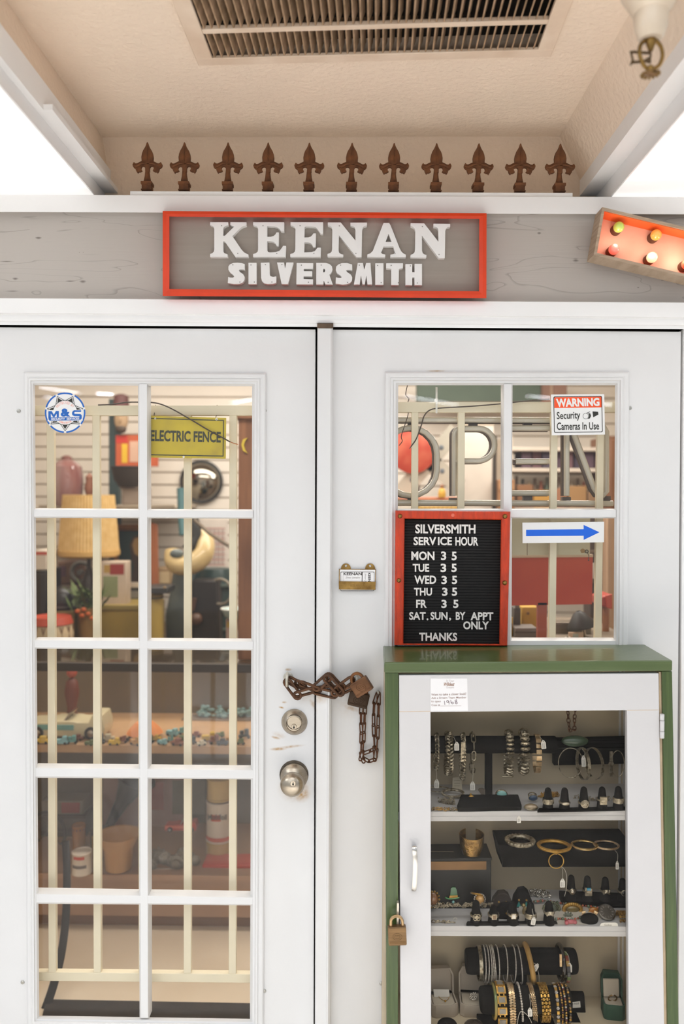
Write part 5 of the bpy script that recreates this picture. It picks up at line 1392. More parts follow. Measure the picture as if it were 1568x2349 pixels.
new('ring_tray', MB().plate([[PZ(x, y, shz(0, 1330) + .004) for x, y in ((1232, 1860), (1436, 1856), (1436, 1850), (1236, 1853))]], Vector((0, 0, -.004))), VELVET, label='flat black strip under the ring cones of the top shelf', cat='tray')
for x, yt, fy, st, lb, cl_ in ((1256, 1806, .40, 'wide', 'lattice pattern silver band ring', 'first black ring cone, holding the lattice pattern silver band'), (1294, 1806, .34, 'dome', 'smooth domed silver ring', 'second black ring cone, with the open heart above a domed ring'),
                               (1338, 1804, .30, 'disc', 'round swirl silver signet ring', 'third black ring cone, holding the round swirl signet'), (1380, 1804, .44, 'square', 'square pierced silver ring', 'fourth black ring cone, holding the square pierced ring'), (1417, 1803, .40, 'wide', 'wide engraved silver band', 'fifth black ring cone of the top shelf, beside the case frame')):
    b, kc, h = cone(cl_, x, 1857 - (x - 1256) * .012, yt, 25, 14, 0, G1)
    ringon({'wide': 'lattice silver band ring on the first top shelf cone' if x == 1256 else 'wide engraved silver band ring on the cone beside the frame', 'dome': 'smooth domed silver ring on the second top shelf cone', 'disc': 'round swirl silver signet ring on the middle cone', 'square': 'square pierced silver ring on the fourth top shelf cone'}[st], b, kc, h, fy, 25, 14, st)
hx, hy = 1294, 1821
kq = S(-.165)
pts = [P(hx + 7.5 * .06 * 16 * sin(t) ** 3 / 1.0, hy - .45 * (13 * cos(t) - 5 * cos(2 * t) - 2 * cos(3 * t) - cos(4 * t)), -.166) for t in [2 * pi * i / 28 for i in range(28)]]
hr = thing('finger_ring', 'thin silver ring with an open heart on the second cone', 'ring', P(hx, hy + 6, -.155))
new('heart', MB().tube(pts, .9 * kq, 6, True), SILVER, hr)
new('ring_band', MB().torus(P(hx + .5, hy + 1, -.157), 8.8 * kq, .8 * kq, (0, 0, 1), 24, 6), SILVER, hr)

def heap(label, name, cat, pts, spread, n, r, m, sh, seed, extra=None, group=None):
    """a loose chain heaped on a shelf"""
    random.seed(seed); mb = MB(); c0 = [PZ(x, y, shz(sh, x)) for x, y in pts]
    for i in range(n):
        t = random.random() * (len(c0) - 1); j = min(int(t), len(c0) - 2); p = c0[j].lerp(c0[j + 1], t - j)
        p = p + Vector((random.uniform(-1, 1) * spread, random.uniform(-.6, .6) * spread, random.random() ** 1.6 * spread * 1.1 + r))
        if extra: mb.use(random.randrange(1 + len(extra)))
        mb.torus(p, r, r * .3, (random.uniform(-1, 1), random.uniform(-1, 1), random.uniform(-1, 1)), 12, 5)
    return new(name, mb, [m] + list(extra or []), label=label, cat=cat, group=group)
def ovalring(name, label, cat, x, y, rx, ry, w, sh, m, z=0.004, rough=None, beads=0):
    c = PZ(x, y, shz(sh, x)); k = S(c.y); c.z += z; mb = MB(); n = 44
    pts = [c + Vector((rx * k * cos(2 * pi * i / n), ry * k * 2.1 * sin(2 * pi * i / n), ry * k * .4 * sin(2 * pi * i / n))) for i in range(n)]
    mb.tube(pts, w / 2 * k, 8, True)
    if beads:
        for i in range(beads):
            a = 2 * pi * i / beads; mb.ball(c + Vector((rx * k * cos(a), ry * k * 2.1 * sin(a), ry * k * .4 * sin(a) + w * .25 * k)) + Vector((cos(a), sin(a), 0)) * w * .25 * k, w * .3 * k, 6, 4)
    return new(name, mb, m, label=label, cat=cat)
ovalring('cuff_bracelet', 'beaded silver cuff lying on its side among the loose chains', 'bracelet', 1038, 1829, 24, 7, 6, 0, SILVER, .010, beads=40)
ovalring('cuff_bracelet', 'dark silver open cuff at the back corner of the top shelf', 'bracelet', 1005, 1820, 26, 5, 3, 0, SILVER, .010)
heap('heap of fine dark silver chain on the top shelf', 'silver_chain', 'necklace', [(1012, 1842), (1035, 1846)], .009, 130, .0022, SILVER, 0, 3)
heap('tangle of silver and gold chain at the front of the top shelf', 'chain_necklace', 'necklace', [(992, 1860), (1020, 1861), (1050, 1860)], .004, 90, .0022, SILVER, 0, 5, [GOLD])
heap('small heap of gold chain between the ring cones', 'gold_chain', 'necklace', [(1240, 1830), (1275, 1828)], .008, 120, .0022, GOLD, 0, 8)
heap('dark thin chain spilled behind the last ring cones', 'silver_chain', 'necklace', [(1320, 1832), (1360, 1838), (1400, 1836)], .006, 90, .0018, SILVER, 0, 9)
pc = MB().slab([(1038, 1784), (1058, 1782), (1060, 1816), (1036, 1818)], -.05, .0008)
pc.use(1)
for i in range(3): stroke(pc, [(1041 + j * 2.2, 1790 + i * 6 + (1.3 if j % 2 else 0)) for j in range(7)], .6, -.0503)
new('price_card', pc, [mat('kraft_tag', 'c9bda6', .7), TAGI], label='beige handwritten price card standing behind the silver cuff', cat='price card', smooth=0)
c = P(1150.5, 1822, -.105); k = S(-.105)
t = thing('finger_ring', 'silver ring with a large pale turquoise teardrop stone', 'ring', c - Vector((0, 0, .012)))
new('stone', MB().ball(c, 11 * k, 20, 12, (1.05, .45, .85)), TURQ, t)
new('bezel', MB().torus(c + Vector((-.001, .002, -.001)), 12 * k, 2.2 * k, (.1, 1, .1), 28, 8, .86).torus(c + Vector((0, .012, -.004)), 9 * k, 1.6 * k, (1, .3, 0), 20, 6), SILVER, t)
c = P(1105, 1812, -.10); t = thing('pendant', 'dark fan-shaped pendant leaning on the black stand post', 'pendant', P(1110, 1835, -.10))
new('fan', MB().poly([[(1096, 1813), (1099, 1809), (1106, 1808.5), (1112, 1811), (1112, 1822), (1109.5, 1829), (1106, 1826)]], -.10, .003), mat('dark_shell', '6a5e50', .35, coat=.5), t)
new('pin', MB().tube([P(1108, 1826, -.10), P(1111, 1840, -.103)], .0012, 6), SILVER, t)
bt = thing('boat_pin', 'white enamel pin with an orange spot, standing before the post', 'pin', P(1113, 1850, -.125))
new('enamel', MB().poly([[(1099, 1843), (1125, 1841.5), (1121, 1850), (1106, 1851)]], -.125, .002), mat('white_enamel', 'e6dccb', .3), bt)
new('spot', MB().poly([[(1108, 1844.5), (1113, 1844), (1113.5, 1848), (1109, 1848.5)]], -.1255, .0006), gem('d8692f'), bt)
ot = new('red_pin', MB().ball(P(1110, 1859, -.16), .005, 10, 6, (1.2, .5, .8)).ball(P(1115, 1860, -.16), .003, 8, 6), gem('c84a28'), label='small orange red pin at the front edge of the top shelf', cat='pin')
bp_ = thing('brooch', 'gold brooch with a small square white tag on the black base', 'brooch', P(1080, 1838, -.12))
new('petals', MB().ball(P(1080, 1828, -.118), .0045, 10, 6, (1.4, .6, 1)).ball(P(1074, 1831, -.118), .003, 8, 6).ball(P(1086, 1830, -.118), .003, 8, 6).ball(P(1079, 1822, -.118), .0025, 8, 6), GOLD, bp_)
new('price_tag', MB().poly([[(1075, 1836), (1082, 1830), (1087, 1836), (1080, 1841)]], -.122, .0005), TAGP, bp_)
t = thing('finger_ring', 'silver ring with a deep blue oval stone', 'ring', P(1221, 1838, -.13)); c = P(1222, 1830, -.135); k = S(-.13)
new('stone', MB().ball(c, 9 * k, 18, 10, (1.1, .6, .8)), gem('24405e'), t)
new('ring_band', MB().torus(c + Vector((0, .008, .003)), 9 * k, 1.5 * k, (.2, 1, .6), 22, 6).torus(c + Vector((0, .001, 0)), 9.6 * k, 1.6 * k, (0, 1, .2), 22, 6, .75), SILVER, t)
c = PZ(1217, 1858, shz(0, 1217)); t = thing('locket', 'oval pearly locket edged in silver at the shelf front', 'locket', c)
new('shell', MB().ball(c + Vector((0, 0, .007)), .0155, 22, 10, (1, .55, .5)), mat('pearl_shell', 'b5a083', .25, .3, hex2='8c7a60', coat=.6), t)
new('rim', MB().tube([c + Vector((.0158 * cos(a * pi / 16), .0088 * sin(a * pi / 16) - .001, .0055 + .0014 * cos(a * pi / 8))) for a in range(32)], .0012, 6, True), SILVER, t)
hk = MB().tube(bez([P(1305, 1630, -.10), P(1303, 1655, -.10), P(1305, 1676, -.10), P(1316, 1677, -.10), P(1318, 1655, -.10), P(1320, 1630, -.10)], 6), .0001, 4)
cn = thing('case_chain', 'rusty chain loop hanging from inside the case top', 'chain', P(1312, 1678, -.1))
for path, n in (([(1301, 1622), (1303, 1650), (1305, 1675)], 6), ([(1304, 1676), (1318, 1673)], 2), ([(1317, 1675), (1317, 1650), (1319, 1622)], 6)):
    P3 = bez([P(x, y, -.1) for x, y in path], 5)
    for a, b, nr in chain_along(cn, P3, n, 0, 0, SMC, turn=1.1): new('chain_link', MB().tube(link_pts(a, b, 7 * S(-.1), nr, 5), 1.2 * S(-.1), 6, True), SMC, cn)
tg = thing('price_tag', 'small white price tag hanging over the shelf edge in the middle', 'price tag', P(1189, 1889, Yc + .013))
tag(tg, 1189.5, 1880, Yc + .0135, 9, 16)

# --- shelf 2
zs2 = shz(1, 1060)
bx = thing('display_box', 'black display box with a brass strip holding the gold cuff', 'display box', PZ(1056, 2110, zs2))
fy0, fyt = P(1056, 2112, -.10), 0
mb = MB().slab([(960, 1974), (1126, 1972), (1126, 2112), (960, 2112)], -.105, .075)
new('box_body', mb, mat('gloss_black', '171411', .5), bx, bevel=.002)
new('brass_strip', MB().slab([(968, 1977), (1115, 1976), (1115, 1995), (968, 1996)], -.1065, .0015), mat('brown_brass', '8a6741', .4, .5, hex2='6f5233', scale=20), bx)
new('lid_edge', MB().slab([(958, 1970), (1128, 1968), (1128, 1974), (958, 1976)], -.107, .08), mat('gloss_black', '171411', .5), bx, bevel=.001)
boxtop = P(1056, 1969, -.107).z
def onbox(x, y): return PZ(x, y, boxtop)
c = onbox(1081, 1961); k = S(c.y)
mb = MB(); loops = []
for i in range(41):
    a = pi / 2 + .45 + (2 * pi - .9) * i / 40; sy = sin(a)
    zt = 49 + (6 * max(0, sy) ** 2) - 6 * max(0, -sy)
    d = Vector((28 * k * cos(a), 20 * k * sin(a), 0)); o = d.normalized() * .0008
    d2 = Vector((20 * k * cos(a), 15 * k * sin(a), 0))
    loops.append([c + d2 + Vector((0, 0, 2 * k)) - o, c + d2 + o + Vector((0, 0, 2 * k)), c + d * .95 + Vector((0, 0, 25 * k)) + o, c + d + o + Vector((0, 0, zt * k)), c + d - o + Vector((0, 0, zt * k)), c + d * .95 + Vector((0, 0, 25 * k)) - o])
mb.rings(loops, True, True, True)
new('cuff_bracelet', mb, mat('etched_gold', 'b8925a', .35, 1.0, hex2='6f5632', scale=60, bump=.6, bscale=140), label='tall etched gold cuff standing on the black display box', cat='bracelet', smooth=50)
mb = MB()
for x0, y0, x1, y1 in ((975, 1953, 1040, 1954.5), (975, 1963.5, 1040, 1965), (1038.5, 1953, 1040, 1965)): mb.slab([(x0, y0), (x1, y0), (x1, y1), (x0, y1)], -.075, .0012)
for i in range(5): mb.torus(P(990 + i * 11, 1961, -.075), 4 * S(-.075), .6 * S(-.075), (0, 1, 0), 14, 5)
new('ring_case', mb, mat('clear_edges', '9a8f80', .2, .3), label='flat clear ring tray on top of the black display box', cat='ring tray')
bb = thing('display_block', 'black velvet block holding gold bangles', 'display block', P(1290, 1990, -.09))
a = [P(x, y, -.11) for x, y in ((1142, 1938), (1446, 1934), (1446, 1989), (1152, 1990))]
mb = MB().hexa([a[3], a[2], a[1], a[0]], [p + Vector((0, .085, .0)) for p in (a[3], a[2], a[1], a[0])])
new('velvet_block', mb, VELVET, bb, bevel=.002)
bbz = P(1290, 1936, -.11).z
def onblk(x, y): return PZ(x, y, bbz)
def flatbangle(name, label, x, y, rx, ry, w, m, beads=0, z=0.003):
    c = onblk(x, y + w * .3); k = S(c.y); n = 48; c.z += z
    mb = MB().tube([c + Vector((rx * k * cos(2 * pi * i / n), ry * k * 2.3 * sin(2 * pi * i / n), .0)) for i in range(n)], w / 2 * k, 8, True)
    for i in range(beads):
        q = 2 * pi * i / beads; mb.ball(c + Vector((rx * k * cos(q), ry * k * 2.3 * sin(q), 0)) + Vector((cos(q), sin(q) * 1.2, .5)) * w * .36 * k, w * .24 * k, 6, 4)
    return new(name, mb, m, label=label, cat='bangle')
flatbangle('bangle', 'carved dark silver bangle on the black velvet block', 1192, 1930, 29, 11, 11, SILVER, 26, .005)
flatbangle('bangle', 'largest gold rope bangle, lying above the hanging gold hoop', 1270, 1942, 35, 12, 8, GOLD, 60, .004)
flatbangle('bangle', 'gold bangle set with white crystals in the middle of the block', 1340, 1940, 28, 10, 5.5, mat('crystal_gold', 'd9bd86', .2, .9, hex2='b38a45', scale=70), 44)
flatbangle('bangle', 'pale gold beaded bangle with a tag, near the block end', 1390, 1940, 27, 9.5, 4.5, ROSEGOLD, 50)
t = thing('hoop_earring', 'plain thin gold hoop hanging from the rope bangle', 'earring', P(1275, 1994, -.12)); k = S(-.12)
new('hoop', MB().torus(P(1275, 1975, -.125), 17 * k, 1.3 * k, (0, 1, 0), 36, 8), GOLD, t)
new('clasp', MB().ball(P(1275, 1958, -.122), 2.6 * k, 10, 6), GOLD, t)
tag(t, 1289.5, 2026, -.128, 11, 20, 0, [(1287, 1988, -.127), (1290, 2000, -.128)])
new('tag_string', MB().tube(bez([P(x, y, -.128) for x, y in ((1288, 1988), (1296, 1998), (1299, 2015), (1298, 2040), (1294, 2056))], 5), .0005, 5), STRING, t)
tt = thing('price_tag', 'small folded price tag on string below the beaded bangle', 'price tag', P(1415, 1995, -.125)); tag(tt, 1415, 1985, -.125, 7, 19, 0, [(1409, 1950, -.12), (1416, 1960, -.124)])
# front row of the second shelf
G2 = 'front ring cones on the middle shelf'
new('ring_tray', MB().plate([[PZ(x, y, shz(1, 1170) + .006) for x, y in ((1069, 2118), (1278, 2117), (1275, 2112), (1072, 2113))]], Vector((0, 0, -.006))), VELVET, label='flat black strip under the front ring cones of the middle shelf', cat='tray')
for x, yt, fy, st, stone, lb, cl_ in ((1091, 2064, .38, 'filigree', None, 'pierced diamond pattern silver ring below the pearl', 'black ring cone below the gold pearl ring'), (1131, 2076, .50, 'box', gem('7a5a38'), 'silver ring with a square smoky brown stone', 'shortest black ring cone, carrying the smoky brown stone'),
                                      (1175, 2066, .44, 'box', mat('white_stone', 'e8e0d4', .3), 'silver ring with a white rectangular stone', 'black ring cone carrying the white rectangular stone ring'), (1216, 2068, .40, 'wide', None, 'very wide carved silver ring with a tag', 'black ring cone carrying the widest carved ring and a tag'),
                                      (1258, 2066, .52, 'twist', None, 'knotted silver S ring at the end of the front row', 'last black ring cone of the front row, carrying the knotted ring')):
    b, kc, h = cone(cl_, x, 2118, yt, 27, 15, 1, G2)
    r = ringon(lb, b, kc, h, fy, 27, 15, st, SILVER, stone, 4)
    if x == 1216: tag(r, 1223, 2113, b.y - .016, 10, 18, -.2, [(1220, 2085, b.y - .01)])
G3 = 'stepped ring cones on the middle shelf'
stp = PZ(1360, 2085, shz(1, 1360))
stb = thing('ring_stand', 'black stepped stand behind the bead necklace', 'jewelry stand', stp)
new('step', MB().slab([(1288, 2056), (1310, 2054), (1360, 2058), (1450, 2064), (1450, 2100), (1290, 2100)][0:1] + [(1450, 2062), (1450, 2098), (1290, 2096)], -.085, .03).slab([(1310, 2075), (1450, 2079), (1450, 2100), (1310, 2098)], -.10, .02), VELVET, stb, bevel=.002)
zst = P(1360, 2058, -.085).z
for x, yt, st, stone, lb, cl_ in ((1309, 2006, 'stone', mat('silver_ball', 'bdb1a0', .2, 1.0), 'silver ring with a round silver ball', 'first black cone on the stepped stand, nearest the hanging tag'), (1346, 2008, 'square', gem('1f8fb0'), 'silver grid ring with a bright blue stone', 'second black cone on the stepped stand, under the blue stone ring'),
                                  (1387, 2011, 'twist', None, 'wrapped silver ring on the stepped stand', 'third black cone on the stepped stand, with the wrapped ring'), (1427, 2014, 'stone', gem('1b1716'), 'silver ring with a black oval stone', 'last black cone on the stepped stand, beside the case frame')):
    b = PZ(x, 2064, zst); k = S(b.y); h = (2064 - yt) * k
    new('ring_cone', MB().lathe([(12 * k, 0), (11.5 * k, h * .05), (7.6 * k, h * .84), (6.5 * k, h * .93), (3.5 * k, h * .985), (.0001, h)], b, (0, 0, 1), 24), VELVET, label=cl_, cat='ring cone', group=G3)
    ringon(lb, b, k, h, .42, 24, 14, st, SILVER, stone)
# white card with costume pieces
A0, A1 = PZ(1300, 2122, shz(1, 1300) + .001), P(1300, 2066, -.075)
NRM = Vector((1, 0, 0)).cross(A1 - A0).normalized()
def PC(x, y, lift=0.0):
    d = RIGHT * ((x - W / 2) / FPX) - UP * ((y - H / 2) / FPX) + FWD
    p = CAM + d * ((A0 - CAM).dot(NRM) / d.dot(NRM)); n = NRM if NRM.y < 0 else -NRM
    return p + n * lift
new('backing_card', MB().plate([[PC(x, y) for x, y in ((1190, 2074), (1402, 2078), (1408, 2098), (1345, 2121), (1190, 2121))]], Vector((0, .001, -.0005))), mat('white_card', 'd6cdbf', .6, var=.05), label='white sloping card under the costume brooches and bead necklace', cat='card')
BEADC = [gem(h) for h in ('9a4a34', '5d6b4e', 'b0543c', '6a4a34', '7d8a78', 'c06a4a')]
random.seed(4)
mb = MB(); pts = bez([PC(x, y, .003) for x, y in ((1204, 2073), (1223, 2071), (1235, 2070), (1249, 2069), (1270, 2072), (1292, 2075), (1308, 2076), (1322, 2079), (1343, 2081), (1360, 2083), (1374, 2087), (1388, 2093))], 6)
pts2 = bez([PC(x, y, .003) for x, y in ((1275, 2111), (1287, 2110), (1303, 2112), (1322, 2110), (1333, 2106))], 5)
for i, p in enumerate(pts[::2] + pts2[::2]): mb.use(i * 7 % 6).ball(p, .0024 + .0012 * ((i * 5) % 3) / 2, 8, 6)
new('bead_necklace', mb, BEADC, label='necklace of red, green and brown beads lying on the white card', cat='necklace')
def blob(name, label, cat, x, y, r, m, core=None, n=16, ell=.8, lift=.004):
    c = PC(x, y, lift); k = S(c.y); T = thing(name, label, cat, c - Vector((0, 0, r * k * .7))); mb = MB()
    for i in range(n):
        a = 2 * pi * i / n; mb.ball(c + Vector((r * k * cos(a), -.001, r * k * ell * sin(a))), r * k * .22, 8, 5)
    new('setting', mb, m, T)
    new('centre', MB().ball(c + Vector((0, -.001, 0)), r * k * .75, 16, 8, (1, .4, ell)), core or m, T); return T
blob('brooch', 'round green and silver wreath brooch behind the last front cone', 'brooch', 1264, 2088, 18, mat('green_silver', '8d8d72', .3, .7, hex2='5c604a', scale=80), gem('4e5340'))
blob('brooch', 'oval gold rope brooch with a dark centre on the card', 'brooch', 1312, 2089, 20, GOLD, gem('7d6a3c'), 26, .6)
c = PC(1361, 2092, .004); t = thing('crab_pin', 'small amber crab-like gold pin on the white card', 'pin', c); mb = MB().ball(c, .010, 14, 8, (1.1, .5, .75))
new('body', mb, gem('c07a2e'), t)
new('leg', MB().tube([c + Vector((-.013, 0, -.004)), c, c + Vector((.013, 0, -.004))], .0014, 6).tube([c + Vector((-.012, 0, .004)), c, c + Vector((.012, 0, .004))], .0014, 6), GOLD, t)
blob('brooch', 'grey-green leaf brooch at the front of the card', 'brooch', 1302, 2102, 9, gem('6a705f'), None, 8, .7)
new('pink_earring', MB().ball(PC(1308, 2118, .004), .009, 12, 8, (1.5, .5, .6)).ball(PC(1299, 2120, .004), .005, 10, 6).ball(PC(1318, 2119, .004), .005, 10, 6), gem('b4565c'), label='pink stone clip earring at the shelf edge', cat='earring')
c = PC(1203, 2096, .006); t = thing('cat_pin', 'small gold cat-shaped pin beside the widest ring', 'pin', c)
new('figure', MB().ball(c, .009, 12, 8, (.7, .5, 1.3)).ball(c + Vector((-.003, -.001, .014)), .005, 10, 6).tube(bez([c + Vector((.004, 0, -.008)), c + Vector((.009, 0, -.004)), c + Vector((.008, 0, .006))], 4), .0016, 6), mat('antique_gold', 'b09a6c', .35, .7), t)
ep = thing('earring_card', 'black cushion with two square crystal earrings at the shelf front', 'earrings', PC(1351, 2122, .004))
c = PC(1351, 2116, .008)
new('cushion', MB().ball(c, .020, 18, 10, (1.05, .45, .7)), VELVET, ep)
for s, r in ((-13, .1), (12, -.5)):
    cc_ = PC(1351 + s, 2114, .018); mb = MB(); ax_ = Vector((cos(r), 0, sin(r))); az_ = Vector((-sin(r), 0, cos(r)))
    for j in (-1, 0, 1): mb.obox(cc_ + az_ * j * .0052, ax_ * .0042, Vector((0, .0014, 0)), az_ * .0022)
    new('crystal_earring', mb, ROSEGOLD, ep)
wt = thing('wrist_watch', 'dark round-faced steel wristwatch behind the paper tab', 'watch', PZ(1392, 2110, shz(1, 1392)))
c = PC(1391, 2104, .012); k = S(c.y)
dn_ = Vector((0, -.55, .83))
new('watch_case', MB().lathe([(17 * k, -.004), (19 * k, -.002), (19.5 * k, .001), (17 * k, .003)], c, dn_, 32), mat('steel_watch', '8d867c', .3, 1.0), wt)
new('watch_dial', MB().lathe([(16.5 * k, .0026), (.0002, .0028)], c, dn_, 32), VELVET, wt)
mb = MB(); ud = Vector((1, 0, 0)); vd = dn_.cross(ud)
for i in range(12):
    a = i * pi / 6; mb.obox(c + dn_ * .0032 + (ud * cos(a) + vd * sin(a)) * 12.5 * k, (ud * cos(a) + vd * sin(a)) * 2 * k, (ud * -sin(a) + vd * cos(a)) * .6 * k, dn_ * .0003)
new('hour_marker', mb, DIAM, wt, label='ring of pale hour marks')
sk = MB().poly([[(1374, 2125), (1378, 2118.5), (1384, 2116.5), (1412, 2116.5), (1416, 2119), (1417, 2125)]], Yc + .0185, .0008)
sk.use(1); letters(sk, 'Seiko', (1385, 2119.5, 1402, 2124), Yc + .0182, shear=.2)
new('paper_tab', sk, [TAGP, mat('pencil', '8a8378', .7)], label='small white paper tab lettered Seiko at the shelf edge', cat='label card', smooth=0)
bracelet('gold link watch band at the end of the middle shelf', 1426, 2092, 2122, 20, -.15, 14, 'mesh', GOLD, name='watch_band')
# earring stands and heaps behind
def hump(label, x, y, w, h, sh, m, deps, tri=None):
    b = PZ(x, y, shz(sh, x)); k = S(b.y); T = thing('earring_stand', label, 'earring stand', b)
    pr = [(-w * .5, 0), (-w * .42, h * .55), (-w * .18, h * .95), (w * .12, h), (w * .30, h * .85), (w * .46, h * .4), (w * .5, 0)]
    new('stand', MB().rings([[b + Vector((px * k, .008, pz * k)) for px, pz in pr], [b + Vector((px * k * 1.06, -.006, pz * k * .9)) for px, pz in pr]], True, True, True), m, T, bevel=.002)
    mb = MB(); g = MB()
    for s in deps:
        p = b + Vector((s * k, -.008, h * .42 * k)); mb.ball(p, 2.4 * k, 10, 6)
        if tri: g.hexa([p + Vector((-5 * k, 0, -16 * k)), p + Vector((5 * k, 0, -16 * k)), p + Vector((.5 * k, 0, -4 * k)), p + Vector((-.5 * k, 0, -4 * k))], [p + Vector((-5 * k, .002, -16 * k)), p + Vector((5 * k, .002, -16 * k)), p + Vector((.5 * k, .002, -4 * k)), p + Vector((-.5 * k, .002, -4 * k))])
    new('stud', mb, GOLD, T)
    if tri: new('triangle_drop', g, tri, T)
hump('brown-black earring stand with tiny gold studs', 1150, 2082, 50, 40, 1, mat('brown_velvet', '3a3028', .8), (-8, 9))
hump('black earring stand with two turquoise triangle drops', 1196, 2080, 46, 46, 1, VELVET, (-8, 9), gem('2e8a80'))
hump('low black stand with two gold leaf earrings', 1160, 2106, 58, 36, 1, VELVET, (0, 14))
heap('coiled heap of bright silver chain behind the hanging tag', 'silver_chain', 'necklace', [(1222, 2054), (1250, 2058)], .012, 120, .003, mat('bright_silver', 'd4cec4', .22, 1.0), 1, 12)
heap('tangled silver charm bracelet draped along the black box', 'charm_bracelet', 'bracelet', [(985, 2100), (1030, 2098), (1120, 2098)], .006, 110, .0026, SILVER, 1, 15)
bl_ = [o for o in COL.objects if o.name.startswith('charm_bracelet')][0]; bl_.location += Vector((0, -.035, .036))
c = P(993, 2062, -.125); blob_ = MB().ball(c, .013, 14, 8, (.9, .5, 1.3))
am = thing('amber_brooch', 'amber crystal brooch half hidden by the case frame', 'brooch', P(993, 2080, -.125))
new('centre', blob_, gem('8a5a30'), am)
mb = MB()
for i in range(14): mb.ball(c + Vector((.014 * cos(i * .45), -.002, .019 * sin(i * .45))), .0026, 8, 5)
new('setting', mb, GOLD, am)
ht = thing('hat_brooch', 'green enamel top hat brooch with a gold band on the black box front', 'brooch', P(1039, 2064, -.108))
new('crown', MB().poly([[(1032, 2055), (1034, 2038), (1038, 2035.5), (1044, 2036), (1047, 2041), (1049, 2056)]], -.110, .003), gem('3f7a4a'), ht)
new('hat_band', MB().poly([[(1031, 2055), (1049, 2054), (1050, 2059), (1030, 2060)]], -.1105, .003), GOLD, ht)
new('brim', MB().tube(bez([P(1021, 2058, -.11), P(1027, 2061.5, -.111), P(1040, 2061.5, -.111), P(1053, 2059, -.11)], 5), .0018, 8), gem('4f8f52'), ht)
new('turquoise_bead', MB().ball(P(1039, 2069, -.11), .0035, 10, 8), TURQ, label='tiny turquoise bead under the hat brooch', cat='bead')
pr = thing('finger_ring', 'gold ring set with a large golden pearl and crystals', 'ring', P(1098, 2074, -.128)); c = P(1100, 2063, -.132); k = S(-.13)
new('pearl', MB().ball(c, 10 * k, 20, 14), mat('golden_pearl', 'd9a766', .25, .2, coat=.6), pr)
new('ring_band', MB().torus(c + Vector((-.004, .012, .006)), 14 * k, 2.2 * k, (.2, .5, 1), 28, 8), GOLD, pr)
mb = MB()
for i in range(16): mb.ball(c + Vector((12.5 * k * cos(i * pi / 8), .001, 12 * k * sin(i * pi / 8))), 2 * k, 8, 5)
new('crystal_halo', mb, DIAM, pr)
for x, y, lb in ((998, 2118, 'small knotted silver stud earring at the shelf corner'), (1022, 2119, 'brown stone stud earring with a cord at the shelf front')):
    new('stud_earring', MB().torus(PZ(x - 4, y, shz(1, x)) + Vector((0, 0, .004)), .0045, .0013, (.3, 1, .3), 16, 6).torus(PZ(x + 5, y, shz(1, x)) + Vector((0, 0, .004)), .0045, .0013, (-.3, 1, .5), 16, 6).tube(bez([PZ(x, y, shz(1, x)) + Vector((0, 0, .002)), PZ(x + 14, y, shz(1, x)) + Vector((0, 0, .004)), PZ(x + 22, y, shz(1, x)) + Vector((0, 0, .003))], 5), .0012, 6), SILVER, label=lb, cat='earring')
cr = MB().tube(bez([P(1036, 2116, -.16), P(1041, 2106, -.16), P(1047, 2107, -.16), P(1044, 2113, -.16), P(1038, 2118, -.16)], 6), .0007, 6)
new('cord_loop', cr, STRING, label='small loop of white cord beside the brown stud', cat='cord')

# --- shelf 3
YR1, YR2 = -.062, -.118
st3 = thing('bracelet_stand', 'black velvet stand with two rolls of bangles and bracelets on the lowest shelf', 'jewelry stand', P(1195, 2400, -.08))
roll_x(st3, 'velvet_roll', 1067, 1321, 2204.5, 28, YR1, VELVET, .25)
roll_x(st3, 'velvet_roll', 1100, 1307, 2293, 29, YR2, VELVET, .25)
new('post', MB().slab([(1180, 2220), (1208, 2220), (1208, 2398), (1180, 2398)], YR1 - .006, .014), VELVET, st3)
b0 = PZ(1195, 2392, .362)
new('stand_base', MB().box(b0.x - .09, b0.x + .09, -.15, -.03, .362, .374), VELVET, st3, bevel=.002)
for i, (x, w, ti, lb) in enumerate(((1108.5, 3.7, .02, 'first slim crystal bangle beside the flat silver one'), (1115.5, 3.7, .03, 'second slim crystal bangle of the close group'), (1122, 3.4, .0, 'first of three touching slim crystal bangles'), (1126.5, 3.4, -.02, 'middle of three touching slim crystal bangles'), (1130.5, 3.4, -.05, 'last of three touching slim crystal bangles'),
                            (1139, 3.5, .0, 'slim crystal bangle standing alone after the touching three'), (1157, 3.6, .04, 'slim dark-spaced crystal bangle in the middle of the upper roll'), (1175.5, 3.6, .05, 'slim crystal bangle above the stand post'), (1190, 3.6, -.06, 'slim crystal bangle leaning, nearest the ivory bangle'))):
    bracelet(lb, x, 2173, 2247 + (i % 3) * 2, w, YR1, 36, 'crystal', SILVER, 'bangle', 'slim crystal bangles on the upper roll', ti, 'crystal_bangle', [DIAM])
bracelet('flat shiny silver bangle at the start of the upper roll', 1098.5, 2174, 2244, 8, YR1, 35, 'plain', SILVER, 'bangle', name='bangle')
iv = thing('ivory_bangle', 'thick ivory coloured bangle with a tag on the upper roll', 'bangle', P(1213, 2250, YR1))
new('ring_body', MB().tube([c for c, d, n in loopframe(1212.5, 2172, 2246, YR1, 40 * S(YR1), 48, -.16)], 6.2 * S(YR1), 12, True), mat('ivory', 'c9a25e', .4, hex2='a97f40', scale=30), iv)
tag(iv, 1229, 2219, YR1 - .035, 10, 18, -.5, [(1221, 2208, YR1 - .038)])
new('tag_string', MB().tube(bez([P(x, y, YR1 - .036) for x, y in ((1233, 2226), (1236, 2240), (1236, 2252), (1240, 2262))], 5), .0005, 5), STRING, iv)
bangle('black carved bangle near the end of the upper roll', 1284, 2171, 2243, 9, YR1, 36, gem('2c241c'), .03)
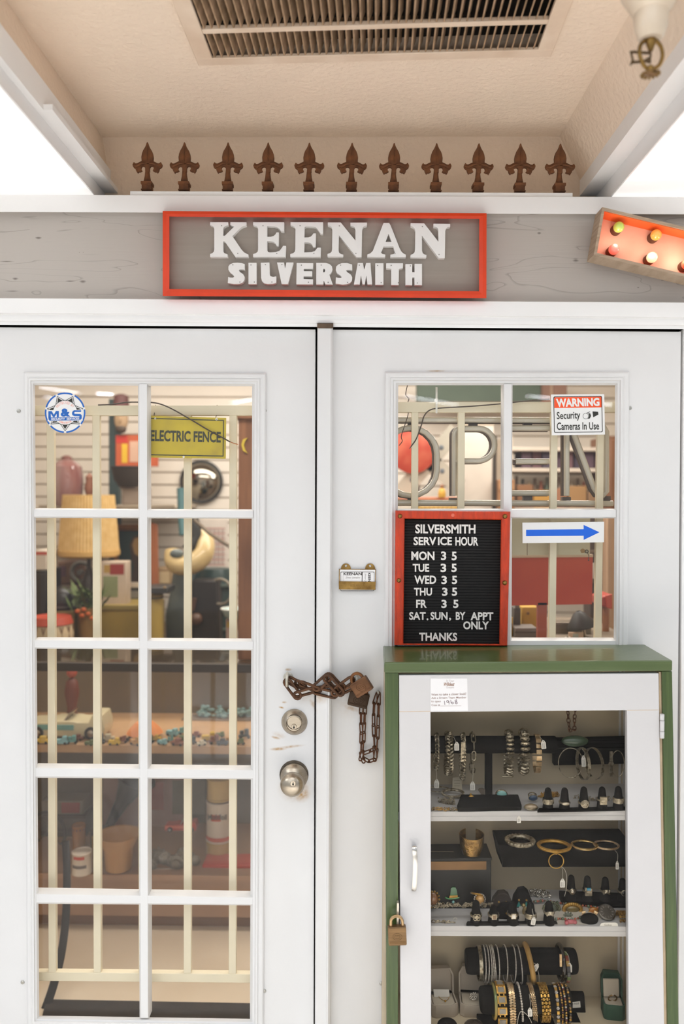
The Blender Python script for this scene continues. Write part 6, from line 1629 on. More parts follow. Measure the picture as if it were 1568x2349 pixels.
mt = thing('bangle', 'multicoloured stone bangle with a white tag at the end of the upper roll', 'bangle', P(1296, 2246, YR1))
fr = loopframe(1294.5, 2180, 2246, YR1, 36 * S(YR1), 20, -.05); mb = MB(); MC = [gem(h) for h in ('2b2620', '6a7a3a', '9a4a30', 'b58a3a', '3a3230')]
for i, (c, d, n) in enumerate(fr): mb.use(i % 5).obox(c, d.cross(n).normalized() * 4 * S(YR1), d * 5.6 * S(YR1), n * 2.6 * S(YR1))
new('stone_segments', mb, MC, mt, bevel=.0012)
tag(mt, 1306, 2220, YR1 - .034, 10.5, 21, 0, [(1294, 2182, YR1 - .033), (1303, 2192, YR1 - .036)])
new('clasp', MB().slab([(1283, 2190), (1288, 2190), (1288.5, 2218), (1283.5, 2218)], YR1 - .042, .003), ROSEGOLD, mt)
YW2 = YR2
bangle('jade and gold bangle at the start of the lower roll', 1131.5, 2262, 2330, 7, YW2, 35, mat('jade', '5f7a4c', .3, hex2='b08a3c', scale=10, lo=.35, hi=.6, coat=.4))
GR = 'gold bracelets on the lower roll'
bracelet('broad gold bracelet of rectangular clear stones', 1146, 2257, 2362, 21, YW2, 34, 'gems', GOLD, group=GR, extra=[gem('8c8478')], name='gem_bracelet', tilt=-.02)
bracelet('gold herringbone bracelet with a braided pattern', 1169.5, 2259, 2362, 14, YW2, 34, 'herring', ROSEGOLD, group=GR, name='herringbone_bracelet', tilt=-.02)
b = bracelet('thin crystal line bracelet with a knotted white string', 1191, 2259, 2350, 6, YW2, 34, 'crystal', GOLD, group=GR, extra=[DIAM], name='tennis_bracelet', tilt=-.07)
new('tag_string', MB().tube(bez([P(x, y, YW2 - .038) for x, y in ((1186, 2349), (1189, 2330), (1195, 2320), (1206, 2326), (1215, 2338), (1221, 2352))], 5), .0006, 5), STRING, b)
b = bracelet('gold bracelet broadening to rows of crystals, with a tag', 1219, 2260, 2340, 11, YW2, 34, 'mesh', ROSEGOLD, group=GR, name='gold_bracelet', tilt=-.1); tag(b, 1215, 2322, YW2 - .042, 10, 20, .05, [(1213, 2280, YW2 - .04), (1216, 2300, YW2 - .043)])
bracelet('broadest gold mesh bracelet of small square links', 1245, 2260, 2338, 20, YW2, 34, 'mesh', GOLD, group=GR, name='mesh_bracelet', tilt=-.05)
bracelet('gold bracelet alternating crystal flowers and gold links', 1271.5, 2259, 2362, 10, YW2, 34, 'flower', GOLD, group=GR, extra=[DIAM], name='flower_bracelet', tilt=-.02)
bracelet('first thin gold and red bead bracelet beside the flowers', 1281.5, 2260, 2352, 4.5, YW2, 34, 'bead', GOLD, group=GR, extra=[gem('5a2a22'), GOLD], name='bead_bracelet', tilt=-.03)
bracelet('second thin gold bracelet with white and red beads', 1289.5, 2259, 2356, 5, YW2, 34, 'bead', GOLD, group=GR, extra=[GOLD, DIAM, gem('6a2c24')], name='bead_bracelet', tilt=-.04)
bracelet('last gold bead bracelet with dark round charms', 1299, 2262, 2345, 6, YW2, 34, 'bead', GOLD, group=GR, extra=[gem('2a211a'), gem('7a5a2c')], name='bead_bracelet', tilt=-.04)
def ringbox(label, x, yb, w, hl, m, min_, yaw=0.0, lidh=46):
    b = PZ(x, yb, .362); k = S(b.y); T = thing('ring_box', label, 'ring box', b); Wd = w * k; Dp = w * k * .8; hh = hl * k
    M = Matrix.Rotation(yaw, 3, 'Z')
    def o8(z, g, y0=0):
        c = .28
        return [b + M @ Vector((px * Wd / 2 * g, y0 + Dp / 2 + py * Dp / 2 * g, z)) for px, py in ((-1 + c, -1), (1 - c, -1), (1, -1 + c), (1, 1), (-1, 1), (-1, -1 + c))]
    new('box_base', MB().rings([o8(0, .94), o8(.003, 1), o8(hh, 1), o8(hh, .9), o8(hh * .55, .86)], True, True, True), m, T)
    new('cushion', MB().rings([o8(hh * .5, .84), o8(hh * .92, .82), o8(hh * .98, .76)], True, True, True), min_, T, bevel=.001)
    y1 = Dp
    def lid(yy, g, top):
        c = .26
        return [b + M @ Vector((px * Wd / 2 * g, yy + top * .12 * pz * lidh * k, hh + .001 + pz * lidh * k * (1 if g == 1 else .96))) for px, pz in ((-1, 0), (1, 0), (1, 1 - c), (1 - c, 1), (-1 + c, 1), (-1, 1 - c))]
    new('box_lid', MB().rings([lid(y1 + .012, .97, 1), lid(y1 - .006, 1, 1), lid(y1 - .006, .88, 1), lid(y1 + .004, .84, 1)], True, True, True), m, T)
    return T, b, k, hh, Dp
BOXW = mat('ring_box_grey', 'b9ab9a', .7, var=.06); SATIN = mat('satin_cream', 'c9bca8', .6)
T, b, k, hh, Dp = ringbox('open pale ring box holding a fine gold necklace', 1021, 2336, 62, 30, BOXW, SATIN, .12, 56)
new('insert_card', MB().hexa([b + Vector((-.024, Dp * .62, hh)), b + Vector((.014, Dp * .62, hh + .001)), b + Vector((.012, Dp * .66, hh + .018)), b + Vector((-.026, Dp * .66, hh + .018))], [b + Vector((-.024, Dp * .63, hh)), b + Vector((.014, Dp * .63, hh + .001)), b + Vector((.012, Dp * .67, hh + .018)), b + Vector((-.026, Dp * .67, hh + .018))]), TAGP, T)
nk = thing('necklace', 'fine gold necklace with a tiny pendant in the pale ring box', 'necklace', b + Vector((0, Dp * .3, hh)))
new('strand', MB().tube(bez([b + Vector((-.013, Dp * .62, hh + .002)), b + Vector((-.008, Dp * .42, hh + .002)), b + Vector((.001, Dp * .30, hh + .002)), b + Vector((.009, Dp * .42, hh + .002)), b + Vector((.013, Dp * .66, hh + .002))], 6), .0006, 6), GOLD, nk)
new('pendant_drop', MB().ball(b + Vector((.001, Dp * .26, hh + .003)), .0026, 10, 8), GOLD, nk)
T, b, k, hh, Dp = ringbox('open pale ring box holding a big round crystal ring', 1088, 2336, 66, 30, BOXW, SATIN, -.05, 58)
c = b + Vector((.000, Dp * .45, hh + .010)); cr_ = thing('finger_ring', 'big round crystal cluster ring in a pale ring box', 'ring', c - Vector((0, 0, .01)))
mb = MB()
for i in range(26):
    z = 1 - (i + .5) / 26; r = sqrt(1 - z * z); a = i * 2.4; mb.ball(c + Vector((.009 * r * cos(a), -.004 - .006 * z, .009 * r * sin(a))), .0021, 8, 6)
new('crystal_cluster', mb, DIAM, cr_); new('ring_band', MB().torus(c + Vector((0, .004, -.002)), .009, .0012, (0, .6, .8), 24, 6), SILVER, cr_)
T, b, k, hh, Dp = ringbox('open dark green velvet ring box near the case frame', 1409, 2342, 48, 36, mat('green_velvet', '2c4a38', .9, hex2='3a5a46', scale=60), SATIN, -.12, 52)
new('satin_lining', MB().obox(b + Vector((.002, Dp - .0045, hh + .022)), (.019, 0, 0), (0, .002, 0), (0, .003, .02)), SATIN, T, bevel=.001)
c = b + Vector((0, Dp * .42, hh + .004)); rr = thing('finger_ring', 'plain dark gold ring in the green velvet box', 'ring', c)
new('ring_band', MB().torus(c + Vector((0, 0, .003)), .010, .0017, (0, 1, .35), 28, 8), mat('dark_gold', '7a5f38', .35, .9), rr)
new('stone', MB().ball(c + Vector((0, -.003, .013)), .0022, 8, 6), DIAM, rr)
t = thing('display_box', 'small open black hinged box with a white 1968 slip', 'display box', P(1325, 2360, -.085))
mb = MB().slab([(1296, 2278), (1340, 2279), (1344, 2284), (1344, 2330), (1296, 2330)][0:2] + [(1344, 2331), (1296, 2331)], -.075, .012)
new('box_lid', mb, VELVET, t, bevel=.003)
cb_ = PZ(1320, 2372, .362); new('box_base', MB().box(cb_.x - .026, cb_.x + .026, -.085 - .03, -.064, .362, P(1320, 2334, -.075).z), VELVET, t, bevel=.003)
mb = MB().poly([[(1311, 2299), (1330, 2297), (1331, 2311), (1312, 2312.5)]], -.0765, .0006); mb.use(1)
letters(mb, '1968', [(1313, 2301), (1327, 2299.5), (1327, 2304), (1313, 2305.5)], -.0768)
new('paper_slip', mb, [TAGP, TAGI], t, smooth=0)
for x, y, lb in ((1025, 2352, 'black velvet bow-like pad below the pale necklace box'), (1086, 2355, 'dark bracelet end lying before the crystal ring box'), (1212, 2352, 'black cushion edge under the knotted string')):
    b = PZ(x, y + 14, .362); o = new('velvet_pad', MB().ball(b + Vector((0, 0, .014)), .022, 16, 8, (1.1, .8, .75)).ball(b + Vector((-.006, -.012, .022)), .008, 10, 6), VELVET if x != 1086 else gem('3a3028'), label=lb, cat='display pad')

# ================================================================== inside the shop
def M_(h, r=.6, **k): return mat('paint_' + h + ('' if not k else '_' + '_'.join(str(v) for v in k.values())), h, r, **k)
def pxbox(name, label, cat, q, Y, dep, m, group=None, parts=(), bevel=.004):
    """box whose front face is the pixel rectangle q on plane Y; parts: (name, rect, material, raise)"""
    x0, y0, x1, y1 = q
    if not parts:
        return new(name, MB().slab([(x0, y0), (x1, y0), (x1, y1), (x0, y1)], Y, dep), m, label=label, cat=cat, group=group, bevel=bevel)
    b = P((x0 + x1) / 2, y1, Y); T = thing(name, label, cat, b, group)
    new('body', MB().slab([(x0, y0), (x1, y0), (x1, y1), (x0, y1)], Y, dep), m, T, bevel=bevel)
    for nm, r, pm, up in parts:
        new(nm, MB().slab([(r[0], r[1]), (r[2], r[1]), (r[2], r[3]), (r[0], r[3])], Y - up, up + .002), pm, T, bevel=min(bevel, up * .4))
    return T
def turned(name, label, cat, x, yb, prof, Y, m, segs=28, parts=()):
    """lathe on a vertical axis: profile of (radius px, height px above yb)"""
    k = S(Y); b = P(x, yb, Y)
    if not parts: return new(name, MB().lathe([(max(r, .05) * k, h * k) for r, h in prof], b, (0, 0, 1), segs), m, label=label, cat=cat)
    T = thing(name, label, cat, b); new('body', MB().lathe([(max(r, .05) * k, h * k) for r, h in prof], b, (0, 0, 1), segs), m, T)
    for nm, pr, pm in parts: new(nm, MB().lathe([(max(r, .05) * k, h * k) for r, h in pr], b, (0, 0, 1), segs), pm, T)
    return T

BROWNW = mat('brown_wood', '8a5f41', .5, hex2='6a452e', scale=5, stretch=(9, 9, .8), bump=.1)
TABLEW = mat('counter_wood', '7d6750', .6, hex2='64513e', scale=5)
SHOWW = mat('showcase_tan', 'a78468', .6, var=.1, scale=4)
DARKF = mat('showcase_dark_rim', '33291f', .4)

# glass showcase
Ys, Yb = 0.90, 1.40
xa, xb_ = -2.3, P(720, 1600, Ys).x
zt0, zt1 = P(330, 1542, Ys).z, P(330, 1522, Ys).z
zsh, zdk = P(330, 1716, Ys).z, P(330, 2008, Ys).z
sc_ = thing('showcase', 'long glass shop showcase with toys on its shelf and cans below', 'showcase', ((xa + xb_) / 2, Ys, 0))
mb = MB().box(xa, xb_, Ys, Ys + .03, zt0, zt1).box(xa, xb_, Yb - .03, Yb, zt0, zt1).box(xb_ - .03, xb_, Ys + .03, Yb - .03, zt0, zt1).box(xb_ - .025, xb_, Ys, Ys + .025, zdk, zt0).box(xb_ - .025, xb_, Yb - .025, Yb, zdk, zt0)
new('rim', mb, DARKF, sc_, bevel=.003)
new('glass_top', MB().box(xa, xb_ - .03, Ys + .03, Yb - .03, zt1 - .008, zt1 - .002), GLASS, sc_)
new('front_glass', MB().box(xa, xb_ - .03, Ys + .008, Ys + .014, zdk, zt0), glass_mat('showcase_glass', (1, 1, 1), .7), sc_)
new('shelf', MB().box(xa, xb_ - .03, Ys + .03, Yb - .03, zsh - .03, zsh), mat('shelf_tan', 'b08a60', .6, var=.12), sc_, bevel=.002)
new('deck', MB().box(xa, xb_, Ys, Yb, zdk - .02, zdk), SHOWW, sc_)
new('plinth', MB().box(xa, xb_, Ys + .012, Yb, .055, zdk - .02), SHOWW, sc_)
new('toe_board', MB().box(xa, xb_, Ys + .05, Yb, 0, .055), mat('toe_brown', '87684f', .6), sc_)
new('back_panel', MB().box(xa, xb_, Yb - .028, Yb - .012, zdk, zt0), mat('showcase_back', '7a6a52', .7, hex2='5e5443', scale=3), sc_)
# toys on the shelf
def onsh(x, y, z=None): return PZ(x, y, zsh if z is None else z)
def car(label, x0, x1, yb, mats, name='toy_car'):
    b = onsh((x0 + x1) / 2, yb); k = S(b.y); Lc = (x1 - x0) * k; T = thing(name, label, 'toy car', b); h = Lc * .30; wd = Lc * .36
    pr = [(-.5, .10), (-.5, .58), (-.44, .66), (-.20, .68), (-.16, .74), (.12, .74), (.16, .70), (.30, .70), (.34, 1.0), (.46, 1.0), (.49, .62), (.5, .45), (.48, .12)]
    new('car_body', MB().rings([[b + Vector((u * Lc, -wd / 2, v * h)) for u, v in pr], [b + Vector((u * Lc, wd / 2, v * h)) for u, v in pr]], True, True, True), mats[0], T, bevel=Lc * .012)
    new('side_flash', MB().box(b.x - Lc * .49, b.x + Lc * .12, b.y - wd / 2 - .002, b.y - wd / 2 + .004, b.z + h * .38, b.z + h * .6), mats[1], T, bevel=.001)
    for u in (-.33, .33):
        w = new('wheel', MB().lathe([(h * .24, 0), (h * .26, .004), (h * .26, .016), (h * .2, .018)], b + Vector((u * Lc, -wd / 2 + .012, h * .26)), (0, -1, 0), 20), BLACK, T)
        new('hubcap', MB().lathe([(h * .14, 0), (h * .06, .004)], b + Vector((u * Lc, -wd / 2 - .006, h * .26)), (0, -1, 0), 14), STEEL, w)
    new('windshield', MB().hexa([b + Vector((-.02 * Lc, -wd * .4, h * .74)), b + Vector((-.02 * Lc, wd * .4, h * .74)), b + Vector((.05 * Lc, wd * .38, h * 1.05)), b + Vector((.05 * Lc, -wd * .38, h * 1.05))], [b + Vector((0, -wd * .4, h * .74)), b + Vector((0, wd * .4, h * .74)), b + Vector((.07 * Lc, wd * .38, h * 1.05)), b + Vector((.07 * Lc, -wd * .38, h * 1.05))]), mats[2], T)
    return T
car('cream and teal toy convertible on the showcase shelf', 66, 252, 1686, (mat('toy_cream', 'd8cba4', .3, coat=.5), mat('toy_teal', '6fa39a', .3), STEEL))
uk = onsh(332, 1692); k = S(uk.y); um = thing('toy_umbrella', 'small orange paper parasol among the toy vehicles', 'toy umbrella', uk)
new('canopy', MB().lathe([(42 * k, 12 * k), (34 * k, 22 * k), (20 * k, 36 * k), (3 * k, 44 * k), (.1 * k, 45 * k)], uk, (0, 0, 1), 12, caps=False), M_('e08a45', .6), um, smooth=10)
new('stick', MB().tube([uk, uk + Vector((0, 0, 46 * k))], .0012, 6), BROWNW, um)
random.seed(21)
VC = [M_(h, .35) for h in ('d2ae3c', '5d9a94', '2f2b26', '5f6f45', 'c9bfa2', '7fb0b4', '84503a', 'b9873c', '39464a')]
def minicar_mesh(kind):
    mb = MB()
    if kind == 0: mb.box(-.5, .5, -.2, .2, .1, .32).box(-.2, .25, -.17, .17, .32, .55)
    elif kind == 1: mb.box(-.5, .5, -.2, .2, .1, .3).box(.1, .42, -.19, .19, .3, .62).box(-.48, .05, -.2, .2, .3, .42)
    else: mb.box(-.45, .3, -.15, .15, .15, .3).lathe([(.14, 0), (.16, .3)], (-.2, 0, .3), (0, 0, 1), 10).box(.0, .3, -.16, .16, .3, .7)
    mb.use(1)
    for u in (-.3, .3):
        for s in (-1, 1): mb.lathe([(.12, 0), (.12, .07)], (u, s * .17 - .035, .12), (0, 1, 0), 12)
    return mb
COLN = ['yellow', 'teal', 'black', 'olive', 'cream', 'pale blue', 'brown', 'ochre', 'slate']
PLC = [(118, 1700), (140, 1708), (165, 1706), (178, 1698), (205, 1710), (226, 1706), (247, 1700), (262, 1709), (281, 1704), (300, 1700), (312, 1709), (340, 1705), (356, 1699), (372, 1708), (391, 1702), (408, 1710), (424, 1700), (440, 1706), (462, 1710), (478, 1700), (492, 1706), (510, 1709), (530, 1702), (552, 1708), (98, 1706), (395, 1688), (420, 1684), (450, 1690), (505, 1690), (560, 1694)]
NEAR = ['by the toy convertible', 'below the orange parasol', 'past the parasol', 'at the far end of the shelf']
BASE = {}
for i, (x, y) in enumerate(PLC):
    ci = (i * 5 + i // 4) % 9; kd = (i * 7) % 3; b = onsh(x, y); s = (20 + (i * 11) % 14) * S(b.y)
    key = (kd, ci)
    if key not in BASE:
        o = new('toy_vehicle', minicar_mesh(kd), [VC[ci], BLACK], label='x', cat='toy vehicle', group='small toy vehicles on the showcase shelf', bevel=.02, seg=1); BASE[key] = o
    else:
        o = BASE[key].copy(); COL.objects.link(o)
    o.location = b + Vector((0, 0, .0)); o.scale = (s, s, s); o.rotation_euler.z = random.uniform(-.5, .5)
    zone = 0 if x < 270 else 1 if x < 345 else 2 if x < 450 else 3
    o['label'] = 'small %s toy %s on the showcase shelf %s' % (COLN[ci], ('car', 'truck', 'locomotive')[kd], NEAR[zone])
    WORLD[o.name] = Vector(o.location)
pxbox('display_riser', 'brown wooden riser at the back of the showcase shelf', 'riser', (415, 1650, 575, 1688), 1.26, .08, TABLEW)
heap_ = MB(); random.seed(6); rz = P(490, 1650, 1.26)
for i in range(60): heap_.ball(Vector((rz.x + random.uniform(-.07, .16), 1.30 + random.uniform(-.03, .03), rz.z + .006 + random.random() ** 2 * .035)), random.uniform(.006, .012), 6, 4, (1.3, 1, .8))
new('turquoise_pebbles', heap_, mat('pebble_teal', '9cb9b4', .5, hex2='6f8e8c', scale=60), label='heap of pale turquoise stones on the brown riser', cat='stones', kind='stuff')
fg = thing('toy_figure', 'tall dark red wooden figure behind the toy convertible', 'figurine', onsh(165, 1672)); k = S(fg.location.y)
new('figure_body', MB().lathe([(14 * k, 0), (15 * k, 20 * k), (10 * k, 50 * k), (17 * k, 85 * k), (13 * k, 110 * k), (6 * k, 118 * k)], fg.location, (0, 0, 1), 18), M_('6a3424', .5), fg)
new('figure_head', MB().ball(fg.location + Vector((0, 0, 131 * k)), 12 * k, 16, 10), M_('a84a34', .4), fg)
# lower deck
def ondk(x, y): return PZ(x, y, zdk)
def can(label, x, yb, w, h, m, parts, z0=None, name='oil_can', Y=None):
    b = P(x, yb, Y) if Y is not None else ondk(x, yb); k = S(b.y); T = thing(name, label, 'can', b); r = w / 2 * k; hh = h * k
    new('can_body', MB().lathe([(r * .96, 0), (r, .002), (r, .008), (r * .97, .010), (r * .97, hh - .01), (r, hh - .008), (r, hh - .002), (r * .94, hh), (r * .9, hh - .004), (.001, hh - .004)], b, (0, 0, 1), 32), m, T)
    for nm, v0, v1, a0, a1, pm in parts:
        mb = MB(); n = 12; rr = r * .985
        mb.rings([[b + Vector((rr * cos(a0 + (a1 - a0) * i / n), rr * sin(a0 + (a1 - a0) * i / n), hh * v)) for i in range(n + 1)] for v in (v0, v1)], closed=False)
        new(nm, mb, pm, T)
    return T
REDM = M_('c04a32', .4); YELC = mat('can_yellow', 'bfa263', .4, var=.1); WHTC = mat('can_white', 'd3c6b4', .4, var=.05)
c1 = can('lowest yellow oil can of the stack, behind the red box', 503, 1996, 62, 72, YELC, [('red_mark', .38, .52, -2.2, -1.3, REDM)], Y=1.10)
b2 = P(503, 1926, 1.10)
c2 = can('white oil can with a red winged mark, middle of the stack', 503, 1925, 62, 92, WHTC, [('red_mark', .58, .74, -2.1, -1.3, REDM), ('red_stripe', .04, .16, -pi, 0, REDM)], Y=1.10)
mb = MB(); kx = S(1.10 - .031)
letters(mb, 'Mobiloil', (476, 1868, 520, 1881), 1.10 - 31.2 * S(1.1) , bold=.03)
new('can_lettering', mb, M_('4a4640', .6), c2, smooth=0)
can('topmost yellow oil can of the stack, under the shelf', 503, 1832, 58, 50, YELC, [('dark_band', .0, .12, -pi, 0, M_('5a4e3c', .6))], Y=1.10)
can('small white oil can with a red top beside the black strap', 188, 2002, 46, 52, WHTC, [('red_mark', .75, .95, -2.2, -1.0, REDM), ('dark_lettering', .36, .5, -2.4, -.8, M_('6a5f5a', .6))])
can('amber jar with a dark lid behind the white can', 181, 1966, 32, 76, mat('amber_glass', '96622c', .2, coat=.6), [('lid_band', .86, .99, -pi, pi, BLACK)], name='jar')
pxbox('red_box', 'flat red box lettered in white on the showcase deck', 'box', (463, 1985, 580, 2012), .965, .10, M_('c2482f', .45), parts=(('white_mark', (497, 1999, 513, 2008), WHTC, .001),))
pxbox('metal_tray', 'long pale metal tray along the front of the deck', 'tray', (230, 1994, 400, 2010), .955, .03, mat('tray_metal', 'c6b79e', .35, .4), parts=(('tray_lip', (228, 1993, 402, 1997), STEEL, .004),))
hn = thing('phonograph_horn', 'dark flared phonograph horn leaning in the showcase', 'horn', ondk(255, 1975))
p0, p1 = P(222, 1945, 1.22), P(312, 1782, 1.18); d = p1 - p0
new('horn', MB().lathe([(.012, 0), (.018, d.length * .35), (.030, d.length * .65), (.055, d.length * .88), (.085, d.length), (.08, d.length), (.05, d.length * .88), (.02, d.length * .6)], p0, d, 28, caps=False), M_('2d251e', .4), hn)
new('horn_elbow', MB().tube(bez([p0, p0 + Vector((-.02, 0, -.04)), ondk(228, 1978) + Vector((0, 0, .012))], 6), .012, 10), M_('2d251e', .4), hn)
b = ondk(272, 1994); k = S(b.y)
new('ceramic_funnel', MB().lathe([(24 * k, 0), (30 * k, 4 * k), (33 * k, 48 * k), (46 * k, 76 * k), (50 * k, 84 * k), (46 * k, 83 * k), (28 * k, 50 * k)], b, (0, 0, 1), 28), M_('b58a55', .5), label='ochre flared ceramic pot beside the phonograph horn', cat='pot')
pxbox('pink_board', 'dusty pink printed board at the back of the deck', 'board', (235, 1782, 420, 1930), 1.34, .012, M_('a5857a', .6), parts=(('red_print', (345, 1795, 375, 1858), M_('a0554a', .6), .001), ('grey_figure', (395, 1790, 470, 1868), M_('77705f', .6), .001)))
tr_ = car('red toy truck above the engine parts', 338, 448, 1935, (REDM, M_('d86a4c', .4), STEEL), 'toy_truck'); tr_.location = ondk(392, 1972) + Vector((.02, .10, .075))
pxbox('parts_bin', 'grey bin of engine parts carrying the red toy truck', 'bin', (340, 1940, 462, 1996), 1.18, .12, M_('6e6458', .6), parts=(('bin_lip', (338, 1938, 464, 1944), M_('5d544a', .5), .004),))
random.seed(10); names = ['round grey gear among the engine parts', 'ribbed grey piston beside the gear', 'pale metal flange at the bottom of the heap', 'dark cast iron elbow in the parts heap', 'shiny round cap in the parts heap', 'grey pulley wheel at the end of the parts heap', 'short grey shaft lying on the deck', 'bright ring-shaped washer before the parts bin']
for i, lb in enumerate(names):
    b = ondk(350 + i * 14, 1992 - (i * 17) % 22); k = S(b.y); r = (11 + (i * 5) % 7) * k
    mb = MB().lathe([(r, 0), (r, r * .5), (r * .6, r * .6), (r * .6, r * 1.1), (r * .3, r * 1.2)], b + Vector((0, 0, r * .9)), (random.uniform(-.6, .6), -1, random.uniform(-.3, .5)), 16)
    for a in range(8): mb.obox(b + Vector((r * cos(a * pi / 4), -.003, r * .9 + r * sin(a * pi / 4))), (r * .14, 0, 0), (0, r * .2, 0), (0, 0, r * .14))
    new('engine_part', mb, mat('cast_grey', '938a7c', .45, .5, hex2='6d655a', scale=40), label=lb, cat='engine part', group='engine parts on the showcase deck')
pxbox('folded_cloth', 'folded red and grey cloth at the back of the deck', 'cloth', (95, 1838, 190, 1872), 1.24, .1, M_('8a7f70', .9), parts=(('red_fold', (140, 1842, 182, 1866), M_('9a4436', .9), .006),))
pxbox('storage_box', 'dark wooden crate under the folded cloth', 'crate', (92, 1872, 196, 1975), 1.22, .13, M_('4a3d31', .7), parts=(('crate_slat', (92, 1880, 196, 1900), M_('5c4c3d', .7), .004), ('crate_slat', (92, 1925, 196, 1945), M_('5c4c3d', .7), .004)))
# strap, mat
Tst = bez([P(150, 1930, .70), P(153, 1985, .66), P(153, 2045, .62), P(150, 2115, .58), P(140, 2190, .53), P(122, 2262, .49), P(100, 2326, .455)], 8)
new('black_strap', MB().tube(Tst, .0135, 12, flat=.35, nrm=(0, 1, 0)), M_('241f1a', .6), label='black flat hose hanging down to the cream floor', cat='hose')
q = [PZ(x, y, 0.012) for x, y in ((92, 2348), (578, 2356), (575, 2300), (106, 2291))]
new('door_mat', MB().hexa([p - Vector((0, 0, .011)) for p in q], q), mat('black_rubber_mat', '26211c', .8, hex2='332c25', scale=20, bump=.3), label='black rubber door mat just inside the door', cat='door mat', bevel=.003)

# back counter and what stands on it
zc = 0.86; YC0, YC1 = 1.62, 2.72
ct = thing('back_counter', 'long brown work counter at the back of the shop', 'counter', (-.3, YC0, 0))
new('counter_top', MB().box(-2.3, 1.9, YC0, YC1, zc - .04, zc), TABLEW, ct, bevel=.004)
for x in (-2.2, -.9, .5, 1.8): new('leg', MB().box(x, x + .07, YC0 + .05, YC0 + .12, 0, zc - .04), TABLEW, ct)
new('apron', MB().box(-2.3, 1.9, YC0 + .04, YC0 + .07, zc - .16, zc - .04), TABLEW, ct)
def ybase(Y): # pixel row of the counter top at depth Y
    for yy in range(1400, 1600):
        if P(300, yy, Y).z <= zc: return yy
    return 1500
BT = {Y: ybase(Y) for Y in (1.7, 1.8, 1.9, 2.0, 2.1, 2.2, 2.3, 2.4, 2.5)}
# lamp
Yl_ = 2.1; k = S(Yl_); b = P(204, BT[2.1], Yl_); lp = thing('table_lamp', 'table lamp with a tall pleated cream shade', 'lamp', b)
z_ = lambda y: (P(204, y, Yl_).z - b.z)
new('lamp_base', MB().lathe([(30 * k, 0), (30 * k, .01), (14 * k, .03), (22 * k, z_(1400)), (26 * k, z_(1360)), (10 * k, z_(1315)), (5 * k, z_(1300)), (5 * k, z_(1260))], b, (0, 0, 1), 24), M_('3a2d22', .4), lp)
mb = MB(); n = 112
def pl_(r, z): return [b + Vector(((r + (1.6 if i % 2 else 0)) * k * cos(2 * pi * i / n), (r + (1.6 if i % 2 else 0)) * k * sin(2 * pi * i / n), z)) for i in range(n)]
mb.rings([pl_(56, z_(1135)), pl_(67, z_(1266))], True, False, False)
new('lamp_shade', mb, mat('pleated_shade', 'd8b77c', .8, hex2='c8a262', scale=30), lp, smooth=0)
new('shade_trim', MB().lathe([(66 * k, z_(1276)), (70 * k, z_(1272)), (70 * k, z_(1262)), (67 * k, z_(1262))], b, (0, 0, 1), 48, caps=False), M_('c9a25f', .7), lp)
# framed painting and the bins
pg = thing('framed_painting', 'gold framed dark painting of a figure leaning behind the bins', 'painting', P(310, 1345, 2.45))
new('picture_frame', frame_rings(MB(), [(262, 1203), (362, 1203), (362, 1348), (262, 1348)], [(272, 1217), (352, 1217), (352, 1336), (272, 1336)], ((0, 2.47), (0, 2.44), (.5, 2.43), (1, 2.45), (1, 2.465))), mat('gilt_frame', 'b07f3c', .4, .3, hex2='8a5a2c', scale=20), pg, smooth=0)
mb = MB().slab([(270, 1215), (354, 1215), (354, 1338), (270, 1338)], 2.46, .006); mb.use(1)
mb.poly([[(300, 1338), (306, 1300), (300, 1270), (296, 1250), (305, 1232), (320, 1226), (333, 1238), (338, 1262), (334, 1290), (340, 1338)]], 2.4595, 0)
mb.use(2).poly([[(303, 1250), (308, 1236), (320, 1232), (330, 1244), (328, 1268), (320, 1278), (308, 1270)]], 2.459, 0).poly([[(322, 1290), (345, 1300), (345, 1318), (320, 1316)]], 2.459, 0)
new('canvas', mb, [M_('2c3a34', .7), M_('4a3626', .7), M_('a8844f', .7)], pg, smooth=0)
sb = pxbox('storage_box', 'tall olive storage bin on the back counter', 'bin', (222, 1392, 345, BT[1.9]), 1.9, .3, mat('olive_bin', 'a98f48', .5, hex2='8d7a40', scale=4), parts=(('bin_rim', (219, 1388, 348, 1400), M_('8f7c3f', .5), .008),))
can('olive yellow metal drum beside the gold frame', 352, BT[1.8], 46, BT[1.8] - 1362, mat('drum_olive', 'bda257', .4, hex2='9a8445', scale=4), [('dark_rim', .94, 1.0, -pi, 0, M_('4f4a3a', .5))], name='metal_drum', Y=1.8)
pxbox('red_label_tin', 'pale square tin with a dark red label on the olive bin', 'tin', (226, 1288, 290, 1388), 2.0, .08, M_('c9b6a2', .5), parts=(('red_label', (252, 1294, 284, 1318), M_('96342c', .5), .001), ('gold_label', (238, 1296, 254, 1314), M_('b48f4a', .5), .001), ('green_picture', (236, 1322, 270, 1370), M_('8a9068', .5), .001)))
pxbox('grey_radio', 'small dark grey machine with a white lid behind the drum', 'radio', (285, 1345, 345, 1390), 2.2, .14, M_('4d4a44', .5), parts=(('white_lid', (286, 1336, 332, 1348), WHTC, .004), ('panel', (292, 1356, 338, 1372), M_('8b857a', .4), .002)))
pl__ = MB(); random.seed(3); pb = P(200, 1395, 1.85)
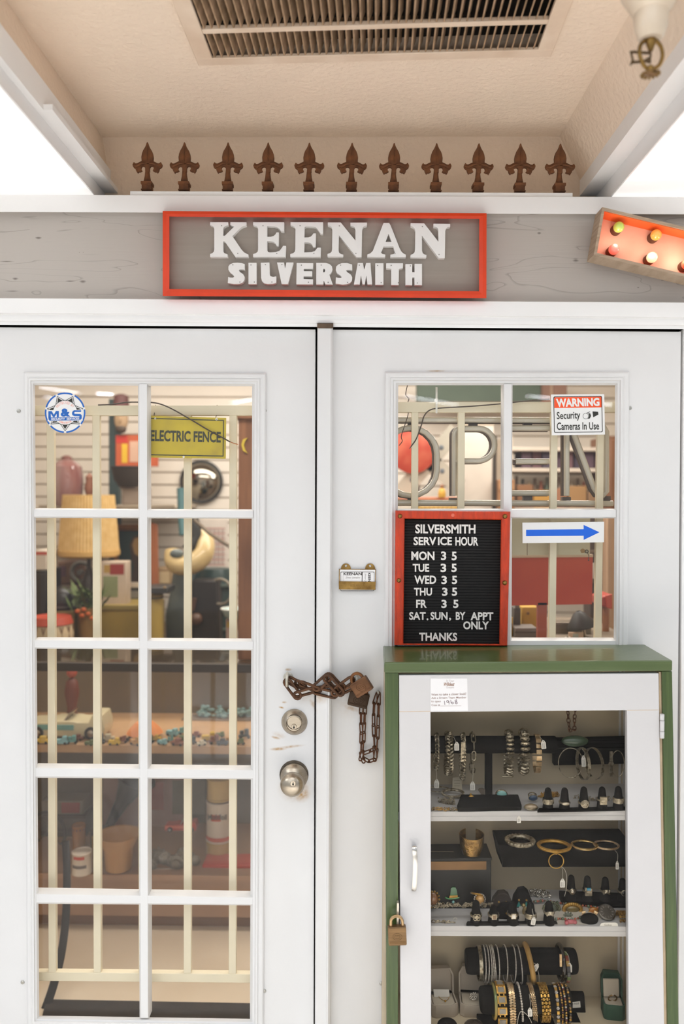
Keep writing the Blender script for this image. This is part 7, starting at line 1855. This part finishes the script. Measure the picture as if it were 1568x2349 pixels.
for i in range(70):
    a = random.uniform(0, 2 * pi); L_ = random.uniform(.05, .13); e = random.uniform(.2, 1.2); p = pb + Vector((random.uniform(-.06, .06), random.uniform(-.04, .04), random.uniform(-.02, .06)))
    d = Vector((cos(a) * cos(e), sin(a) * cos(e), sin(e))); s = Vector((-sin(a), cos(a), 0)) * .009
    pl__.add([p - s * .3, p + d * L_ * .5 - s, p + d * L_, p + d * L_ * .5 + s, p + s * .3], [(0, 1, 2, 3, 4)])
pf = thing('potted_plant', 'small leafy green plant with orange flowers on a bin', 'plant', P(200, 1420, 1.85))
new('foliage', pl__, M_('5d6b3a', .6), pf, smooth=0)
fl = MB()
for x, y in ((172, 1402), (182, 1412), (196, 1408), (205, 1418), (186, 1398)): fl.ball(P(x + 6, y, 1.79), .013, 8, 6, (1, .6, .8))
new('flowers', fl, M_('c8642e', .5), pf)
new('pot', MB().lathe([(.034, zc - pb.z), (.046, 0)], pb, (0, 0, 1), 20), M_('8a6a3c', .6), pf)
dr = thing('toy_drum', 'cream drum with a red rim and lacing at the counter end', 'drum', P(118, BT[1.7], 1.73)); k = S(1.7); b = Vector(dr.location)
zz = lambda y: P(118, y, 1.75).z - b.z
new('shell', MB().lathe([(48 * k, 0), (50 * k, zz(1450)), (46 * k, zz(1428)), (44 * k, zz(1424))], b, (0, 0, 1), 32), M_('c4ae8c', .6), dr)
new('drum_hoop', MB().lathe([(46 * k, zz(1430)), (49 * k, zz(1428)), (44 * k, zz(1412)), (40 * k, zz(1414))], b, (0, 0, 1), 32), M_('b24832', .5), dr)
mb = MB()
for i in range(16):
    a = pi + pi * i / 15; a2 = a + (.18 if i % 2 else -.18); mb.tube([b + Vector((50 * k * cos(a), 50 * k * sin(a), zz(1470))), b + Vector((48 * k * cos(a2), 48 * k * sin(a2), zz(1432)))], .0025, 5)
new('lacing', mb, M_('6a4630', .7), dr)
hm = thing('helmet', 'black rounded helmet in front of the lamp base', 'helmet', P(150, 1400, 1.8)); c = P(146, 1378, 1.93); k = S(1.9)
new('helmet_shell', MB().ball(c, 36 * k, 24, 14, (1.05, 1, 1)), M_('2a231d', .35), hm); new('helmet_rim', MB().torus(c + Vector((0, 0, -12 * k)), 36 * k, 3 * k, (0, 0, 1), 32, 8), M_('4b3a30', .5), hm)
pxbox('storage_box', 'brown carton under the black helmet', 'carton', (108, 1402, 170, BT[1.8]), 1.85, .14, M_('8b7346', .7), parts=(('carton_label', (122, 1415, 160, 1440), M_('9b5a3a', .6), .001),))
md = thing('model_engine', 'rusty brown model engine with a grey flywheel above the helmet', 'model engine', P(160, 1342, 2.25))
new('engine_block', MB().slab([(120, 1290), (178, 1284), (184, 1340), (122, 1342)], 2.25, .12), M_('80604a', .6, bump=.2), md, bevel=.01)
new('flywheel', MB().torus(P(186, 1312, 2.22), 22 * S(2.22), 5 * S(2.22), (0, 1, 0), 28, 8).lathe([(6 * S(2.22), -.01), (6 * S(2.22), .03)], P(186, 1312, 2.22), (0, -1, 0), 14), M_('77746c', .4), md)
new('emblem', MB().slab([(128, 1300), (150, 1298), (151, 1322), (130, 1324)], 2.247, .004), M_('6a4a52', .5), md)
pxbox('wall_shelf', 'dark wooden shelf on the slatwall behind the lamp', 'shelf', (92, 1343, 236, 1352), 2.2, .55, M_('6b5240', .7), parts=(('shelf_bracket', (100, 1352, 106, 1380), M_('4a3a2c', .6), .004), ('shelf_bracket', (222, 1352, 228, 1380), M_('4a3a2c', .6), .004)))
pxbox('file_box', 'white carton with a red stripe beside the door frame', 'carton', (80, 1262, 106, 1308), 1.88, .16, M_('cfc3b2', .6), parts=(('red_stripe', (80, 1266, 108, 1273), M_('b8584a', .6), .001),))
pxbox('black_cabinet', 'tall black speaker cabinet under the white carton', 'speaker', (60, 1309, 106, BT[1.8]), 1.86, .2, M_('2a231d', .5), parts=(('grille_cloth', (66, 1318, 104, 1450), M_('362d25', .9), .004),))
# things hung on or standing against the slatwall
jarT = thing('glass_dome', 'dusky red glass jar with a bright lamp reflection', 'glass jar', P(153, 1160, 2.3)); c = P(153, 1160, 2.3); k = S(2.3)
new('jar_glass', MB().lathe([(30 * k, 0), (36 * k, 20 * k), (38 * k, 60 * k), (34 * k, 90 * k), (20 * k, 104 * k), (10 * k, 106 * k)], c, (0, 0, 1), 28), mat('dusky_glass', 'a08a86', .08, hex2='7d4a44', scale=5, stretch=(2, 2, .3), coat=1.0), jarT)
new('jar_lid', MB().lathe([(12 * k, 104 * k), (12 * k, 112 * k), (4 * k, 116 * k)], c, (0, 0, 1), 20), M_('7a5048', .4), jarT)
new('statuette', MB().lathe([(13 * k, 0), (14 * k, 8 * k), (7 * k, 22 * k), (12 * k, 40 * k), (8 * k, 56 * k), (9 * k, 66 * k), (.5 * k, 76 * k)], P(205, 1160, 2.3), (0, 0, 1), 18), M_('8a5a44', .5), label='small brown and blue statuette beside the red glass jar', cat='figurine')
pxbox('wall_ledge', 'long grey ledge high on the slatwall', 'shelf', (88, 1160, 400, 1168), 2.24, .60, M_('bdb09c', .6), parts=(('ledge_lip', (88, 1158, 400, 1163), M_('a89b88', .6), .004),))
po = thing('wooden_post', 'tall dark teal painted post standing before the slatwall', 'post', (P(262, 1100, 2.5).x, 2.5, zc))
mb = MB(); xq0, xq1 = P(249, 1000, 2.5).x, P(272, 1000, 2.5).x; mb.box(xq0, xq1, 2.5, 2.56, zc, P(260, 915, 2.5).z)
new('post_body', mb, M_('33413f', .6), po, bevel=.004); new('post_foot', MB().box(xq0 - .05, xq1 + .05, 2.48, 2.6, zc, zc + .06), M_('33413f', .6), po)
mk = thing('carved_mask', 'carved tan wooden mask with a dark brown hat on the teal post', 'mask', P(277, 995, 2.46)); k = S(2.46); c = P(278, 962, 2.46)
new('face', MB().ball(c, 19 * k, 20, 14, (.85, .5, 1.45)).ball(c + Vector((0, -9 * k, -2 * k)), 4 * k, 10, 8, (.8, 1, 2)), M_('a88b6a', .6), mk)
new('beard', MB().ball(c + Vector((0, -.004, -22 * k)), 13 * k, 16, 10, (1, .6, .8)), M_('4a3a2c', .7), mk)
new('hat', MB().lathe([(24 * k, 24 * k), (24 * k, 28 * k), (18 * k, 30 * k), (16 * k, 54 * k), (6 * k, 58 * k)], c, (0, 0, 1), 24), M_('5a3430', .6), mk)
pxbox('poster', 'red, yellow and orange printed poster on the dark post', 'poster', (265, 998, 362, 1070), 2.48, .018, M_('b7562f', .5), parts=(('red_print_area', (266, 999, 292, 1016), M_('c2382a', .5), .002), ('yellow_panel', (279, 1018, 292, 1062), M_('d4ab2c', .5), .002), ('pale_figure', (297, 1012, 318, 1060), M_('c8a28a', .5), .002), ('grey_figure', (322, 1032, 342, 1066), M_('a59aa0', .5), .002)), bevel=.002)
bk = thing('basket', 'dark woven basket hanging below the poster', 'basket', P(300, 1118, 2.3)); k = S(2.3); c = P(300, 1118, 2.3)
new('weave', MB().lathe([(26 * k, 0), (38 * k, 18 * k), (44 * k, 46 * k), (42 * k, 46 * k), (34 * k, 16 * k)], c, (0, 0, 1), 26), M_('40352b', .8, bump=.5), bk)
new('rim_band', MB().torus(c + Vector((0, 0, 46 * k)), 43 * k, 2.4 * k, (0, 0, 1), 30, 6), M_('2c241d', .7), bk)
pxbox('grey_crock', 'grey stoneware crock under the dark basket', 'crock', (278, 1118, 335, 1160), 2.26, .12, M_('8f7f70', .6), parts=(('crock_rim', (275, 1116, 338, 1123), M_('7a6b5d', .6), .005),), bevel=.012)
mr = thing('convex_mirror', 'round convex chrome mirror on the white slatwall', 'mirror', P(462, 1152, YW - .03)); c = P(462, 1105, YW - .01); k = S(YW)
new('mirror_dome', MB().lathe([(46 * k, 0), (44 * k, .018), (36 * k, .040), (24 * k, .056), (11 * k, .064), (.1 * k, .066)], c, (0, -1, 0), 48), mat('mirror_chrome', '9c978c', .03, 1.0, var=.02), mr, smooth=80)
new('mirror_rim', MB().torus(c + Vector((0, -.01, 0)), 47 * k, 3 * k, (0, 1, 0), 48, 8), M_('2e2b27', .4), mr)
cl2 = thing('wall_calendar', 'white calendar page with red and grey grid on the slatwall', 'calendar', P(485, 1308, YW - .005))
mb = MB().slab([(444, 1192), (522, 1192), (522, 1309), (444, 1309)], YW - .006, .004); mb.use(1)
for r in range(7):
    for c_ in range(7): mb.slab([(450 + c_ * 9.4, 1214 + r * 12), (457.6 + c_ * 9.4, 1214 + r * 12), (457.6 + c_ * 9.4, 1223 + r * 12), (450 + c_ * 9.4, 1223 + r * 12)], YW - .0065, .0005)
mb.use(2)
for r in range(8): line(mb, 449, 1212 + r * 12, 516, 1212 + r * 12, 2.0, YW - .0068)
new('calendar_page', mb, [M_('ddd3c8', .6), M_('b9a8a0', .6), M_('b5766c', .6)], cl2, smooth=0)
# the dark green machine with a cream swan-neck cover
me_ = thing('shop_machine', 'dark green workshop machine with a curved cream cover', 'machine', P(455, BT[2.0], 2.05)); k = S(2.05); TG = mat('machine_green', '2f4441', .4, hex2='243230', scale=8); CV = mat('machine_cream', 'cbb27e', .35, coat=.4)
new('column', MB().lathe([(44 * k, 0), (46 * k, 60 * k), (36 * k, 110 * k), (30 * k, 150 * k), (26 * k, 175 * k)], P(425, BT[2.1], 2.1), (0, 0, 1), 28), mat('machine_grey', '5f6662', .35, hex2='4a504d', scale=6), me_)
new('motor_housing', MB().lathe([(48 * k, 0), (50 * k, 20 * k), (47 * k, 60 * k), (42 * k, 150 * k), (34 * k, 170 * k)], P(492, BT[2.1], 2.1), (0, 0, 1), 28), TG, me_)
new('front_block', MB().slab([(440, 1330), (500, 1330), (505, BT[1.9]), (440, BT[1.9])], 1.92, .1), M_('2b241e', .5), me_, bevel=.012)
new('cream_cover', MB().tube(bez([P(396, 1262, 1.95), P(398, 1288, 1.93), P(418, 1298, 1.92), P(448, 1290, 1.92), P(468, 1268, 1.94), P(470, 1240, 1.98), P(458, 1222, 2.0)], 8), [(17 + 6 * sin(pi * i / 48)) * k for i in range(49)], 16), CV, me_)
new('cover_collar', MB().ball(P(405, 1270, 1.9), 13 * k, 16, 10, (1.2, .6, .8)), M_('68716f', .25), me_)
new('arm', MB().tube([P(440, 1190, 1.98), P(452, 1230, 1.97), P(430, 1262, 1.95)], 15 * k, 12), M_('2c2a26', .5), me_)
new('teal_pipe', MB().tube([P(414, 1120, 2.2), P(416, 1180, 2.18), P(419, 1228, 2.15)], 9 * k, 12), M_('44696c', .5), me_)
new('lever', MB().tube([P(445, 1192, 1.9), P(478, 1222, 1.88), P(524, 1252, 1.86)], 4 * k, 8), M_('6d5f4d', .4), me_)
new('hand_ring', MB().torus(P(505, 1357, 1.92), 28 * k, 3 * k, (.35, 1, 0), 32, 8, 1.0), M_('8b8273', .4), me_)
for y in (1342, 1398, 1440): new('housing_band', MB().lathe([(48.5 * k, 0), (48.5 * k, 5 * k)], P(492, y, 2.08), (0, 0, 1), 28), M_('4f5a52', .4), me_)
new('dark_valve', MB().ball(P(450, 1420, 1.9), 14 * k, 14, 10).tube([P(440, 1400, 1.9), P(446, 1372, 1.9)], 6 * k, 8), M_('5a4030', .4), me_)
pxbox('clock_case', 'tan wooden clock beside the machine', 'clock', (358, 1302, 396, 1362), 2.35, .1, M_('a08560', .6), parts=(('clock_face', (364, 1312, 388, 1338), M_('c9b38a', .5), .002),), bevel=.008)
new('wooden_plank', MB().slab([(342, 1198), (359, 1204), (362, 1346), (346, 1346)], 2.3, .03), M_('a5623a', .6), label='orange brown plank standing behind the metal drum', cat='plank', bevel=.003)
pxbox('black_shelf_top', 'black slanting lid on top of the metal drum', 'lid', (332, 1348, 384, 1362), 1.72, .16, M_('3d3a36', .4), parts=(('hinge_pin', (374, 1345, 380, 1350), M_('a58a62', .4), .003),))
wd_ = thing('tall_cabinet', 'tall brown wooden cabinet seen at the edge of the door glass', 'cabinet', (P(640, 1500, .98).x, .98, zt1)); b = Vector(wd_.location)
x0_, x1_ = P(546, 1200, .98).x, P(700, 1200, .98).x
new('cabinet_side', MB().box(x0_, x1_, .98, 1.12, zt1, P(560, 948, .98).z), BROWNW, wd_, bevel=.004)
new('cabinet_cornice', MB().box(x0_ - .012, x1_, .97, 1.14, P(560, 962, .98).z, P(560, 946, .98).z), BROWNW, wd_, bevel=.004)
new('crescent_decal', MB().poly([[(568, 1004), (557, 1008), (553, 1020), (557, 1034), (568, 1040), (562, 1032), (559, 1021), (562, 1011)]], .975, .004), M_('c9b23c', .5), wd_, label='yellow crescent mark')
# ---- behind the right door
YR = 2.2
rs = thing('crossing_sign', 'round red sign in front of crossed grey boards', 'sign', P(955, 1150, YR))
for (a, b_) in (((915, 1135), (1035, 1000)), ((905, 985), (1040, 1105))):
    pa, pb_ = P(a[0], a[1], YR + .02), P(b_[0], b_[1], YR + .02); d = (pb_ - pa).normalized(); n = Vector((-d.z, 0, d.x))
    mb = MB().obox((pa + pb_) / 2, d * (pb_ - pa).length / 2 * 1.2, Vector((0, .008, 0)), n * .045); mb.use(1)
    for t in (.25, .45, .62, .8): mb.ball(pa.lerp(pb_, t) + Vector((0, -.008, 0)), .014, 10, 6, (1, .2, 1))
    new('cross_board', mb, [M_('a9a496', .6), M_('5b6268', .5)], rs)
new('round_target', MB().lathe([(54 * S(YR), 0), (54 * S(YR), .012), (50 * S(YR), .016), (.001, .016)], P(946, 1032, YR), (0, -1, 0), 40), mat('red_reflector', 'a63a24', .4, hex2='c06a4c', scale=12, lo=.45, hi=.75), rs)
new('sign_mast', MB().tube([P(955, 1010, YR + .05), Vector((P(955, 1010, YR + .05).x, YR + .05, zc))], .02, 10), M_('55504a', .5), rs)
pxbox('white_screen', 'plain white board panel behind the OPEN sign', 'board', (1058, 972, 1132, 1200), 2.3, .03, M_('d9d0c4', .6), parts=(('board_edge', (1056, 968, 1134, 975), M_('b4a58f', .6), .004),), bevel=.003)
pp = thing('metal_pole', 'dark metal pole beside the white board panel', 'pole', (P(1133, 1100, 2.15).x, 2.15, zc)); x_ = P(1133, 1100, 2.15).x
new('pole_shaft', MB().tube([(x_, 2.15, zc + .01), (x_, 2.15, P(1133, 1000, 2.15).z)], .011, 12), M_('3a332b', .4), pp); new('pole_foot', MB().lathe([(.12, 0), (.12, .015), (.02, .04)], (x_, 2.15, zc), (0, 0, 1), 20), M_('3a332b', .4), pp)
pxbox('ceiling_board', 'dark teal board hanging high across the shop', 'board', (955, 868, 1240, 925), 2.6, .05, M_('4d5a4c', .7), parts=(('board_frame', (955, 922, 1240, 932), M_('7a5a48', .6), .006),))
pxbox('wall_panel', 'dusty rose brown panel beside the teal board', 'panel', (1240, 862, 1300, 940), 2.62, .04, M_('8d6a58', .7), parts=(('panel_batten', (1262, 862, 1268, 940), M_('a58a72', .6), .006),))
pxbox('brown_crate', 'brown wooden crate beside the dark pole', 'crate', (1143, 1100, 1180, 1240), 2.1, .2, M_('9a6f4a', .6), parts=(('crate_slat', (1143, 1110, 1180, 1125), M_('a67c55', .6), .005), ('crate_slat', (1143, 1150, 1180, 1165), M_('a67c55', .6), .005)))
pxbox('salmon_shelf', 'salmon coloured shelf board below the red round sign', 'shelf', (905, 1142, 1050, 1150), 2.0, .5, M_('cf9a80', .6), parts=(('shelf_lip', (905, 1140, 1050, 1146), M_('c98a70', .6), .006),))
duck = thing('yellow_figurine', 'small yellow figurine with a brown head on the salmon shelf', 'figurine', P(1013, 1141, 1.98)); k = S(1.98); c = P(1013, 1141, 1.98)
new('figurine_body', MB().lathe([(8 * k, 0), (9 * k, 8 * k), (7 * k, 18 * k), (3 * k, 22 * k)], c, (0, 0, 1), 16), M_('c99a35', .5), duck); new('figurine_head', MB().ball(c + Vector((0, 0, 25 * k)), 5 * k, 12, 8), M_('8a5a3a', .5), duck)
pxbox('yellow_books', 'row of yellow spined magazines below the tubes', 'magazines', (960, 1162, 1060, 1200), 1.95, .2, M_('cba552', .6), parts=tuple(('magazine_spine', (962 + i * 10, 1162, 968 + i * 10, 1200), M_('b88f3f', .6), .003) for i in range(9)))
su = thing('display_shelving', 'white display shelving across the shop behind the right door', 'shelving', (P(1290, 1200, 2.3).x, 2.3, zc))
xs0, xs1 = P(1170, 1100, 2.3).x, P(1440, 1100, 2.3).x
for y in (1026, 1074, 1165): new('shelf_board', MB().box(xs0, xs1, 2.3, 2.7, P(1300, y, 2.3).z - .02, P(1300, y, 2.3).z), M_('d5c9ba', .5), su, bevel=.002)
for x in (xs0, xs1): new('shelf_upright', MB().box(x - .015, x + .015, 2.32, 2.7, zc, P(1300, 1000, 2.3).z), M_('c9bba8', .5), su)
PUR = M_('5c4653', .6); PUR2 = M_('6f4f55', .6)
for i in range(8):
    x = 1196 + i * 24
    pxbox('plum_box', 'plum coloured carton on the upper shelf, %s' % ['beside the white upright', 'second from the upright', 'third from the upright', 'behind the first N tube', 'right of the first N tube', 'behind the slanting N tube', 'second from the far end', 'nearest the far end'][i], 'carton', (x, 1036 - (i % 3) * 2, x + 22, 1074), 2.34 + (i % 2) * .02, .2, (PUR, PUR2, M_('453a4a', .6))[i % 3], group='plum cartons on the display shelving', bevel=.004)
GC = [M_(h, .5) for h in ('8a7a6a', '3e3a34', 'c5b49a', '6c5a48', '9a5a42', '57604e', 'b09060')]
LB = ['grey bottle', 'dark bottle', 'cream bottle', 'brown bottle', 'rust red bottle', 'green bottle', 'tan bottle']
for i in range(12):
    x = 1184 + i * 14; k = S(2.35); zb2 = P(1300, 1074, 2.3).z
    c = P(x, 1110, 2.4); c.z = P(1300, 1165, 2.3).z
    h = P(x, 1092 + (i * 7) % 16, 2.4).z - c.z
    new('glass_bottle', MB().lathe([(7 * k, 0), (7 * k, h * .6), (3 * k, h * .78), (3 * k, h * .95), (3.6 * k, h), (.1 * k, h)], c, (0, 0, 1), 14), GC[i % 7], label='small %s on the lower display shelf, %s' % (LB[i % 7], 'toward the white muntin' if i < 6 else 'under the N of the OPEN sign'), cat='bottle', group='bottles on the display shelving')
for i, (x0, x1, h) in enumerate(((1186, 1222, '8a5f3c'), (1224, 1262, 'b98a3c'), (1266, 1300, '9a6a4c'), (1304, 1345, 'a07a4c'), (1348, 1400, '8a6a4a'))):
    pxbox('wooden_box', '%s box in front of the bottles, %s' % (['brown', 'ochre yellow', 'russet', 'tan', 'umber'][i], ['next to the muntin', 'second along', 'in the middle', 'fourth along', 'at the far end']  [i]), 'box', (x0, 1112 + (i * 13) % 18, x1, 1164), 2.31, .05, M_(h, .6), group='boxes on the lower display shelf', bevel=.003)
pxbox('wall_cabinet', 'brown wooden wall cabinet at the far side of the shop', 'cabinet', (1392, 1000, 1470, 1170), 2.2, .3, BROWNW, parts=(('cabinet_door', (1398, 1008, 1465, 1162), BROWNW, .008),))
# lower right pane: rusty cream plate, red panel, mail box and clutter
hp_ = thing('tin_plate', 'rust-spotted cream tin plate hung behind the blue arrow', 'tin sign', P(1262, 1273, .088))
mb = MB().slab([(1150, 1180), (1353, 1180), (1352, 1273), (1150, 1274)], .088, .002)
new('plate', mb, mat('cream_tin', 'c4b998', .45, hex2='b8a988', scale=6), hp_); new('seam', MB().slab([(1208, 1240), (1209.2, 1240), (1209.2, 1274), (1208, 1274)], .0872, .001), M_('7a5c40', .7), hp_)
new('rust_spot', MB().poly([[(1330, 1262), (1336, 1258), (1342, 1262), (1340, 1268), (1333, 1269)]], .0875, .0005), M_('9a7a4c', .8), hp_)
new('hanging_ring', MB().torus(P(1345, 1265, .086), 3.4 * S(.086), 1.0 * S(.086), (0, 1, 0), 18, 6).tube([P(1347, 1268, .085), P(1350, 1276, .085), P(1349, 1284, .085)], .0008, 6).ball(P(1349.5, 1285, .085), .002, 8, 6), M_('4a3c2e', .4), hp_)
rp = thing('metal_sheet', 'large worn red metal panel behind the lower right pane', 'metal panel', P(1262, 1390, .5))
new('panel_sheet', MB().slab([(1120, 1278), (1359, 1276), (1357, 1386), (1120, 1390)], .50, .01), mat('worn_red_sheet', 'b03a1e', .45, hex2='c45a34', scale=4, lo=.4, hi=.75), rp)
new('panel_edge', MB().slab([(1120, 1274), (1360, 1272), (1360, 1278), (1120, 1280)], .492, .02), M_('c2ab90', .5), rp)
zr = P(1262, 1390, .5).z
new('panel_leg', MB().box(P(1233, 1400, .5).x, P(1254, 1400, .5).x, .5, .52, 0, zr + .01), M_('a0503c', .5), rp)
new('panel_leg', MB().box(P(1120, 1400, .5).x, P(1132, 1400, .5).x, .5, .52, 0, zr + .01), M_('a0503c', .5), rp)
lc = thing('low_cabinet', 'low grey cabinet behind the green case', 'cabinet', (P(1290, 1500, .7).x, .7, 0)); zl = P(1290, 1468, .62).z
new('cabinet_body', MB().box(P(1130, 1500, .6).x, P(1460, 1500, .6).x, .6, 1.1, 0, zl - .02), M_('6d6257', .6), lc, bevel=.004); new('cabinet_lid', MB().box(P(1125, 1500, .59).x, P(1465, 1500, .59).x, .59, 1.12, zl - .02, zl), M_('837667', .5), lc, bevel=.004)
def onlc(x, y): return PZ(x, y, zl)
def lcbox(name, label, cat, q, Y, dep, m, parts=()):
    o = pxbox(name, label, cat, q, Y, dep, m, parts=parts); return o
lcbox('yellow_box', 'yellow enamel box below the red panel', 'box', (1196, 1392, 1234, 1455), .78, .1, M_('c49a35', .45), (('box_knob', (1208, 1404, 1214, 1410), M_('8a6a2c', .4), .004),))
lcbox('yellow_tin', 'yellow edged tin at the letter board side', 'tin', (1160, 1416, 1176, 1462), .68, .06, M_('bb9638', .5), (('dark_print', (1163, 1430, 1174, 1440), M_('4a4030', .5), .001),))
lcbox('dark_flask', 'dark grey flask beside the yellow box', 'flask', (1178, 1394, 1194, 1456), .72, .06, M_('4c453e', .45), (('flask_cap', (1181, 1388, 1191, 1396), M_('6a6258', .4), .004),))
mb_ = thing('mail_box', 'small red metal mailbox on a post near the pane edge', 'mailbox', P(1389, 1466, .75)); k = S(.75)
new('box_shell', MB().slab([(1375, 1370), (1404, 1363), (1404, 1397), (1375, 1390)], .75, .1), M_('a8402f', .4), mb_, bevel=.006); new('door_flap', MB().slab([(1389, 1366), (1404, 1362), (1404, 1398), (1391, 1394)], .742, .01), M_('b8503c', .4), mb_, bevel=.003)
new('post', MB().tube([P(1389, 1392, .8), Vector((P(1389, 1392, .8).x, .8, zl))], .012, 10), M_('9a6a4c', .5), mb_)
fn = thing('black_hood', 'black cone-shaped hood on silver clutter', 'lamp hood', onlc(1338, 1462)); b = onlc(1340, 1462); k = S(b.y)
new('hood', MB().lathe([(34 * k, 24 * k), (30 * k, 34 * k), (14 * k, 56 * k), (5 * k, 62 * k)], b, (-.25, 0, 1), 26, caps=False), M_('2b2723', .5), fn); new('hood_stem', MB().tube([b, b + Vector((-.01, 0, 58 * k))], 4 * k, 8), STEEL, fn)
lcbox('silver_toolbox', 'long silver metal case among the clutter', 'metal case', (1272, 1432, 1356, 1462), .74, .1, mat('dull_silver', '9a9084', .35, .6, hex2='7d7468', scale=10), (('case_latch', (1300, 1440, 1308, 1448), M_('5c544a', .4), .004), ('case_lid', (1270, 1428, 1358, 1436), mat('dull_silver', '9a9084', .35, .6), .004)))
lcbox('photo_card', 'small pale picture card leaning at the pane bottom', 'card', (1303, 1450, 1338, 1466), .64, .004, M_('cbb39a', .6), (('card_picture', (1313, 1454, 1326, 1464), M_('a9b0a4', .6), .0006),))
lcbox('grey_case', 'grey rounded case below the yellow box', 'case', (1180, 1440, 1232, 1464), .66, .08, M_('77706a', .5), (('case_band', (1180, 1448, 1232, 1452), M_('5c554e', .5), .002),))
new('white_pearl', MB().ball(P(1297, 1464, .62), .004, 10, 8).ball(P(1306, 1462, .62), .003, 10, 8), M_('e5ddd0', .3), label='pair of small white beads at the pane bottom', cat='beads')
pxbox('dark_shelves', 'tall dark shelving at the far edge of the pane', 'shelving', (1352, 1180, 1392, 2090), 1.5, .1, M_('4a3b30', .7), parts=(('shelf_edge', (1352, 1262, 1392, 1270), M_('6b5a48', .6), .004), ('shelf_edge', (1352, 1330, 1392, 1338), M_('6b5a48', .6), .004), ('white_goods', (1358, 1292, 1366, 1328), M_('b9aea0', .6), .006)))
pxbox('brown_door', 'plain brown door post at the far edge of the pane', 'post', (1390, 1180, 1416, 2130), 1.4, .06, mat('door_post', 'a5866a', .6, var=.1), parts=(('post_bead', (1392, 1180, 1395, 2120), M_('b89a7c', .6), .003),))
dsh = thing('glass_dish', 'pale blue glass dish with a white rim near the brown cabinet', 'dish', P(536, 1420, 1.66)); k = S(1.66); c = P(536, 1418, 1.66)
new('bowl', MB().lathe([(14 * k, 0), (22 * k, 6 * k), (30 * k, 22 * k), (28 * k, 22 * k), (20 * k, 9 * k)], c, (0, 0, 1), 28), M_('b9cfcc', .2), dsh)
new('rim', MB().torus(c + Vector((0, 0, 22 * k)), 29 * k, 1.6 * k, (0, 0, 1), 36, 6), M_('e6e2da', .3), dsh)
pxbox('small_carton', 'pink and white cartons piled under the glass dish', 'carton', (518, 1420, 556, BT[1.7]), 1.66, .16, M_('b79a8a', .6), parts=(('yellow_label', (520, 1426, 540, 1440), M_('c3a046', .5), .001), ('white_label', (530, 1446, 552, 1468), M_('d3c6ba', .5), .001)))

ww = thing('wire_wheel', 'dark thin toy wheel leaning at the back of the deck', 'wheel', ondk(112, 1950)); c = P(112, 1905, 1.16); k = S(1.16)
new('tyre', MB().torus(c, 44 * k, 4 * k, (.25, 1, .1), 40, 8), M_('28221c', .6), ww)
mb = MB()
for i in range(8):
    a = i * pi / 4; mb.tube([c, c + Vector((42 * k * cos(a), -10 * k * cos(a), 42 * k * sin(a)))], .0018, 5)
new('spokes', mb.ball(c, 6 * k, 10, 8), M_('5a5046', .5), ww)
pxbox('tin_box', 'small dark tin with an ochre label beside the phonograph horn', 'tin', (206, 1905, 238, 1960), 1.12, .06, M_('4a3c2e', .5), parts=(('ochre_label', (210, 1918, 234, 1946), M_('a5803c', .5), .001),))
